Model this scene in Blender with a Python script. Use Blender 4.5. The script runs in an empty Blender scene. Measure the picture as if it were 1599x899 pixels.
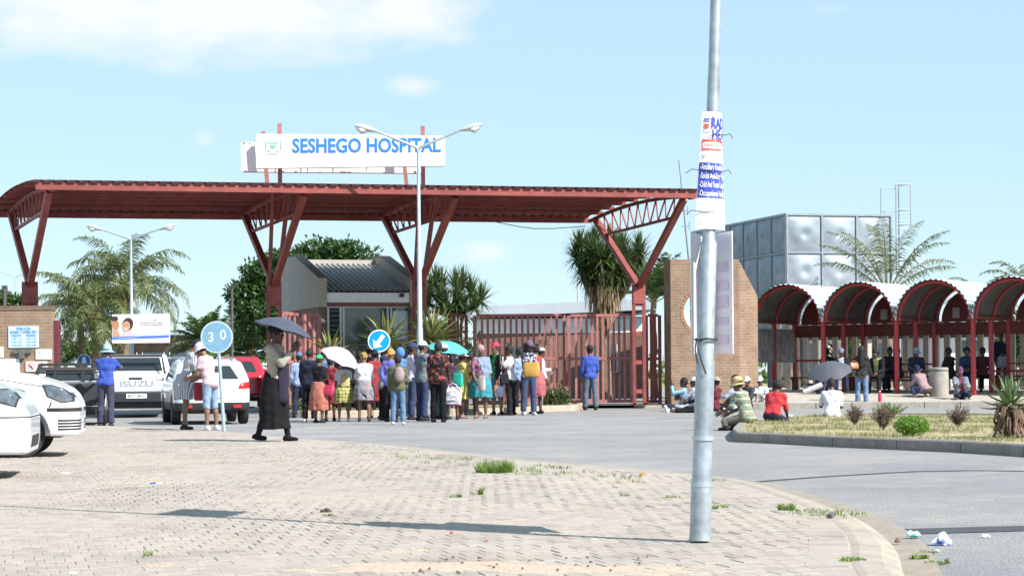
import bpy, bmesh, math, random
import numpy as np
from mathutils import Vector, Matrix
R = math.radians
random.seed(7); RNG = np.random.default_rng(7)
SC = bpy.context.scene
COL = SC.collection
# ---------------------------------------------------------------- camera model
F = 3200.0; CX = 799.5; HY = 583.0; H = 1.05; RHO = R(.5)
cR, sR = math.cos(RHO), math.sin(RHO)
def ray(px, py):
    u = (px-CX)/F; v = (HY-py)/F
    return u*cR+v*sR, -u*sR+v*cR
def W(px, py, Y):
    x, z = ray(px, py); return Vector((x*Y, Y, H+z*Y))
def G(px, py, z=0.0):
    x, v = ray(px, py); Y = (z-H)/v
    return Vector((x*Y, Y, z))
cam = bpy.data.cameras.new('camera'); camo = bpy.data.objects.new('camera', cam); COL.objects.link(camo)
cam.sensor_width = 36; cam.lens = F/1599*36; cam.shift_y = (HY-449.5)/1599
cam.clip_start = .1; cam.clip_end = 9000
camo.matrix_world = Matrix.Translation((0, 0, H)) @ Matrix.Rotation(R(90), 4, 'X') @ Matrix.Rotation(-RHO, 4, 'Z')
SC.camera = camo
# ---------------------------------------------------------------- materials
MATS = {}
def nodes_of(name):
    m = bpy.data.materials.new(name); m.use_nodes = True
    nt = m.node_tree; nt.nodes.clear()
    o = nt.nodes.new('ShaderNodeOutputMaterial'); p = nt.nodes.new('ShaderNodeBsdfPrincipled')
    nt.links.new(p.outputs[0], o.inputs[0])
    return m, nt, p
def N(nt, t, **kw):
    n = nt.nodes.new('ShaderNode'+t)
    for k, v in kw.items():
        if k in n.inputs: n.inputs[k].default_value = v
        else: setattr(n, k, v)
    return n
def ramp(nt, fac, stops):
    r = nt.nodes.new('ShaderNodeValToRGB'); e = r.color_ramp.elements
    e[0].position, e[0].color = stops[0][0], tuple(stops[0][1])+(1,)
    e[1].position, e[1].color = stops[-1][0], tuple(stops[-1][1])+(1,)
    for p, c in stops[1:-1]:
        q = e.new(p); q.color = tuple(c)+(1,)
    nt.links.new(fac, r.inputs[0]); return r.outputs[0]
def mixc(nt, fac, a, b, mode='MIX'):
    m = nt.nodes.new('ShaderNodeMix'); m.data_type = 'RGBA'; m.blend_type = mode
    for s, v in ((0, fac), (6, a), (7, b)):
        if hasattr(v, 'is_linked') or hasattr(v, 'links'): nt.links.new(v, m.inputs[s])
        else: m.inputs[s].default_value = v if s == 0 else tuple(v)+(1,) if len(v) == 3 else v
    return m.outputs[2]
def noise(nt, vec, scale, detail=3, rough=.55):
    n = N(nt, 'TexNoise', Scale=scale, Detail=detail, Roughness=rough)
    nt.links.new(vec, n.inputs['Vector']); return n.outputs['Fac']
def objco(nt, world=False):
    if world: return N(nt, 'NewGeometry').outputs['Position']
    return N(nt, 'TexCoord').outputs['Object']
def bump(nt, p, h, strength=.3, dist=.02):
    b = N(nt, 'Bump', Strength=strength, Distance=dist); nt.links.new(h, b.inputs['Height'])
    nt.links.new(b.outputs[0], p.inputs['Normal'])
def sc3(c, k): return tuple(max(0, min(1, x*k)) for x in c)
def M(name, col, rough=.6, metal=0., var=.15, scale=9., bmp=0., world=False, coat=0., spec=.5):
    key = (name,)
    if key in MATS: return MATS[key]
    m, nt, p = nodes_of(name); co = objco(nt, world)
    n1 = noise(nt, co, scale); n2 = noise(nt, co, scale*.17, 2)
    a = ramp(nt, n1, [(.25, sc3(col, 1-var)), (.75, sc3(col, 1+var))])
    b = ramp(nt, n2, [(.3, (1-var*.8,)*3), (.7, (1, 1, 1))])
    nt.links.new(mixc(nt, 1., a, b, 'MULTIPLY'), p.inputs['Base Color'])
    p.inputs['Roughness'].default_value = rough; p.inputs['Metallic'].default_value = metal
    p.inputs['Coat Weight'].default_value = coat; p.inputs['Specular IOR Level'].default_value = spec
    if bmp: bump(nt, p, n1, bmp, .01)
    MATS[key] = m; return m
def cloth(col):
    g = sum(col)/3; c = tuple(round((x*.86+g*.14)*.92, 3) for x in col); return M('cloth_%s' % (c,), c, .85, var=.12, scale=14, bmp=.15, spec=.2)
def leafmat(name, col, var=.4, trans=.3):
    if (name,) in MATS: return MATS[(name,)]
    m, nt, p = nodes_of(name)
    g = N(nt, 'NewGeometry')
    c = ramp(nt, g.outputs['Random Per Island'], [(0, sc3(col, 1-var)), (.5, col), (1, sc3((col[0]*1.25, col[1]*1.1, col[2]), 1+var))])
    nt.links.new(c, p.inputs['Base Color']); p.inputs['Roughness'].default_value = .45
    p.inputs['Specular IOR Level'].default_value = .4
    t = N(nt, 'BsdfTranslucent'); nt.links.new(c, t.inputs[0])
    mx = N(nt, 'MixShader'); mx.inputs[0].default_value = trans
    o = [n for n in nt.nodes if n.type == 'OUTPUT_MATERIAL'][0]
    nt.links.new(p.outputs[0], mx.inputs[1]); nt.links.new(t.outputs[0], mx.inputs[2]); nt.links.new(mx.outputs[0], o.inputs[0])
    MATS[(name,)] = m; return m
def brickmat(name, c1, c2, mortar, bw=.22, bh=.075, ms=.012):
    if (name,) in MATS: return MATS[(name,)]
    m, nt, p = nodes_of(name)
    tc = N(nt, 'TexCoord'); ge = N(nt, 'NewGeometry')
    sx = N(nt, 'SeparateXYZ'); nt.links.new(tc.outputs['Object'], sx.inputs[0])
    sn = N(nt, 'SeparateXYZ'); nt.links.new(tc.outputs['Normal'], sn.inputs[0])
    ab = N(nt, 'Math', operation='ABSOLUTE'); nt.links.new(sn.outputs[0], ab.inputs[0])
    gt = N(nt, 'Math', operation='GREATER_THAN'); nt.links.new(ab.outputs[0], gt.inputs[0]); gt.inputs[1].default_value = .6
    mx = N(nt, 'Mix'); nt.links.new(gt.outputs[0], mx.inputs[0]); nt.links.new(sx.outputs[0], mx.inputs[2]); nt.links.new(sx.outputs[1], mx.inputs[3])
    cb = N(nt, 'CombineXYZ'); nt.links.new(mx.outputs[0], cb.inputs[0]); nt.links.new(sx.outputs[2], cb.inputs[1])
    b = N(nt, 'TexBrick', Scale=1.); b.inputs['Brick Width'].default_value = bw; b.inputs['Row Height'].default_value = bh
    b.inputs['Mortar Size'].default_value = ms; b.inputs['Mortar Smooth'].default_value = .2
    b.inputs['Color1'].default_value = c1+(1,); b.inputs['Color2'].default_value = c2+(1,); b.inputs['Mortar'].default_value = mortar+(1,)
    nt.links.new(cb.outputs[0], b.inputs['Vector'])
    n = noise(nt, tc.outputs['Object'], 2.2, 5); n3 = noise(nt, tc.outputs['Object'], 30, 2)
    st = ramp(nt, n, [(.3, (.72, .7, .68)), (.65, (1, 1, 1))])
    c = mixc(nt, 1., b.outputs['Color'], st, 'MULTIPLY')
    c = mixc(nt, .25, c, ramp(nt, n3, [(.3, (.5, .5, .5)), (.7, (1, 1, 1))]), 'MULTIPLY')
    nt.links.new(c, p.inputs['Base Color']); p.inputs['Roughness'].default_value = .85
    iv = N(nt, 'Math', operation='SUBTRACT'); iv.inputs[0].default_value = 1; nt.links.new(b.outputs['Fac'], iv.inputs[1])
    bump(nt, p, iv.outputs[0], .6, .008)
    MATS[(name,)] = m; return m
# ---------------------------------------------------------------- objects
def tag(o, label=None, cat=None, group=None, kind=None):
    if label: o['label'] = label
    if cat: o['category'] = cat
    if group: o['group'] = group
    if kind: o['kind'] = kind
    return o
def thing(name, label, cat, loc=(0, 0, 0), rz=0., group=None):
    o = bpy.data.objects.new(name, None); COL.objects.link(o); o.empty_display_size = .2
    o.location = loc; o.rotation_euler = (0, 0, rz)
    return tag(o, label, cat, group)
def mobj(name, verts, faces, m, parent=None, smooth=False, mi=None):
    me = bpy.data.meshes.new(name)
    me.from_pydata([tuple(v) for v in verts], [], [tuple(f) for f in faces])
    for q in (m if isinstance(m, (list, tuple)) else [m]): me.materials.append(q)
    if mi is not None: me.polygons.foreach_set('material_index', mi)
    if smooth: me.polygons.foreach_set('use_smooth', [True]*len(me.polygons))
    me.update()
    o = bpy.data.objects.new(name, me); COL.objects.link(o)
    if parent: o.parent = parent
    return o
class MB:
    def __init__(s): s.v = []; s.f = []; s.mi = []; s.cur = 0
    def add(s, vs, fs):
        n = len(s.v); s.v += [Vector(v) for v in vs]; s.f += [tuple(n+i for i in f) for f in fs]; s.mi += [s.cur]*len(fs); return s
    def box(s, lo, hi, M4=None):
        x0, y0, z0 = lo; x1, y1, z1 = hi
        vs = [Vector(p) for p in ((x0, y0, z0), (x1, y0, z0), (x1, y1, z0), (x0, y1, z0), (x0, y0, z1), (x1, y0, z1), (x1, y1, z1), (x0, y1, z1))]
        if M4: vs = [M4 @ v for v in vs]
        return s.add(vs, [(0, 3, 2, 1), (4, 5, 6, 7), (0, 1, 5, 4), (1, 2, 6, 5), (2, 3, 7, 6), (3, 0, 4, 7)])
    def bbox(s, lo, hi, b=.01, M4=None):
        bm = bmesh.new(); bmesh.ops.create_cube(bm, size=1)
        lo = Vector(lo); hi = Vector(hi)
        for v in bm.verts: v.co = Vector([(lo[i]+hi[i])/2+v.co[i]*(hi[i]-lo[i]) for i in range(3)])
        bmesh.ops.bevel(bm, geom=bm.edges[:], offset=b, segments=2, affect='EDGES', profile=.5)
        bm.verts.index_update()
        s.add([(M4 @ v.co) if M4 else v.co.copy() for v in bm.verts], [[v.index for v in f.verts] for f in bm.faces]); bm.free(); return s
    def bar(s, a, b, w, d=None, up=(0, 0, 1)):
        a = Vector(a); b = Vector(b); d = d or w; t = (b-a).normalized(); u = Vector(up)
        if abs(t.dot(u)) > .97: u = Vector((0, 1, 0))
        r = t.cross(u).normalized(); u = r.cross(t)
        vs = [p+r*i*w/2+u*j*d/2 for p in (a, b) for i, j in ((-1, -1), (1, -1), (1, 1), (-1, 1))]
        return s.add(vs, [(0, 3, 2, 1), (4, 5, 6, 7), (0, 1, 5, 4), (1, 2, 6, 5), (2, 3, 7, 6), (3, 0, 4, 7)])
    def tube(s, pts, r, n=8, cap=True):
        pts = [Vector(p) for p in pts]; rs = r if isinstance(r, (list, tuple)) else [r]*len(pts)
        vs = []; fs = []; prev = None
        for i, p in enumerate(pts):
            t = (pts[min(i+1, len(pts)-1)]-pts[max(i-1, 0)])
            t = t.normalized() if t.length > 1e-9 else Vector((0, 0, 1))
            if prev is None:
                a = Vector((1, 0, 0)) if abs(t.x) < .8 else Vector((0, 1, 0)); u = t.cross(a).normalized()
            else:
                u = prev-t*prev.dot(t); u = u.normalized() if u.length > 1e-6 else prev
            prev = u; w = t.cross(u)
            vs += [p+(u*math.cos(2*math.pi*k/n)+w*math.sin(2*math.pi*k/n))*rs[i] for k in range(n)]
        for i in range(len(pts)-1):
            for k in range(n):
                fs.append((i*n+k, i*n+(k+1) % n, (i+1)*n+(k+1) % n, (i+1)*n+k))
        if cap: fs += [tuple(range(n))[::-1], tuple(range((len(pts)-1)*n, len(pts)*n))]
        return s.add(vs, fs)
    def lathe(s, prof, n=24, c=(0, 0, 0)):
        c = Vector(c); vs = []; fs = []
        for r, z in prof: vs += [c+Vector((r*math.cos(2*math.pi*k/n), r*math.sin(2*math.pi*k/n), z)) for k in range(n)]
        for i in range(len(prof)-1):
            for k in range(n): fs.append((i*n+k, i*n+(k+1) % n, (i+1)*n+(k+1) % n, (i+1)*n+k))
        fs += [tuple(range(n))[::-1], tuple(range((len(prof)-1)*n, len(prof)*n))]
        return s.add(vs, fs)
    def disc(s, c, r, n, d, th=.004, a0=0, a1=2*math.pi, seg=40):
        """disc (or pie) facing direction n, thickness th"""
        c = Vector(c); n = Vector(n).normalized(); u = n.cross(Vector((0, 0, 1))).normalized(); w = u.cross(n)
        f = [c+n*d+(u*math.cos(a0+(a1-a0)*k/seg)+w*math.sin(a0+(a1-a0)*k/seg))*r for k in range(seg)]
        b = [p-n*th for p in f]
        return s.add(f+b, [tuple(range(seg))[::-1], tuple(range(seg, 2*seg))]+[(k, (k+1) % seg, seg+(k+1) % seg, seg+k) for k in range(seg)])
    def prism(s, poly, a, b, M4=None):
        """poly [(x,z)] extruded along y from a to b"""
        n = len(poly); vs = [Vector((x, a, z)) for x, z in poly]+[Vector((x, b, z)) for x, z in poly]
        if M4: vs = [M4 @ v for v in vs]
        return s.add(vs, [tuple(range(n)), tuple(range(n, 2*n))[::-1]]+[(i, n+i, n+(i+1) % n, (i+1) % n) for i in range(n)])
    def build(s, name, m, parent=None, smooth=False, fix=True):
        if fix and len(s.f) < 60000:
            bm = bmesh.new(); vv = [bm.verts.new(v) for v in s.v]
            for f, k in zip(s.f, s.mi):
                try: q = bm.faces.new([vv[i] for i in f]); q.material_index = k
                except ValueError: pass
            bmesh.ops.recalc_face_normals(bm, faces=bm.faces[:])
            me = bpy.data.meshes.new(name); bm.to_mesh(me); bm.free()
            for q in (m if isinstance(m, (list, tuple)) else [m]): me.materials.append(q)
            if smooth: 
                me.polygons.foreach_set('use_smooth', [True]*len(me.polygons))
                try: me.set_sharp_from_angle(angle=R(42))
                except Exception: pass
            o = bpy.data.objects.new(name, me); COL.objects.link(o)
            if parent: o.parent = parent
            return o
        return mobj(name, s.v, s.f, m, parent, smooth, s.mi)
FONT_CACHE = {}
def text(s, size, m, parent, loc, rot=(R(90), 0, 0), bold=0., align='CENTER', ext=.002, width=None, name='lettering', shear=0.):
    """flat lettering that faces local -Y, centred at loc"""
    cu = bpy.data.curves.new('t', 'FONT'); cu.body = s; cu.size = size; cu.extrude = ext; cu.offset = bold*size
    cu.align_x = align; cu.align_y = 'CENTER'; cu.resolution_u = 3; cu.shear = shear
    o = bpy.data.objects.new('t', cu); COL.objects.link(o); bpy.context.view_layer.update()
    me = bpy.data.meshes.new_from_object(o.evaluated_get(bpy.context.evaluated_depsgraph_get()))
    bpy.data.objects.remove(o); bpy.data.curves.remove(cu)
    if width and len(me.vertices):
        xs = [v.co.x for v in me.vertices]; k = width/(max(xs)-min(xs))
        for v in me.vertices: v.co.x *= k
    me.materials.clear(); me.materials.append(m); me.name = name
    q = bpy.data.objects.new(name, me); COL.objects.link(q); q.parent = parent; q.location = loc; q.rotation_euler = rot
    return q
# ---------------------------------------------------------------- implicit surfaces
def surfnet(D, o, h):
    nx, ny, nz = D.shape; ins = D < 0
    acc = np.zeros((nx-1, ny-1, nz-1, 3)); cnt = np.zeros((nx-1, ny-1, nz-1))
    cor = [(i, j, k) for i in (0, 1) for j in (0, 1) for k in (0, 1)]
    sl = lambda c: tuple(slice(c[i], D.shape[i]-1+c[i]) for i in range(3))
    for a in cor:
        for ax in range(3):
            if a[ax]: continue
            b = list(a); b[ax] = 1; b = tuple(b)
            Da, Db = D[sl(a)], D[sl(b)]; m = ins[sl(a)] != ins[sl(b)]
            t = Da[m]/(Da[m]-Db[m]); p = np.tile(np.array(a, float), (len(t), 1)); p[:, ax] = t
            acc[m] += p; cnt[m] += 1
    m = cnt > 0; idx = -np.ones(m.shape, int); idx[m] = np.arange(m.sum())
    V = (np.argwhere(m)+acc[m]/cnt[m][:, None])*h+np.array(o)
    Fs = []
    def emit(ax):
        a = [slice(1, -1)]*3; a[ax] = slice(0, -1); b = list(a); b[ax] = slice(1, None)
        A, B = ins[tuple(a)], ins[tuple(b)]; e = np.argwhere(A != B); s = A[A != B]
        e[:, [i for i in range(3) if i != ax]] += 1
        u, w = [i for i in range(3) if i != ax]
        def q(du, dw):
            f = e.copy(); f[:, u] -= du; f[:, w] -= dw
            return idx[f[:, 0], f[:, 1], f[:, 2]]
        Q = np.stack([q(1, 1), q(0, 1), q(0, 0), q(1, 0)], 1)
        flip = s if ax != 1 else ~s
        Q[~flip] = Q[~flip][:, ::-1]; Fs.append(Q)
    for ax in range(3): emit(ax)
    return V, np.concatenate(Fs)
def grid(lo, hi, h):
    ax = [np.arange(lo[i], hi[i]+h, h, dtype=np.float32) for i in range(3)]
    return np.meshgrid(*ax, indexing='ij')
def smin(a, b, k):
    h = np.clip(.5+.5*(b-a)/k, 0, 1); return b*(1-h)+a*h-k*h*(1-h)
def smax(a, b, k): return -smin(-a, -b, k)
def capsule(P, a, b, ra, rb, s=(1, 1, 1)):
    X, Y, Z = P; a = np.array(a, float); b = np.array(b, float); d = b-a; L = (d*d).sum()+1e-12
    px, py, pz = X-a[0], Y-a[1], Z-a[2]
    t = np.clip((px*d[0]+py*d[1]+pz*d[2])/L, 0, 1)
    return np.sqrt(((px-t*d[0])*s[0])**2+((py-t*d[1])*s[1])**2+((pz-t*d[2])*s[2])**2)-(ra+(rb-ra)*t)
def ellip(P, c, r):
    X, Y, Z = P; k = np.sqrt(((X-c[0])/r[0])**2+((Y-c[1])/r[1])**2+((Z-c[2])/r[2])**2)
    return (k-1)*min(r)
def poly2(X, Y, pts):
    d = None; s = np.ones(X.shape, np.float32); n = len(pts)
    for i in range(n):
        ax, ay = pts[i]; bx, by = pts[i-1]; ex, ey = bx-ax, by-ay; wx, wy = X-ax, Y-ay
        t = np.clip((wx*ex+wy*ey)/(ex*ex+ey*ey+1e-12), 0, 1)
        q = (wx-ex*t)**2+(wy-ey*t)**2; d = q if d is None else np.minimum(d, q)
        c1 = Y >= ay; c2 = Y < by; c3 = ex*wy > ey*wx
        s = np.where((c1 & c2 & c3) | (~c1 & ~c2 & ~c3), -s, s)
    return s*np.sqrt(d)
# ---------------------------------------------------------------- light, sky
SUN_EL = R(42); SX, SY = .80, -.60
SC.view_settings.view_transform = 'Standard'; SC.view_settings.look = 'None'
SC.view_settings.exposure = 1.02; SC.view_settings.gamma = 1; SC.view_settings.use_curve_mapping = False
su = bpy.data.lights.new('sun', 'SUN'); su.energy = 4.3; su.angle = R(.53); su.color = (1, .965, .92)
suo = bpy.data.objects.new('sun', su); COL.objects.link(suo)
sd = Vector((SX*math.cos(SUN_EL), SY*math.cos(SUN_EL), math.sin(SUN_EL)))
suo.rotation_euler = sd.to_track_quat('Z', 'Y').to_euler(); suo.location = (30, -30, 40)
wd = bpy.data.worlds.new('World'); SC.world = wd; wd.use_nodes = True
def build_world():
    nt = wd.node_tree; nt.nodes.clear()
    out = N(nt, 'OutputWorld'); bg = N(nt, 'Background'); bg.inputs[1].default_value = .085
    sky = N(nt, 'TexSky'); sky.sky_type = 'NISHITA'; sky.sun_disc = False
    sky.sun_elevation = SUN_EL; sky.sun_rotation = math.atan2(SX, SY)
    sky.air_density = 1.0; sky.dust_density = .35; sky.ozone_density = 1.0; sky.altitude = 1200
    g = N(nt, 'TexCoord').outputs['Generated']
    s = N(nt, 'SeparateXYZ'); nt.links.new(g, s.inputs[0])
    def m(op, a, b=None, c=None):
        q = N(nt, 'Math', operation=op)
        for i, v in enumerate((a, b, c)):
            if v is None: continue
            if isinstance(v, (int, float)): q.inputs[i].default_value = v
            else: nt.links.new(v, q.inputs[i])
        return q.outputs[0]
    y = m('MAXIMUM', s.outputs[1], .02)
    u = m('DIVIDE', s.outputs[0], y); v = m('DIVIDE', s.outputs[2], y)
    tot = None
    for px, py, a, b, k in ((330, 20, .165, .034, 1.0), (150, 5, .12, .035, .9), (640, 12, .05, .026, .9), (648, 135, .018, .0075, .55), (320, 216, .008, .006, .35),
                         (752, 395, .023, .009, .55), (1290, 15, .02, .01, .2), (1430, 405, .03, .012, .3), (640, 420, .03, .008, .3)):
        u0, v0 = ray(px, py)
        d = m('SQRT', m('ADD', m('POWER', m('DIVIDE', m('SUBTRACT', u, u0), a), 2.), m('POWER', m('DIVIDE', m('SUBTRACT', v, v0), b), 2.)))
        q = m('MULTIPLY', m('MAXIMUM', m('SUBTRACT', 1., d), 0.), k)
        tot = q if tot is None else m('MAXIMUM', tot, q)
    cb = N(nt, 'CombineXYZ'); nt.links.new(u, cb.inputs[0]); nt.links.new(m('MULTIPLY', v, 2.2), cb.inputs[1])
    n = noise(nt, cb.outputs[0], 26, 7, .6)
    f = m('MULTIPLY', m('SUBTRACT', m('ADD', tot, m('MULTIPLY', n, 1.0)), .60), 1.35)
    f = m('MINIMUM', m('MAXIMUM', m('MULTIPLY', f, m('MINIMUM', m('MULTIPLY', tot, 5.), 1.)), 0.), .85)
    pale = mixc(nt, .72, sky.outputs[0], (3.45, 5.0, 6.1, 1))
    c = mixc(nt, f, pale, (6.0, 6.05, 6.15, 1))
    nt.links.new(c, bg.inputs[0]); nt.links.new(bg.outputs[0], out.inputs[0])
build_world()
# ---------------------------------------------------------------- ground sheets
def sheet(name, pts, z, m, kind='structure'):
    o = mobj(name, [(p[0], p[1], z) for p in pts], [tuple(range(len(pts)))], m)
    return tag(o, kind=kind)
def asphalt():
    m, nt, p = nodes_of('asphalt'); co = objco(nt, True)
    fine = noise(nt, co, 60, 3, .8); mid = noise(nt, co, 6, 4); big = noise(nt, co, .35, 4, .6)
    a = ramp(nt, fine, [(.36, (.13, .13, .136)), (.5, (.255, .253, .255)), (.64, (.46, .455, .45))])
    b = ramp(nt, big, [(.3, (.8, .8, .82)), (.7, (1.08, 1.06, 1.03))])
    c = mixc(nt, 1., a, b, 'MULTIPLY')
    dust = ramp(nt, noise(nt, co, .6, 6, .7), [(.48, (0, 0, 0)), (.72, (.65,)*3)])
    c = mixc(nt, dust, c, (.40, .355, .30))
    c = mixc(nt, .35, c, ramp(nt, mid, [(.3, (.6, .6, .6)), (.7, (1, 1, 1))]), 'MULTIPLY')
    nt.links.new(c, p.inputs['Base Color']); p.inputs['Roughness'].default_value = .9; p.inputs['Specular IOR Level'].default_value = .25
    bump(nt, p, fine, .7, .012); return m
A = asphalt()
def earth():
    m, nt, p = nodes_of('dry_earth'); co = objco(nt, True)
    c = ramp(nt, noise(nt, co, .8, 6, .65), [(.3, (.10, .12, .04)), (.5, (.27, .22, .12)), (.7, (.36, .29, .19))])
    nt.links.new(c, p.inputs['Base Color']); p.inputs['Roughness'].default_value = .95
    bump(nt, p, noise(nt, co, 12, 4), .6, .03); return m
EARTH = earth()
sheet('ground', [(-3000, -200), (3000, -200), (3000, 6000), (-3000, 6000)], -.03, EARTH)
sheet('road', [(-70, 1), (70, 1), (70, 140), (-70, 140)], 0, A)
# edge of the brick pavement, walked from far left to near right, on the ground
EDGE_PX = [(-260, 668), (0, 667), (130, 668), (260, 671), (345, 676), (460, 688), (560, 695), (680, 706), (800, 721), (900, 730), (1000, 739), (1100, 748), (1180, 759), (1270, 786), (1340, 813), (1383, 842), (1403, 868), (1412, 899)]
EDGE = [G(a, b) for a, b in EDGE_PX]
l = EDGE[-1]; EDGE += [Vector((l.x-.15, l.y-1.3, 0)), Vector((l.x-.55, l.y-3, 0)), Vector((l.x-1.3, l.y-4.6, 0))]
def smooth_line(pts, step):
    out = []; n = len(pts)
    for i in range(n-1):
        p0, p1, p2, p3 = pts[max(i-1, 0)], pts[i], pts[i+1], pts[min(i+2, n-1)]
        k = max(1, int((p2-p1).length/step))
        for j in range(k):
            t = j/k; out.append(.5*((2*p1)+(p2-p0)*t+(2*p0-5*p1+4*p2-p3)*t*t+(3*p1-p0-3*p2+p3)*t**3))
    return out+[pts[-1]]
EDGE_S = smooth_line(EDGE, .25)
def normals2(pts):
    out = []
    for i in range(len(pts)):
        t = pts[min(i+1, len(pts)-1)]-pts[max(i-1, 0)]; t.normalize(); out.append(Vector((-t.y, t.x, 0)))
    return out
EN = normals2(EDGE_S)
def strip(name, pts, nrm, prof, m, kind='structure'):
    vs = []; fs = []; k = len(prof)
    for p, n in zip(pts, nrm):
        vs += [p+n*o+Vector((0, 0, z)) for o, z in prof]
    for i in range(len(pts)-1):
        for j in range(k-1): fs.append((i*k+j, i*k+j+1, (i+1)*k+j+1, (i+1)*k+j))
    o = mobj(name, vs, fs, m, smooth=False); return tag(o, kind=kind)
def concrete(name, c, joints=0., world=True, sand=.5):
    m, nt, p = nodes_of(name); co = objco(nt, world)
    a = ramp(nt, noise(nt, co, 25, 4, .65), [(.3, sc3(c, .8)), (.7, sc3(c, 1.12))])
    d = ramp(nt, noise(nt, co, 1.6, 5, .6), [(.4, (0, 0, 0)), (.7, (sand,)*3)])
    cc = mixc(nt, d, a, (c[0]*1.12, c[1]*.98, c[2]*.8))
    st = ramp(nt, noise(nt, co, 4, 5, .7), [(.3, (.62, .6, .58)), (.6, (1, 1, 1))])
    cc = mixc(nt, .7, cc, st, 'MULTIPLY')
    nt.links.new(cc, p.inputs['Base Color']); p.inputs['Roughness'].default_value = .9
    bump(nt, p, noise(nt, co, 60, 3), .3, .004); return m
KERBM = concrete('kerb_concrete', (.375, .325, .275))
strip('kerb', EDGE_S, EN, [(-.27, .02), (-.26, .058), (-.22, .064), (-.10, .054), (-.02, .024), (0, .006), (0, -.01)], KERBM)
strip('gutter', EDGE_S, EN, [(.0, -.01), (.0, .004), (.16, .012), (.19, .012), (.2, -.01)], concrete('gutter_concrete', (.30, .26, .215)))
# bedding sheet under the pavers
inner = [p+n*-.2 for p, n in zip(EDGE_S, EN)]
POLY = [(p.x, p.y) for p in inner]
POLY += [(-1.5, 4), (-30, 4), (-30, inner[0].y)]
BED = M('sand_bed', (.385, .325, .275), .95, var=.25, scale=30, world=True)
sheet('pavement', POLY, .0568, BED)
def paver_mat():
    m, nt, p = nodes_of('pavers'); co = objco(nt, True); g = N(nt, 'NewGeometry')
    r = ramp(nt, g.outputs['Random Per Island'], [(0, (.330, .284, .248)), (.3, (.366, .322, .284)), (.7, (.392, .348, .310)), (1, (.374, .324, .280))])
    dirt = ramp(nt, noise(nt, co, .8, 7, .7), [(.32, (.74, .715, .69)), (.48, (.96, .95, .935)), (.66, (1.05, 1.03, 1.0))])
    c = mixc(nt, 1., r, dirt, 'MULTIPLY')
    sand = ramp(nt, noise(nt, co, .42, 6, .6), [(.54, (0, 0, 0)), (.72, (.75,)*3)])
    c = mixc(nt, sand, c, (.46, .375, .295))
    c = mixc(nt, .4, c, ramp(nt, noise(nt, co, 70, 3, .7), [(.3, (.66,)*3), (.7, (1, 1, 1))]), 'MULTIPLY')
    nt.links.new(c, p.inputs['Base Color']); p.inputs['Roughness'].default_value = .92; p.inputs['Specular IOR Level'].default_value = .2
    bump(nt, p, noise(nt, co, 60, 3), .3, .004); return m
PAV = paver_mat()
def pavers():
    a = R(14.5); dA = np.array((-math.sin(a), math.cos(a))); dB = np.array((math.cos(a), math.sin(a)))
    pw, pl = .106, .215
    ii, jj = np.meshgrid(np.arange(-370, 150), np.arange(24, 220), indexing='ij')
    U = (ii+.5*(jj % 2))*pw; V = jj*pl
    c = U[..., None]*dB+V[..., None]*dA; c = c.reshape(-1, 2)
    c = c+RNG.normal(0, .003, c.shape)
    edge = np.array([(p.x, p.y) for p in EDGE_S]); 
    sd_ = poly2(c[:, 0], c[:, 1], POLY)
    keep = (sd_ < -.22) & (c[:, 1] > 9.6) & (c[:, 1] < 40) & (c[:, 0]/c[:, 1] > -.285) & (c[:, 0]/c[:, 1] < .27)
    c = c[keep]; n = len(c)
    def blocks(c, ux, uy, hw, hl, vs, fs):
        n = len(c); base = sum(len(v) for v in vs)
        z = .060+RNG.normal(0, .0013, n)+.004*np.sin(c[:, 0]*1.9+1)*np.sin(c[:, 1]*.8)-(RNG.random(n) < .06)*RNG.random(n)*.006
        tx, ty = RNG.normal(0, .006, n), RNG.normal(0, .006, n)
        jig = np.where(RNG.random((n, 2)) < .15, RNG.uniform(.94, .985, (n, 2)), RNG.uniform(.988, 1.006, (n, 2)))
        lay = []
        for k, (ins, dz) in enumerate(((0, -.022), (0, -.003), (.004, 0))):
            for sx, sy in ((-1, -1), (1, -1), (1, 1), (-1, 1)):
                du = sx*(hw*jig[:, 0]-ins); dv = sy*(hl*jig[:, 1]-ins)
                xy = c+ux*du[:, None]+uy*dv[:, None]
                lay.append(np.column_stack([xy, z+dz+tx*du+ty*dv]))
        vs.append(np.stack(lay, 1).reshape(-1, 3))
        q = [(8, 9, 10, 11)]+[(k*4+i, k*4+(i+1) % 4, k*4+4+(i+1) % 4, k*4+4+i) for k in (0, 1) for i in range(4)]
        fs.append((np.array(q)[None]+12*np.arange(n)[:, None, None]+base).reshape(-1, 4))
    vs, fs = [], []
    blocks(c, dB[None], dA[None], pw/2-.0022, pl/2-.0028, vs, fs)
    # soldier course that follows the kerb
    acc = 0; pts = []; tn = []
    for i in range(len(EDGE_S)-1):
        L = (EDGE_S[i+1]-EDGE_S[i]).length; acc2 = acc
        while acc2 < L:
            t = acc2/L; p = EDGE_S[i].lerp(EDGE_S[i+1], t); n_ = EN[i].lerp(EN[i+1], t).normalized()
            if p.y < 34: pts.append(p+n_*-.39); tn.append(n_)
            acc2 += .115
        acc = acc2-L
    cs = np.array([(p.x, p.y) for p in pts]); uy = np.array([(n.x, n.y) for n in tn]); ux = np.column_stack([uy[:, 1], -uy[:, 0]])
    blocks(cs, ux, uy, .054, .112, vs, fs)
    V = np.concatenate(vs); Fc = np.concatenate(fs)
    me = bpy.data.meshes.new('pavement_pavers'); me.from_pydata(V, [], Fc); me.materials.append(PAV); me.update()
    o = bpy.data.objects.new('pavement_pavers', me); COL.objects.link(o); tag(o, kind='structure')
pavers()
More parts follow.
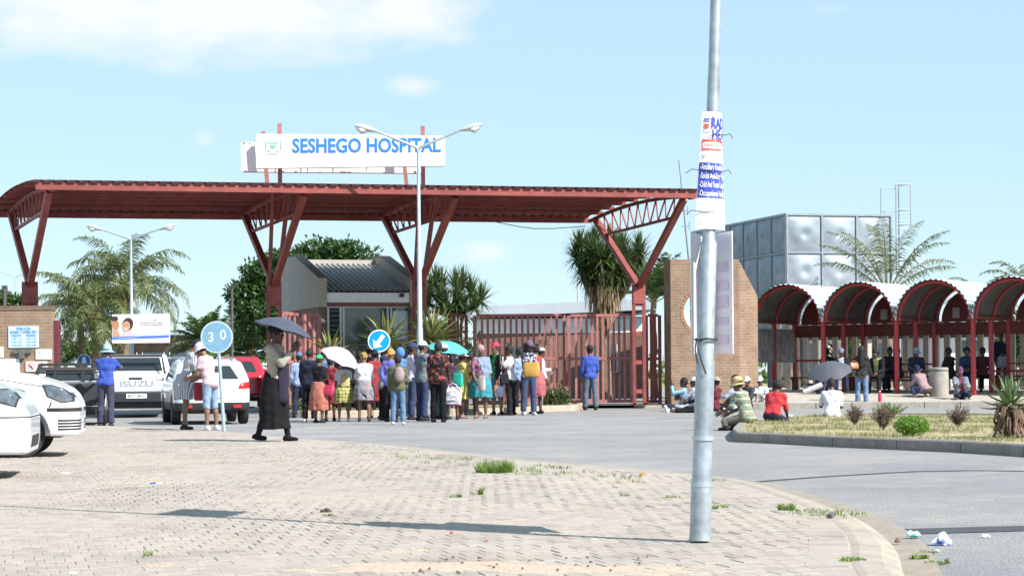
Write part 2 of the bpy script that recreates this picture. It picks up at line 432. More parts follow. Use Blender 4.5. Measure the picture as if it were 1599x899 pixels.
def blob_sheet(name, c, rx, ry, rot, zf, m, nseg=46, seed=1, kind='stuff'):
    """low ragged mound of loose material: rises in the middle, sinks below the pavers at its rim"""
    rn = np.random.default_rng(seed); vs = []; fs = []; nr = 14
    ph = rn.uniform(0, 6.28, 6)
    for i in range(nr+1):
        for k in range(nseg):
            a = 2*math.pi*k/nseg; e = 1+.18*math.sin(2*a+ph[0])+.14*math.sin(3*a+ph[1])+.1*math.sin(5*a+ph[2])
            t = i/nr; x, y = rx*e*t*math.cos(a), ry*e*t*math.sin(a)
            z = zf(t)+rn.normal(0, .0028)
            vs.append((c[0]+x*math.cos(rot)-y*math.sin(rot), c[1]+x*math.sin(rot)+y*math.cos(rot), z))
    for i in range(nr):
        for k in range(nseg): fs.append((i*nseg+k, i*nseg+(k+1) % nseg, (i+1)*nseg+(k+1) % nseg, (i+1)*nseg+k))
    o = mobj(name, vs, fs, m, smooth=True); return tag(o, kind=kind)
def sandmat():
    m, nt, p = nodes_of('loose_sand'); co = objco(nt, True)
    c = ramp(nt, noise(nt, co, 55, 4, .75), [(.3, (.28, .205, .145)), (.5, (.45, .35, .265)), (.75, (.54, .435, .335))])
    nt.links.new(c, p.inputs['Base Color']); p.inputs['Roughness'].default_value = .95
    bump(nt, p, noise(nt, co, 80, 3, .7), .6, .008); return m
SAND = sandmat()
for i, (px, py, rx, ry, hz) in enumerate(((760, 886, .95, .5, .012), (1010, 890, .6, .42, .009), (640, 858, .35, .5, .003), (250, 880, .3, .3, .002))):
    p = G(px, py, .06); blob_sheet('loose_sand', p, rx, ry, R(-14), lambda t, h=hz: .0585+h-.012*t*t-.006*t, SAND, seed=20+i)
# strips of newer tar in the old asphalt
TAR = M('fresh_tar', (.055, .055, .06), .8, var=.25, scale=30, world=True)
a, b, c, d = G(1262, 830), G(1700, 818), G(1700, 826), G(1262, 839)
sheet('tar_patch', [a, d, c, b], .004, TAR)
MBt = MB()
pts = smooth_line([G(1158, 754), G(1260, 746), G(1340, 741), G(1430, 736), G(1512, 734.5), G(1700, 737)], .3); nn = normals2(pts)
strip('tar_seam', pts, nn, [(-.055, .004), (.055, .004)], TAR)
# ---------------------------------------------------------------- raised grounds: island, platform, planter
def raised(name, outline, h, top_m, kerb_m, kw=.14, joint=1.0, inset_drop=.02, top_name='island'):
    """kerbed area: ring of kerb stones and a top sheet"""
    pts = [Vector((p[0], p[1], 0)) for p in outline]+[Vector((outline[0][0], outline[0][1], 0))]
    pts = smooth_line(pts, .5); nn = normals2(pts)
    ar = sum(pts[i].x*pts[i+1].y-pts[i+1].x*pts[i].y for i in range(len(pts)-1))
    s = -1 if ar < 0 else 1                                      # nn points left of travel: inward if ccw
    mb = MB(); acc = 0; seg = [0]
    for i in range(len(pts)-1):
        acc += (pts[i+1]-pts[i]).length
        if acc > joint*.98 or i == len(pts)-2: seg.append(i+1); acc = 0
    for a, b in zip(seg, seg[1:]):
        idx = range(a, b+1); prof = [(0, -.02), (.0, h-.02), (.02, h), (kw, h), (kw, -.02)]; vs = []; fs = []
        for q, i in enumerate(idx):
            t = (pts[b]-pts[a]).normalized(); p = pts[i].copy()
            if i == a: p = p+t*.008
            if i == b: p = p-t*.008
            vs += [p+nn[i]*s*o+Vector((0, 0, z)) for o, z in prof]
        k = len(prof); L = b-a+1
        for i in range(L-1):
            for j in range(k-1): fs.append((i*k+j, i*k+j+1, (i+1)*k+j+1, (i+1)*k+j))
        fs += [tuple(range(k)), tuple(range((L-1)*k, L*k))]
        mb.add(vs, fs)
    tag(mb.build(name, kerb_m), kind='structure')
    top = [(p+n*s*(kw-.01)) for p, n in zip(pts[:-1], nn[:-1])]
    if top_m: sheet(top_name, top, h-inset_drop, top_m)
    return top
KGREY = concrete('kerb_grey', (.27, .245, .22), sand=.3)
ISL = [G(1150, 690), G(1200, 692), G(1300, 697.5), G(1400, 702), G(1500, 706.5), G(1599, 713), G(1800, 724), G(1900, 690), G(1700, 662), G(1500, 657), G(1320, 657), G(1180, 666), G(1146, 679)]
def turf():
    m, nt, p = nodes_of('dry_turf'); co = objco(nt, True)
    c = ramp(nt, noise(nt, co, 1.7, 6, .7), [(.26, (.11, .125, .045)), (.40, (.23, .205, .10)), (.54, (.36, .28, .17)), (.8, (.42, .32, .21))])
    nt.links.new(c, p.inputs['Base Color']); p.inputs['Roughness'].default_value = .95
    bump(nt, p, noise(nt, co, 20, 4), .7, .03); return m
TURF = turf()
ISL_TOP = raised('island_kerb', ISL, .15, TURF, KGREY, joint=1.0)
PLATM = concrete('platform_concrete', (.44, .40, .345), sand=.4)
# platform of the bus stop: kerb in front, concrete apron that climbs gently to the shelters
KP = concrete('platform_kerb_concrete', (.34, .315, .28), sand=.2)
pk = MB(); Yk = 56.7; x = 6.4
while x < 30:
    pk.bbox((x+.006, Yk, -.02), (x+.99, Yk+.16, .175), .012); x += 1.0
tag(pk.build('platform_kerb', KP), kind='structure')
mobj_ = mobj('platform', [(6.4, Yk+.15, .165), (30, Yk+.15, .165), (30, 60, .34), (6.4, 60, .34), (6.4, 66, .46), (30, 66, .5), (30, 74, .5), (6.4, 74, .46)],
             [(0, 1, 2, 3), (3, 2, 5, 4), (4, 5, 6, 7)], PLATM); tag(mobj_, kind='structure')
def plat_z(y): return .165+(.34-.165)*(y-Yk-.15)/(60-Yk-.15) if y < 60 else .34+.13*(y-60)/6
# planter island in the gateway
KSAND = concrete('kerb_sand', (.44, .375, .30))
PL = [G(438, 652), G(480, 652), G(620, 650), G(760, 647), G(870, 642), G(902, 641), G(910, 637)]
PL += [Vector((PL[-1].x+.1, 61.3, 0)), Vector((-2, 61.5, 0)), Vector((PL[0].x-1.2, 60.5, 0)), Vector((PL[0].x-.6, 56, 0))]
raised('planter_kerb', PL, .16, EARTH, KSAND, top_name='planter')
sheet('gate_apron', [(PL[0].x-2, 60.6), (9, 60.6), (9, 75), (PL[0].x-2, 75)], .09, A)
gk = MB(); gk.bbox((3.6, 60.2, -.02), (8.2, 60.6, .085), .02); tag(gk.build('gate_kerb', KSAND), kind='structure')
def proj(P):
    x, z = P[0]/P[1], (P[2]-H)/P[1]
    u = x*cR-z*sR; v = x*sR+z*cR
    return CX+u*F, HY-v*F
def solve_px(P0, d, px):
    """distance s along d (horizontal) so that P0+s*d stands at picture column px"""
    lo, hi = -40., 40.; P0 = Vector(P0); d = Vector(d)
    f = lambda s: proj(P0+d*s)[0]-px
    s = 0.; 
    for _ in range(40):
        e = .01; g = (f(s+e)-f(s))/e; s -= f(s)/g
    return s
RED = M('red_oxide_paint', (.265, .058, .048), .55, var=.28, scale=3)
RED_D = M('dark_red_sheet', (.175, .036, .032), .6, var=.3, scale=5)
PINKRED = M('faded_red_paint', (.40, .16, .15), .6, var=.25, scale=5)
GALV = M('galvanised_steel', (.50, .56, .60), .42, metal=.55, var=.14, scale=5)
WHITE = M('white_paint', (.80, .80, .79), .5, var=.05, scale=6)
GREYP = M('grey_paint', (.42, .43, .44), .5)
BLACK = M('black_plastic', (.012, .012, .013), .5, var=.2)
RUST = M('rust', (.28, .12, .05), .85, var=.4, scale=18)
CREAM = M('cream_plaster', (.40, .365, .315), .85, var=.1, scale=3)
ROOFG = M('grey_roof_sheet', (.24, .235, .23), .6, var=.2, scale=4)
GLASS = M('window_glass', (.06, .09, .095), .08, var=.1, spec=.8)
BRICK = brickmat('orange_brick', (.33, .20, .12), (.25, .15, .088), (.31, .26, .21), .23, .085)
BRICK2 = brickmat('brown_brick', (.215, .14, .10), (.175, .11, .075), (.22, .18, .15), .23, .085)
BRICK3 = brickmat('red_brick', (.25, .10, .075), (.19, .075, .055), (.27, .22, .19), .23, .085)
BLUE = M('sign_blue', (.01, .20, .62), .45, var=.06)
# ---------------------------------------------------------------- entrance canopy
cv_o = Vector((-11.8, 52.8, 0)); cv_L = Vector((16.84, 4.2, 0)); cv_D = Vector((-2.62, 6.0, 0))
def zc(b): return 5.93-.21*b+.80*b*(1-b)
def CP(t, b, z): return cv_o+cv_L*t+cv_D*b+Vector((0, 0, z))
def t_of(px, b):
    lo, hi = -.5, 1.5
    for _ in range(50):
        m_ = (lo+hi)/2
        if proj(CP(m_, b, zc(b)))[0] < px: lo = m_
        else: hi = m_
    return lo
canopy = thing('entrance_canopy', 'long red steel canopy with a curved roof on forked columns over the hospital gate', 'canopy', (0, 0, 0))
T0 = t_of(56, -.07); T1 = t_of(1099, -.07)
def roof_sheet():
    n = int((T1-T0)*17.36/.29); vs = []; fs = []; nb = 14; row = []
    pr = [(0, 0), (.32, 0), (.42, .055), (.6, .055), (.7, 0)]
    for i in range(n):
        for f, z in pr: row.append((T0+(T1-T0)*(i+f)/n, z))
    for t, dz in row:
        for j in range(nb+1):
            b = -.075+1.15*j/nb; vs.append(CP(t, b, zc(b)+.16+dz))
    for i in range(len(row)-1):
        for j in range(nb): fs.append((i*(nb+1)+j, (i+1)*(nb+1)+j, (i+1)*(nb+1)+j+1, i*(nb+1)+j+1))
    return mobj('roof', vs, fs, RED_D, canopy)
roof_sheet()
for b in (-.06, .06, .18, .30, .42, .54, .66, .78, .90, 1.05):
    e = b in (-.06, 1.05); mb = MB(); h = .20 if e else .11
    z = zc(b)+(.155 if b < 1 else .205)-h/2
    mb.bar(CP(T0, b, z), CP(T1, b, z), .07, h); mb.build('fascia' if e else 'purlin', RED, canopy)
TT = [t_of(p, 0) for p in (82, 483, 721, 1080)]
for i, t in enumerate(TT):
    tr = MB(); top = [CP(t, b/10, zc(b/10)-.02) for b in range(0, 11)]
    for p, q in zip(top, top[1:]): tr.bar(p, q, .09, .09)
    tr.bar(top[0]-cv_D*.02, top[0]+cv_D*.02, .1, .13)
    zj = 3.66; J = CP(t, .5, zj)
    A0, A1 = CP(t, .07, zc(.07)-.08), CP(t, .93, zc(.93)-.08)
    onA = lambda P, z: J.lerp(P, (z-zj)/(P.z-zj))
    B0, B1 = onA(A0, 5.42), onA(A1, 5.22); tr.bar(B0, B1, .075, .075)
    n = 9
    for k in range(n):
        p = B0.lerp(B1, k/n); q = B0.lerp(B1, (k+1)/n); bt = .11+(.89-.11)*(k+.5)/n
        tp = CP(t, bt, zc(bt)-.04); tr.bar(p, tp, .035); tr.bar(tp, q, .035)
    tr.build('truss', RED, canopy)
    co = MB(); off = cv_L.normalized()*.155
    for s in (-1, 1): co.bar(CP(t, .5, .1)+off*s, CP(t, .5, zj)+off*s,   .10, .12)
    for z in (.5, 1.35, 2.2, 3.05, 3.55): co.bar(CP(t, .5, z)-off, CP(t, .5, z)+off, .05, .12)
    co.box((-.28, -.16, 0), (.28, .16, .02), Matrix.Translation(CP(t, .5, .165)))
    cobj = co.build('column', RED, canopy)
    ar = MB(); ar.bar(J-Vector((0, 0, .12)), A0, .17, .15); ar.bar(J-Vector((0, 0, .12)), A1, .17, .15)
    ar.bar(J-Vector((0, 0, .35))-off*1.2, J-Vector((0, 0, .35))+off*1.2, .16, .5); ar.build('forked_arm', RED, cobj)
    if i in (1, 2):
        st = MB()
        for s, b in ((-.8, .42), (.8, .36)): st.bar(J+off*s, CP(t, b, zc(b)+.1)+off*s*1.3, .10, .10)
        st.build('strut', RED, cobj)
# ---------------------------------------------------------------- hospital name board
def board(pts_px, Y, th, name, parent, m):
    q = [W(a, b, Y) for a, b in pts_px]; mb = MB()
    mb.add(q+[p+Vector((0, th, 0)) for p in q], [(0, 1, 2, 3), (7, 6, 5, 4), (0, 4, 5, 1), (1, 5, 6, 2), (2, 6, 7, 3), (3, 7, 4, 0)])
    return mb.build(name, m, parent)
sg = thing('hospital_sign', 'big white name board reading SESHEGO HOSPITAL standing on red posts above the canopy roof', 'sign', (0, 0, 0))
bd = board([(400, 209), (695, 212), (694, 259), (400, 263)], 55.6, .22, 'front_board', sg, WHITE)
bb = board([(376, 222), (664, 224), (662, 270.5), (377, 268)], 58.6, .3, 'rear_board', sg, WHITE)
ru = MB()
for px, py, w, h in ((470, 263.5, 1.5, 9), (480, 265, 1.2, 6), (520, 264, 1.6, 9), (536, 268.6, 9, 1.5), (545, 268.8, 6, 1.4), (573, 265, 1.2, 6), (440, 267.6, 8, 1.6), (462, 268, 4, 1.4), (381, 223.5, 5, 1.6), (390, 223.8, 3, 1.4), (384, 267.2, 4, 1.6), (500, 268.8, 3, 1.3), (600, 269.6, 3, 1.2), (648, 268.5, 4, 3), (430, 264, 1.6, 8), (663, 264, 1, 8)):
    p = W(px, py, 58.6); k = 58.6/F; ru.box((-w*k/2, -.006, -h*k/2), (w*k/2, 0, h*k/2), Matrix.Translation(p))
ru.build('rust_stain', RUST, bb)
for px, py in ((436.5, 193), (660, 197)):
    p = W(px, py, 56.2); q = Vector((p.x, p.y, zc(.5)+.1)); mb = MB(); mb.bar(q, p, .11, .11); mb.build('post', PINKRED, sg)
for px, py, px2 in ((411, 206, 417.5), (626, 211, 635)):
    p = W(px, py, 58.3); q = W(px2, 290, 58.3); mb = MB(); mb.bar(q, p, .11, .11); mb.build('post', PINKRED, sg)
SBLUE = M('lettering_blue', (.03, .20, .60), .5, var=.05); FAINT = M('faded_lettering', (.62, .70, .74), .6, var=.05)
s_ = 55.6/F
p = W(572, 228.5, 55.6); text('SESHEGO HOSPITAL', 1., SBLUE, bd, p-Vector((0, .004, 0)), bold=.032, width=232*s_)
for o in bd.children: o.scale = (1, 21*s_/.69, 1); o.rotation_euler = (R(90), R(.2), 0)
p = W(571, 247.5, 55.6); o = text('PROVINCIAL GOVERNMENT: DEPARTMENT OF HEALTH AND SOCIAL DEVELOPMENT', 1., FAINT, bd, p-Vector((0, .004, 0)), width=238*s_); o.scale = (1, 5.5*s_/.69, 1)
p = W(428, 247, 55.6); o = text('Limpopo', 8.5*s_/.69, FAINT, bd, p-Vector((0, .004, 0)), shear=.35, width=37*s_)
CGRN = M('crest_green', (.20, .50, .33), .5); CGRY = M('crest_grey', (.42, .48, .50), .5)
cr = MB(); c = W(426.5, 228, 55.6)-Vector((0, .004, 0))
def crest_poly(mb, pts): mb.prism([(x*s_, z*s_) for x, z in pts], -.003, 0, Matrix.Translation(c))
for x in (-7, -3.5, 0, 3.5, 7): crest_poly(cr, [(x-1, 4), (x+1, 4), (x+1.4*(x > 0)-.7*(x < 0), 7.4), (x-.4, 7)])
crest_poly(cr, [(-5, 1), (5, 1), (4, -2.5), (0, -5.5), (-4, -2.5)]); crest_poly(cr, [(-7, 2.6), (7, 2.6), (7, 3.5), (-7, 3.5)])
cr.build('emblem', CGRN, bd)
cr = MB(); crest_poly(cr, [(-12, -7), (-8, -9.5), (-3, -8.5), (-5, -6.5), (-9, -7)]); crest_poly(cr, [(12, -7), (8, -9.5), (3, -8.5), (5, -6.5), (9, -7)]); crest_poly(cr, [(-8, -10.5), (8, -10.5), (6, -12), (-6, -12)])
for x in (-11.5, 11.5): crest_poly(cr, [(x-.5, -6), (x+.5, -6), (x+.9, 8), (x-.2, 9)])
for a0, b0, a1, b1 in ((-12.5, -13.6, 12.5, -13.2), (-12.5, 12.6, 12.5, 13.0), (-12.9, -13.6, -12.5, 13), (12.5, -13.6, 12.9, 13)): crest_poly(cr, [(a0, b0), (a1, b0), (a1, b1), (a0, b1)])
cr.build('emblem', CGRY, bd)
# ---------------------------------------------------------------- guardhouse
gh0 = W(499, 560, 59.0); gh0.z = .14; ga = R(18)
gh = thing('guardhouse', 'cream and brown brick guardhouse with sloping grey roof between two raised gable walls', 'guardhouse', gh0, ga)
ex = Vector((math.cos(ga), math.sin(ga), 0)); ey = Vector((-math.sin(ga), math.cos(ga), 0))
wl = solve_px(gh0, ex, 654.5); dpt = solve_px(gh0, ey, 437); yr = solve_px(gh0, ey, 462)
def zl(px, py, lx, ly):
    Y = (gh0+ex*lx+ey*ly).y; return W(px, py, Y).z-gh0.z
zf, zb, zt = zl(499, 434, 0, 0), zl(499, 479, 0, 0), zl(463, 399, 0, yr)
pw_ = .235
for i, x0 in enumerate((0, wl-pw_)):
    mb = MB(); Mx = Matrix(((0, 1, 0, x0), (1, 0, 0, 0), (0, 0, 1, 0), (0, 0, 0, 1)))
    pz = [(0, zb), (dpt, zb), (dpt, zt), (yr, zt), (.05, zf), (0, zf)]
    vs = [Vector((x, y, z)) for x in (x0, x0+pw_) for y, z in pz]; n = len(pz)
    mb.add(vs, [tuple(range(n)), tuple(range(n, 2*n))]+[(k, (k+1) % n, n+(k+1) % n, n+k) for k in range(n)])
    mb.build('gable_wall', CREAM, gh)
    mb = MB(); mb.box((x0+.01, .012, 0), (x0+pw_-.01, dpt-.01, zb-.002)); mb.build('wall', BRICK2, gh)
    # weather cap on the slope
    mb = MB(); mb.bar((x0+pw_/2, .02, zf+.012), (x0+pw_/2, yr, zt+.012), pw_+.03, .03); mb.bar((x0+pw_/2, yr, zt+.012), (x0+pw_/2, dpt, zt+.012), pw_+.03, .03)
    mb.build('coping', M('weathered_plaster', (.20, .18, .155), .9, var=.25, scale=4), gh)
zr0, zr1 = zl(560, 455, 1., .1), zl(530, 413, 1., dpt*.72)
mb = MB(); n = 15; x0, x1 = pw_+.01, wl-pw_-.01; vs = []
for i in range(n):
    for f, dz in ((0, 0), (.55, 0), (.68, .05), (.88, .05)):
        x = x0+(x1-x0)*(i+f)/n; vs += [(x, .03, zr0+dz), (x, dpt*.72, zr1+dz)]
mb.add(vs, [(i*2, i*2+2, i*2+3, i*2+1) for i in range(len(vs)//2-1)]); mb.build('roof', ROOFG, gh, fix=False)
mb = MB(); mb.box((x0, dpt*.72+.02, zb), (x1, dpt*.72+.2, zl(530, 405, 1., dpt*.72))); mb.build('parapet', CREAM, gh)
zf0, zf1 = zl(570, 472, 1., .06), zl(570, 456.5, 1., .06)
mb = MB(); mb.bbox((x0, .05, zf0), (x1, .12, zf1), .008); mb.build('fascia', M('white_board', (.76, .77, .79), .5, var=.06), gh)
mb = MB(); mb.box((x0, .13, zf0-.11), (x1, .2, zf0-.004)); mb.build('lintel', M('brown_beam', (.17, .075, .06), .6), gh)
zw = zf0-.12
mb = MB(); mb.box((x0, .2, 0), (x1, .35, .85)); mb.build('wall', BRICK2, gh)
mb = MB(); mb.box((x0+.5, .33, .86), (x1, .35, zw)); mb.build('window', GLASS, gh)
fr = MB(); xm = [solve_px(gh0+ey*.2, ex, q) for q in (514, 533.5, 538, 607, 612.5, 641)]
for x in xm: fr.box((x-.03, .22, .85), (x+.03, .3, zw))
fr.box((x0, .215, zw-.03), (x1, .31, zw+.02)); fr.box((x0, .215, .83), (x1, .33, .87)); fr.build('window_frame', M('aluminium_frame', (.5, .5, .5), .4, metal=.6), gh)
mb = MB(); mb.box((x0, 1.4, 0), (x1, 1.5, zf0)); mb.build('dark_backing', M('interior_shade', (.05, .05, .048), .9), gh)  # dark board added behind the windows; its colour stands for the unlit room
lv = MB()
for k in range(14):
    z = .92+k*(zw-.95)/14; lv.box((xm[0]+.03, .225, z), (xm[1]-.03, .235, z+.10), Matrix.Translation((0, 0, 0)))
lv.build('louvre_window', M('louvre_glass', (.02, .03, .027), .35, var=.3, scale=3), gh)
mb = MB(); mb.box((xm[4]+.05, .205, zw-1.0), (xm[5]-.06, .212, zw-.12)); mb.build('notice', M('pale_blue_paper', (.50, .60, .68), .7), gh)
lm = MB(); lm.bbox((wl-pw_-.32, -.05, zf0+.16), (wl-pw_-.2, .04, zf0+.27), .01); lm.build('floodlight', BLACK, gh)
lm = MB(); lm.tube([(.12, -.1, zb-.42), (.02, -.16, zb-.37)], [.05, .05], 10); lm.build('wall_lamp', WHITE, gh)
# ---------------------------------------------------------------- gates and steel fences
def gate_leaf(label, cat, pa, pb, Y, zb_, ytop, nb, m, wbar=.072, Y2=None, name='steel_gate', group=None):
    a = W(pa, 560, Y); b = W(pb, 560, Y2 or Y); a.z = b.z = 0; Lg = (b-a).length
    o = thing(name, label, cat, (a.x, a.y, zb_), math.atan2(b.y-a.y, b.x-a.x), group)
    zt_ = W((pa+pb)/2, ytop, (Y+(Y2 or Y))/2).z-zb_
    f = MB()
    for x in (.05, Lg-.05): f.box((x-.05, -.04, .03), (x+.05, .04, zt_))
    for z in (.05, zt_*.50, zt_-.045): f.box((.1, -.032, z), (Lg-.1, .032, z+(.10 if z < .1 else .085)))
    f.build('frame', m, o); br = MB()
    for k in range(nb):
        x = .1+(Lg-.2)*(k+1)/(nb+1); br.box((x-wbar/2, -.02, .15), (x+wbar/2, .02, zt_-.04))
    br.build('bars', m, o); return o
gate_leaf('wide sliding gate leaf of red steel bars, the shaded left one behind the queue', 'gate', 739, 884, 61.6, .1, 492, 14, PINKRED, group='leaves of the red sliding gate')
gate_leaf('sunlit faded red gate leaf of steel bars beside the right canopy column', 'gate', 886, 989, 61.4, .1, 492, 10, PINKRED, group='leaves of the red sliding gate')
gate_leaf('narrow red steel fence panel between the tall agave and the sliding gate', 'fence', 700, 731, 61.7, .15, 492, 3, RED, name='fence_panel')
gate_leaf('narrow red steel fence panel between the canopy column and the orange brick wall', 'fence', 1007, 1033, 61.2, .08, 492, 2, RED, .09, name='fence_panel')
gate_leaf('pink red gate leaf left of the guardhouse, half behind the woman with the umbrella', 'gate', 443, 470, 55.0, .02, 490, 2, PINKRED, .1, 57.0)
gate_leaf('inner pink red gate leaf beside the guardhouse brick corner', 'gate', 474, 500, 56.6, .15, 491, 2, PINKRED, .12, 57.4)
mb = MB(); q = W(87, 560, 54.8); mb.bbox((-.11, -.11, 0), (.11, .11, W(87, 500, 54.8).z), .012); mb.box((.11, -.03, 1.9), (.135, .03, 2.5))
o = mb.build('gate_post', M('maroon_paint', (.13, .03, .045), .5), None); o.location = (q.x, q.y, 0); tag(o, 'maroon square gate post at the end of the left brick wall', 'post')
# ---------------------------------------------------------------- brick walls
o0 = W(1048, 560, 60.0); o0.z = 0; wa = R(9)
bw = thing('brick_wall', 'tall orange brick gate wall with a round opening, behind the lamp pole', 'wall', o0, wa)
wx = Vector((math.cos(wa), math.sin(wa), 0)); wlen = solve_px(o0, wx, 1156); wh = W(1100, 405, 60.2).z; wth = .85
cx = solve_px(o0, wx, 1101); cz = W(1101, 487, 60.2).z; cr_ = 33*60/F
def holed(y, flip):
    vs = []; n = 48
    for k in range(n):
        a = 2*math.pi*k/n; dx, dz = math.cos(a), math.sin(a)
        tt = min((wlen-cx if dx > 0 else cx)/max(abs(dx), 1e-6), (wh-cz if dz > 0 else cz)/max(abs(dz), 1e-6))
        vs += [(cx+dx*cr_, y, cz+dz*cr_), (cx+dx*tt, y, cz+dz*tt)]
    return vs, [(2*k, 2*k+1, 2*((k+1) % n)+1, 2*((k+1) % n)) for k in range(n)]
mb = MB(); v0, f0 = holed(0, 0); v1, f1 = holed(wth, 1); mb.add(v0, f0); mb.add(v1, f1)
for sx in (0, 1):
    for sz in (0, 1):
        for y in (0, wth):   # corner triangles
            X_, Z_ = wlen*sx, wh*sz; n = 48; c_ = [p for p in v0[1::2]]
            e1 = [p for p in c_ if abs(p[0]-X_) < 1e-4]; e2 = [p for p in c_ if abs(p[2]-Z_) < 1e-4]
            a = min(e1, key=lambda p: abs(p[2]-Z_)); b = min(e2, key=lambda p: abs(p[0]-X_))
            mb.add([(X_, y, Z_), (a[0], y, a[2]), (b[0], y, b[2])], [(0, 1, 2)])
n = 48; tun = []
for k in range(n):
    a = 2*math.pi*k/n; tun += [(cx+cr_*math.cos(a), 0, cz+cr_*math.sin(a)), (cx+cr_*math.cos(a), wth, cz+cr_*math.sin(a))]
mb.add(tun, [(2*k, 2*((k+1) % n), 2*((k+1) % n)+1, 2*k+1) for k in range(n)])
mb.add([(0, 0, 0), (0, wth, 0), (0, wth, wh), (0, 0, wh)], [(0, 1, 2, 3)]); mb.add([(wlen, 0, 0), (wlen, wth, 0), (wlen, wth, wh), (wlen, 0, wh)], [(0, 1, 2, 3)]); mb.add([(0, 0, wh), (wlen, 0, wh), (wlen, wth, wh), (0, wth, wh)], [(0, 1, 2, 3)])
mb.build('wall', BRICK, bw)
rg = MB()
for k in range(40):
    a = 2*math.pi*(k+.5)/40; Mt = Matrix.Translation((cx, -.012, cz)) @ Matrix.Rotation(-a, 4, 'Y')
    rg.bbox((cr_, 0, -.045), (cr_+.11, .1, .045), .006, Mt)
rg.build('brick_ring', M('ring_brick', (.30, .17, .09), .85, var=.3, scale=7), bw)
wd_ = math.radians(44)-wa; wdir = Vector((math.cos(wd_), math.sin(wd_), 0)); c0 = Vector((wlen-.02, .004, 0))
wdw = Vector((math.cos(R(44)), math.sin(R(44)), 0)); P_w = o0+wx*wlen; wl2 = solve_px(P_w, wdw, 1185.5)
zE = W(1185, 462, (P_w+wdw*wl2).y).z
mb = MB(); nrm = Vector((-wdir.y, wdir.x, 0))*.3
prof = [c0+Vector((0, 0, 0)), c0+wdir*wl2, c0+wdir*wl2+Vector((0, 0, zE)), c0+Vector((0, 0, wh-.003))]
mb.add(prof+[p+nrm for p in prof], [(0, 1, 2, 3), (7, 6, 5, 4), (0, 4, 5, 1), (1, 5, 6, 2), (2, 6, 7, 3), (3, 7, 4, 0)]); mb.build('wing', BRICK, bw)
mb = MB(); q = W(1100, 560, 66.0); mb.bbox((q.x-.85, 66, .4), (q.x+.85, 68, 3.05), .03); tag(mb.build('storage_cabin', WHITE), 'white cabin seen through the round opening of the orange brick wall', 'cabin')
# left wall with notices
l0 = W(80, 560, 54.4); l0.z = 0
lw = thing('brick_wall', 'brown brick gate wall at the left edge with hospital notices fixed on it', 'wall', l0, 0)
mb = MB(); hL = W(50, 477, 54.4).z; mb.box((-7, 0, 0), (0, .5, hL-.12)); mb.build('wall', brickmat('tan_brick', (.36, .22, .135), (.29, .175, .105), (.33, .28, .23), .23, .085), lw)
mb = MB(); mb.box((-7.02, -.02, hL-.12), (.02, .52, hL)); mb.build('coping', BRICK2, lw)
def on_wall(px, py, dy=-.012): p = W(px, py, 54.4)-l0; return Vector((p.x, dy, p.z))
def wall_sign(x0, y0, x1, y1, label, m):
    a, b = on_wall(x0, y1), on_wall(x1, y0); o = thing('notice_board', label, 'sign', l0+Vector(((a.x+b.x)/2, 0, (a.z+b.z)/2)))
    w, h = (b.x-a.x)/2, (b.z-a.z)/2; mb = MB(); mb.bbox((-w, -.03, -h), (w, -.004, h), .006); mb.build('panel', m, o); return o, w, h
PALEB = M('pale_blue_panel', (.55, .72, .84), .5, var=.05); TXB = M('text_blue', (.06, .22, .52), .5); TXR = M('text_red', (.55, .08, .07), .5); TXK = M('text_dark', (.10, .10, .13), .6)
o, w, h = wall_sign(13.5, 509, 60.5, 543, 'pale blue visiting hours board, the largest board on the left brick wall', PALEB)
for s, z, wd2, b in (('VISITING HOURS', .76, .95, .02), ('MORNING TO EVENING VISITS', .44, 1.75, .02)): text(s, .115, TXB, o, (0, -.032, h*z), bold=b, width=w*wd2)
for s, x, z in (('WEEKDAYS', -.48, .12), ('WEEKENDS', .48, .12), ('10:00-11:00', -.46, -.18), ('10:00-11:00', .48, -.18), ('15:00-16:00', -.46, -.48), ('15:00-16:00', .48, -.48), ('19:00-20:00', -.46, -.78), ('18:00-20:00', .48, -.78)):
    text(s, .10 if 'W' in s else .085, TXB, o, (w*x, -.032, h*z), width=w*.68, bold=.02 if 'W' in s else 0)
o, w, h = wall_sign(56, 545, 81, 561, 'blank white board with a grey smear beside the maroon gate post', WHITE)
mb = MB(); mb.prism([(-w*.9, h*.8), (-w*.5, h*.7), (0, -h*.6), (-w*.15, -h*.8)], -.0335, -.031); mb.build('smear', M('grey_smear', (.5, .53, .6), .6), o)
o, w, h = wall_sign(40.5, 564, 74, 580, 'white board with two red prohibition circles behind the black pickup', WHITE)
def no_sign(o, x, z, r, dy=-.033):
    mb = MB()
    for a in range(28):
        a0, a1 = 2*math.pi*a/28, 2*math.pi*(a+1)/28
        mb.add([(x+q*math.cos(b), dy, z+q*math.sin(b)) for b in (a0, a1) for q in (r*.8, r)], [(0, 1, 3, 2)])
    mb.bar((x-r*.6, dy, z+r*.6), (x+r*.6, dy, z-r*.6), .02, .03, up=(0, 1, 0)); mb.build('emblem', TXR, o, fix=False)
    mb = MB(); mb.bbox((x-r*.45, dy-.004, z-r*.14), (x+r*.4, dy-.001, z+r*.16), .001); mb.bbox((x-.1*r, dy-.004, z-.5*r), (x+.1*r, dy-.001, z+.3*r), .001); mb.build('emblem', TXK, o)
no_sign(o, -w*.48, 0, h*.72); no_sign(o, w*.5, 0, h*.72)
o, w, h = wall_sign(-40, 560, 30.5, 600, 'white rule board with a dark red circle low at the left edge of the photo', WHITE)
no_sign(o, w*.12, -h*.22, h*.4)
for k in range(4): text('NO WEAPONS ALLOWED' if k == 0 else 'RIGHT OF ADMISSION RESERVED', .08, FAINT, o, (w*.55, -.032, h*(.75-.2*k)), width=w*.8)
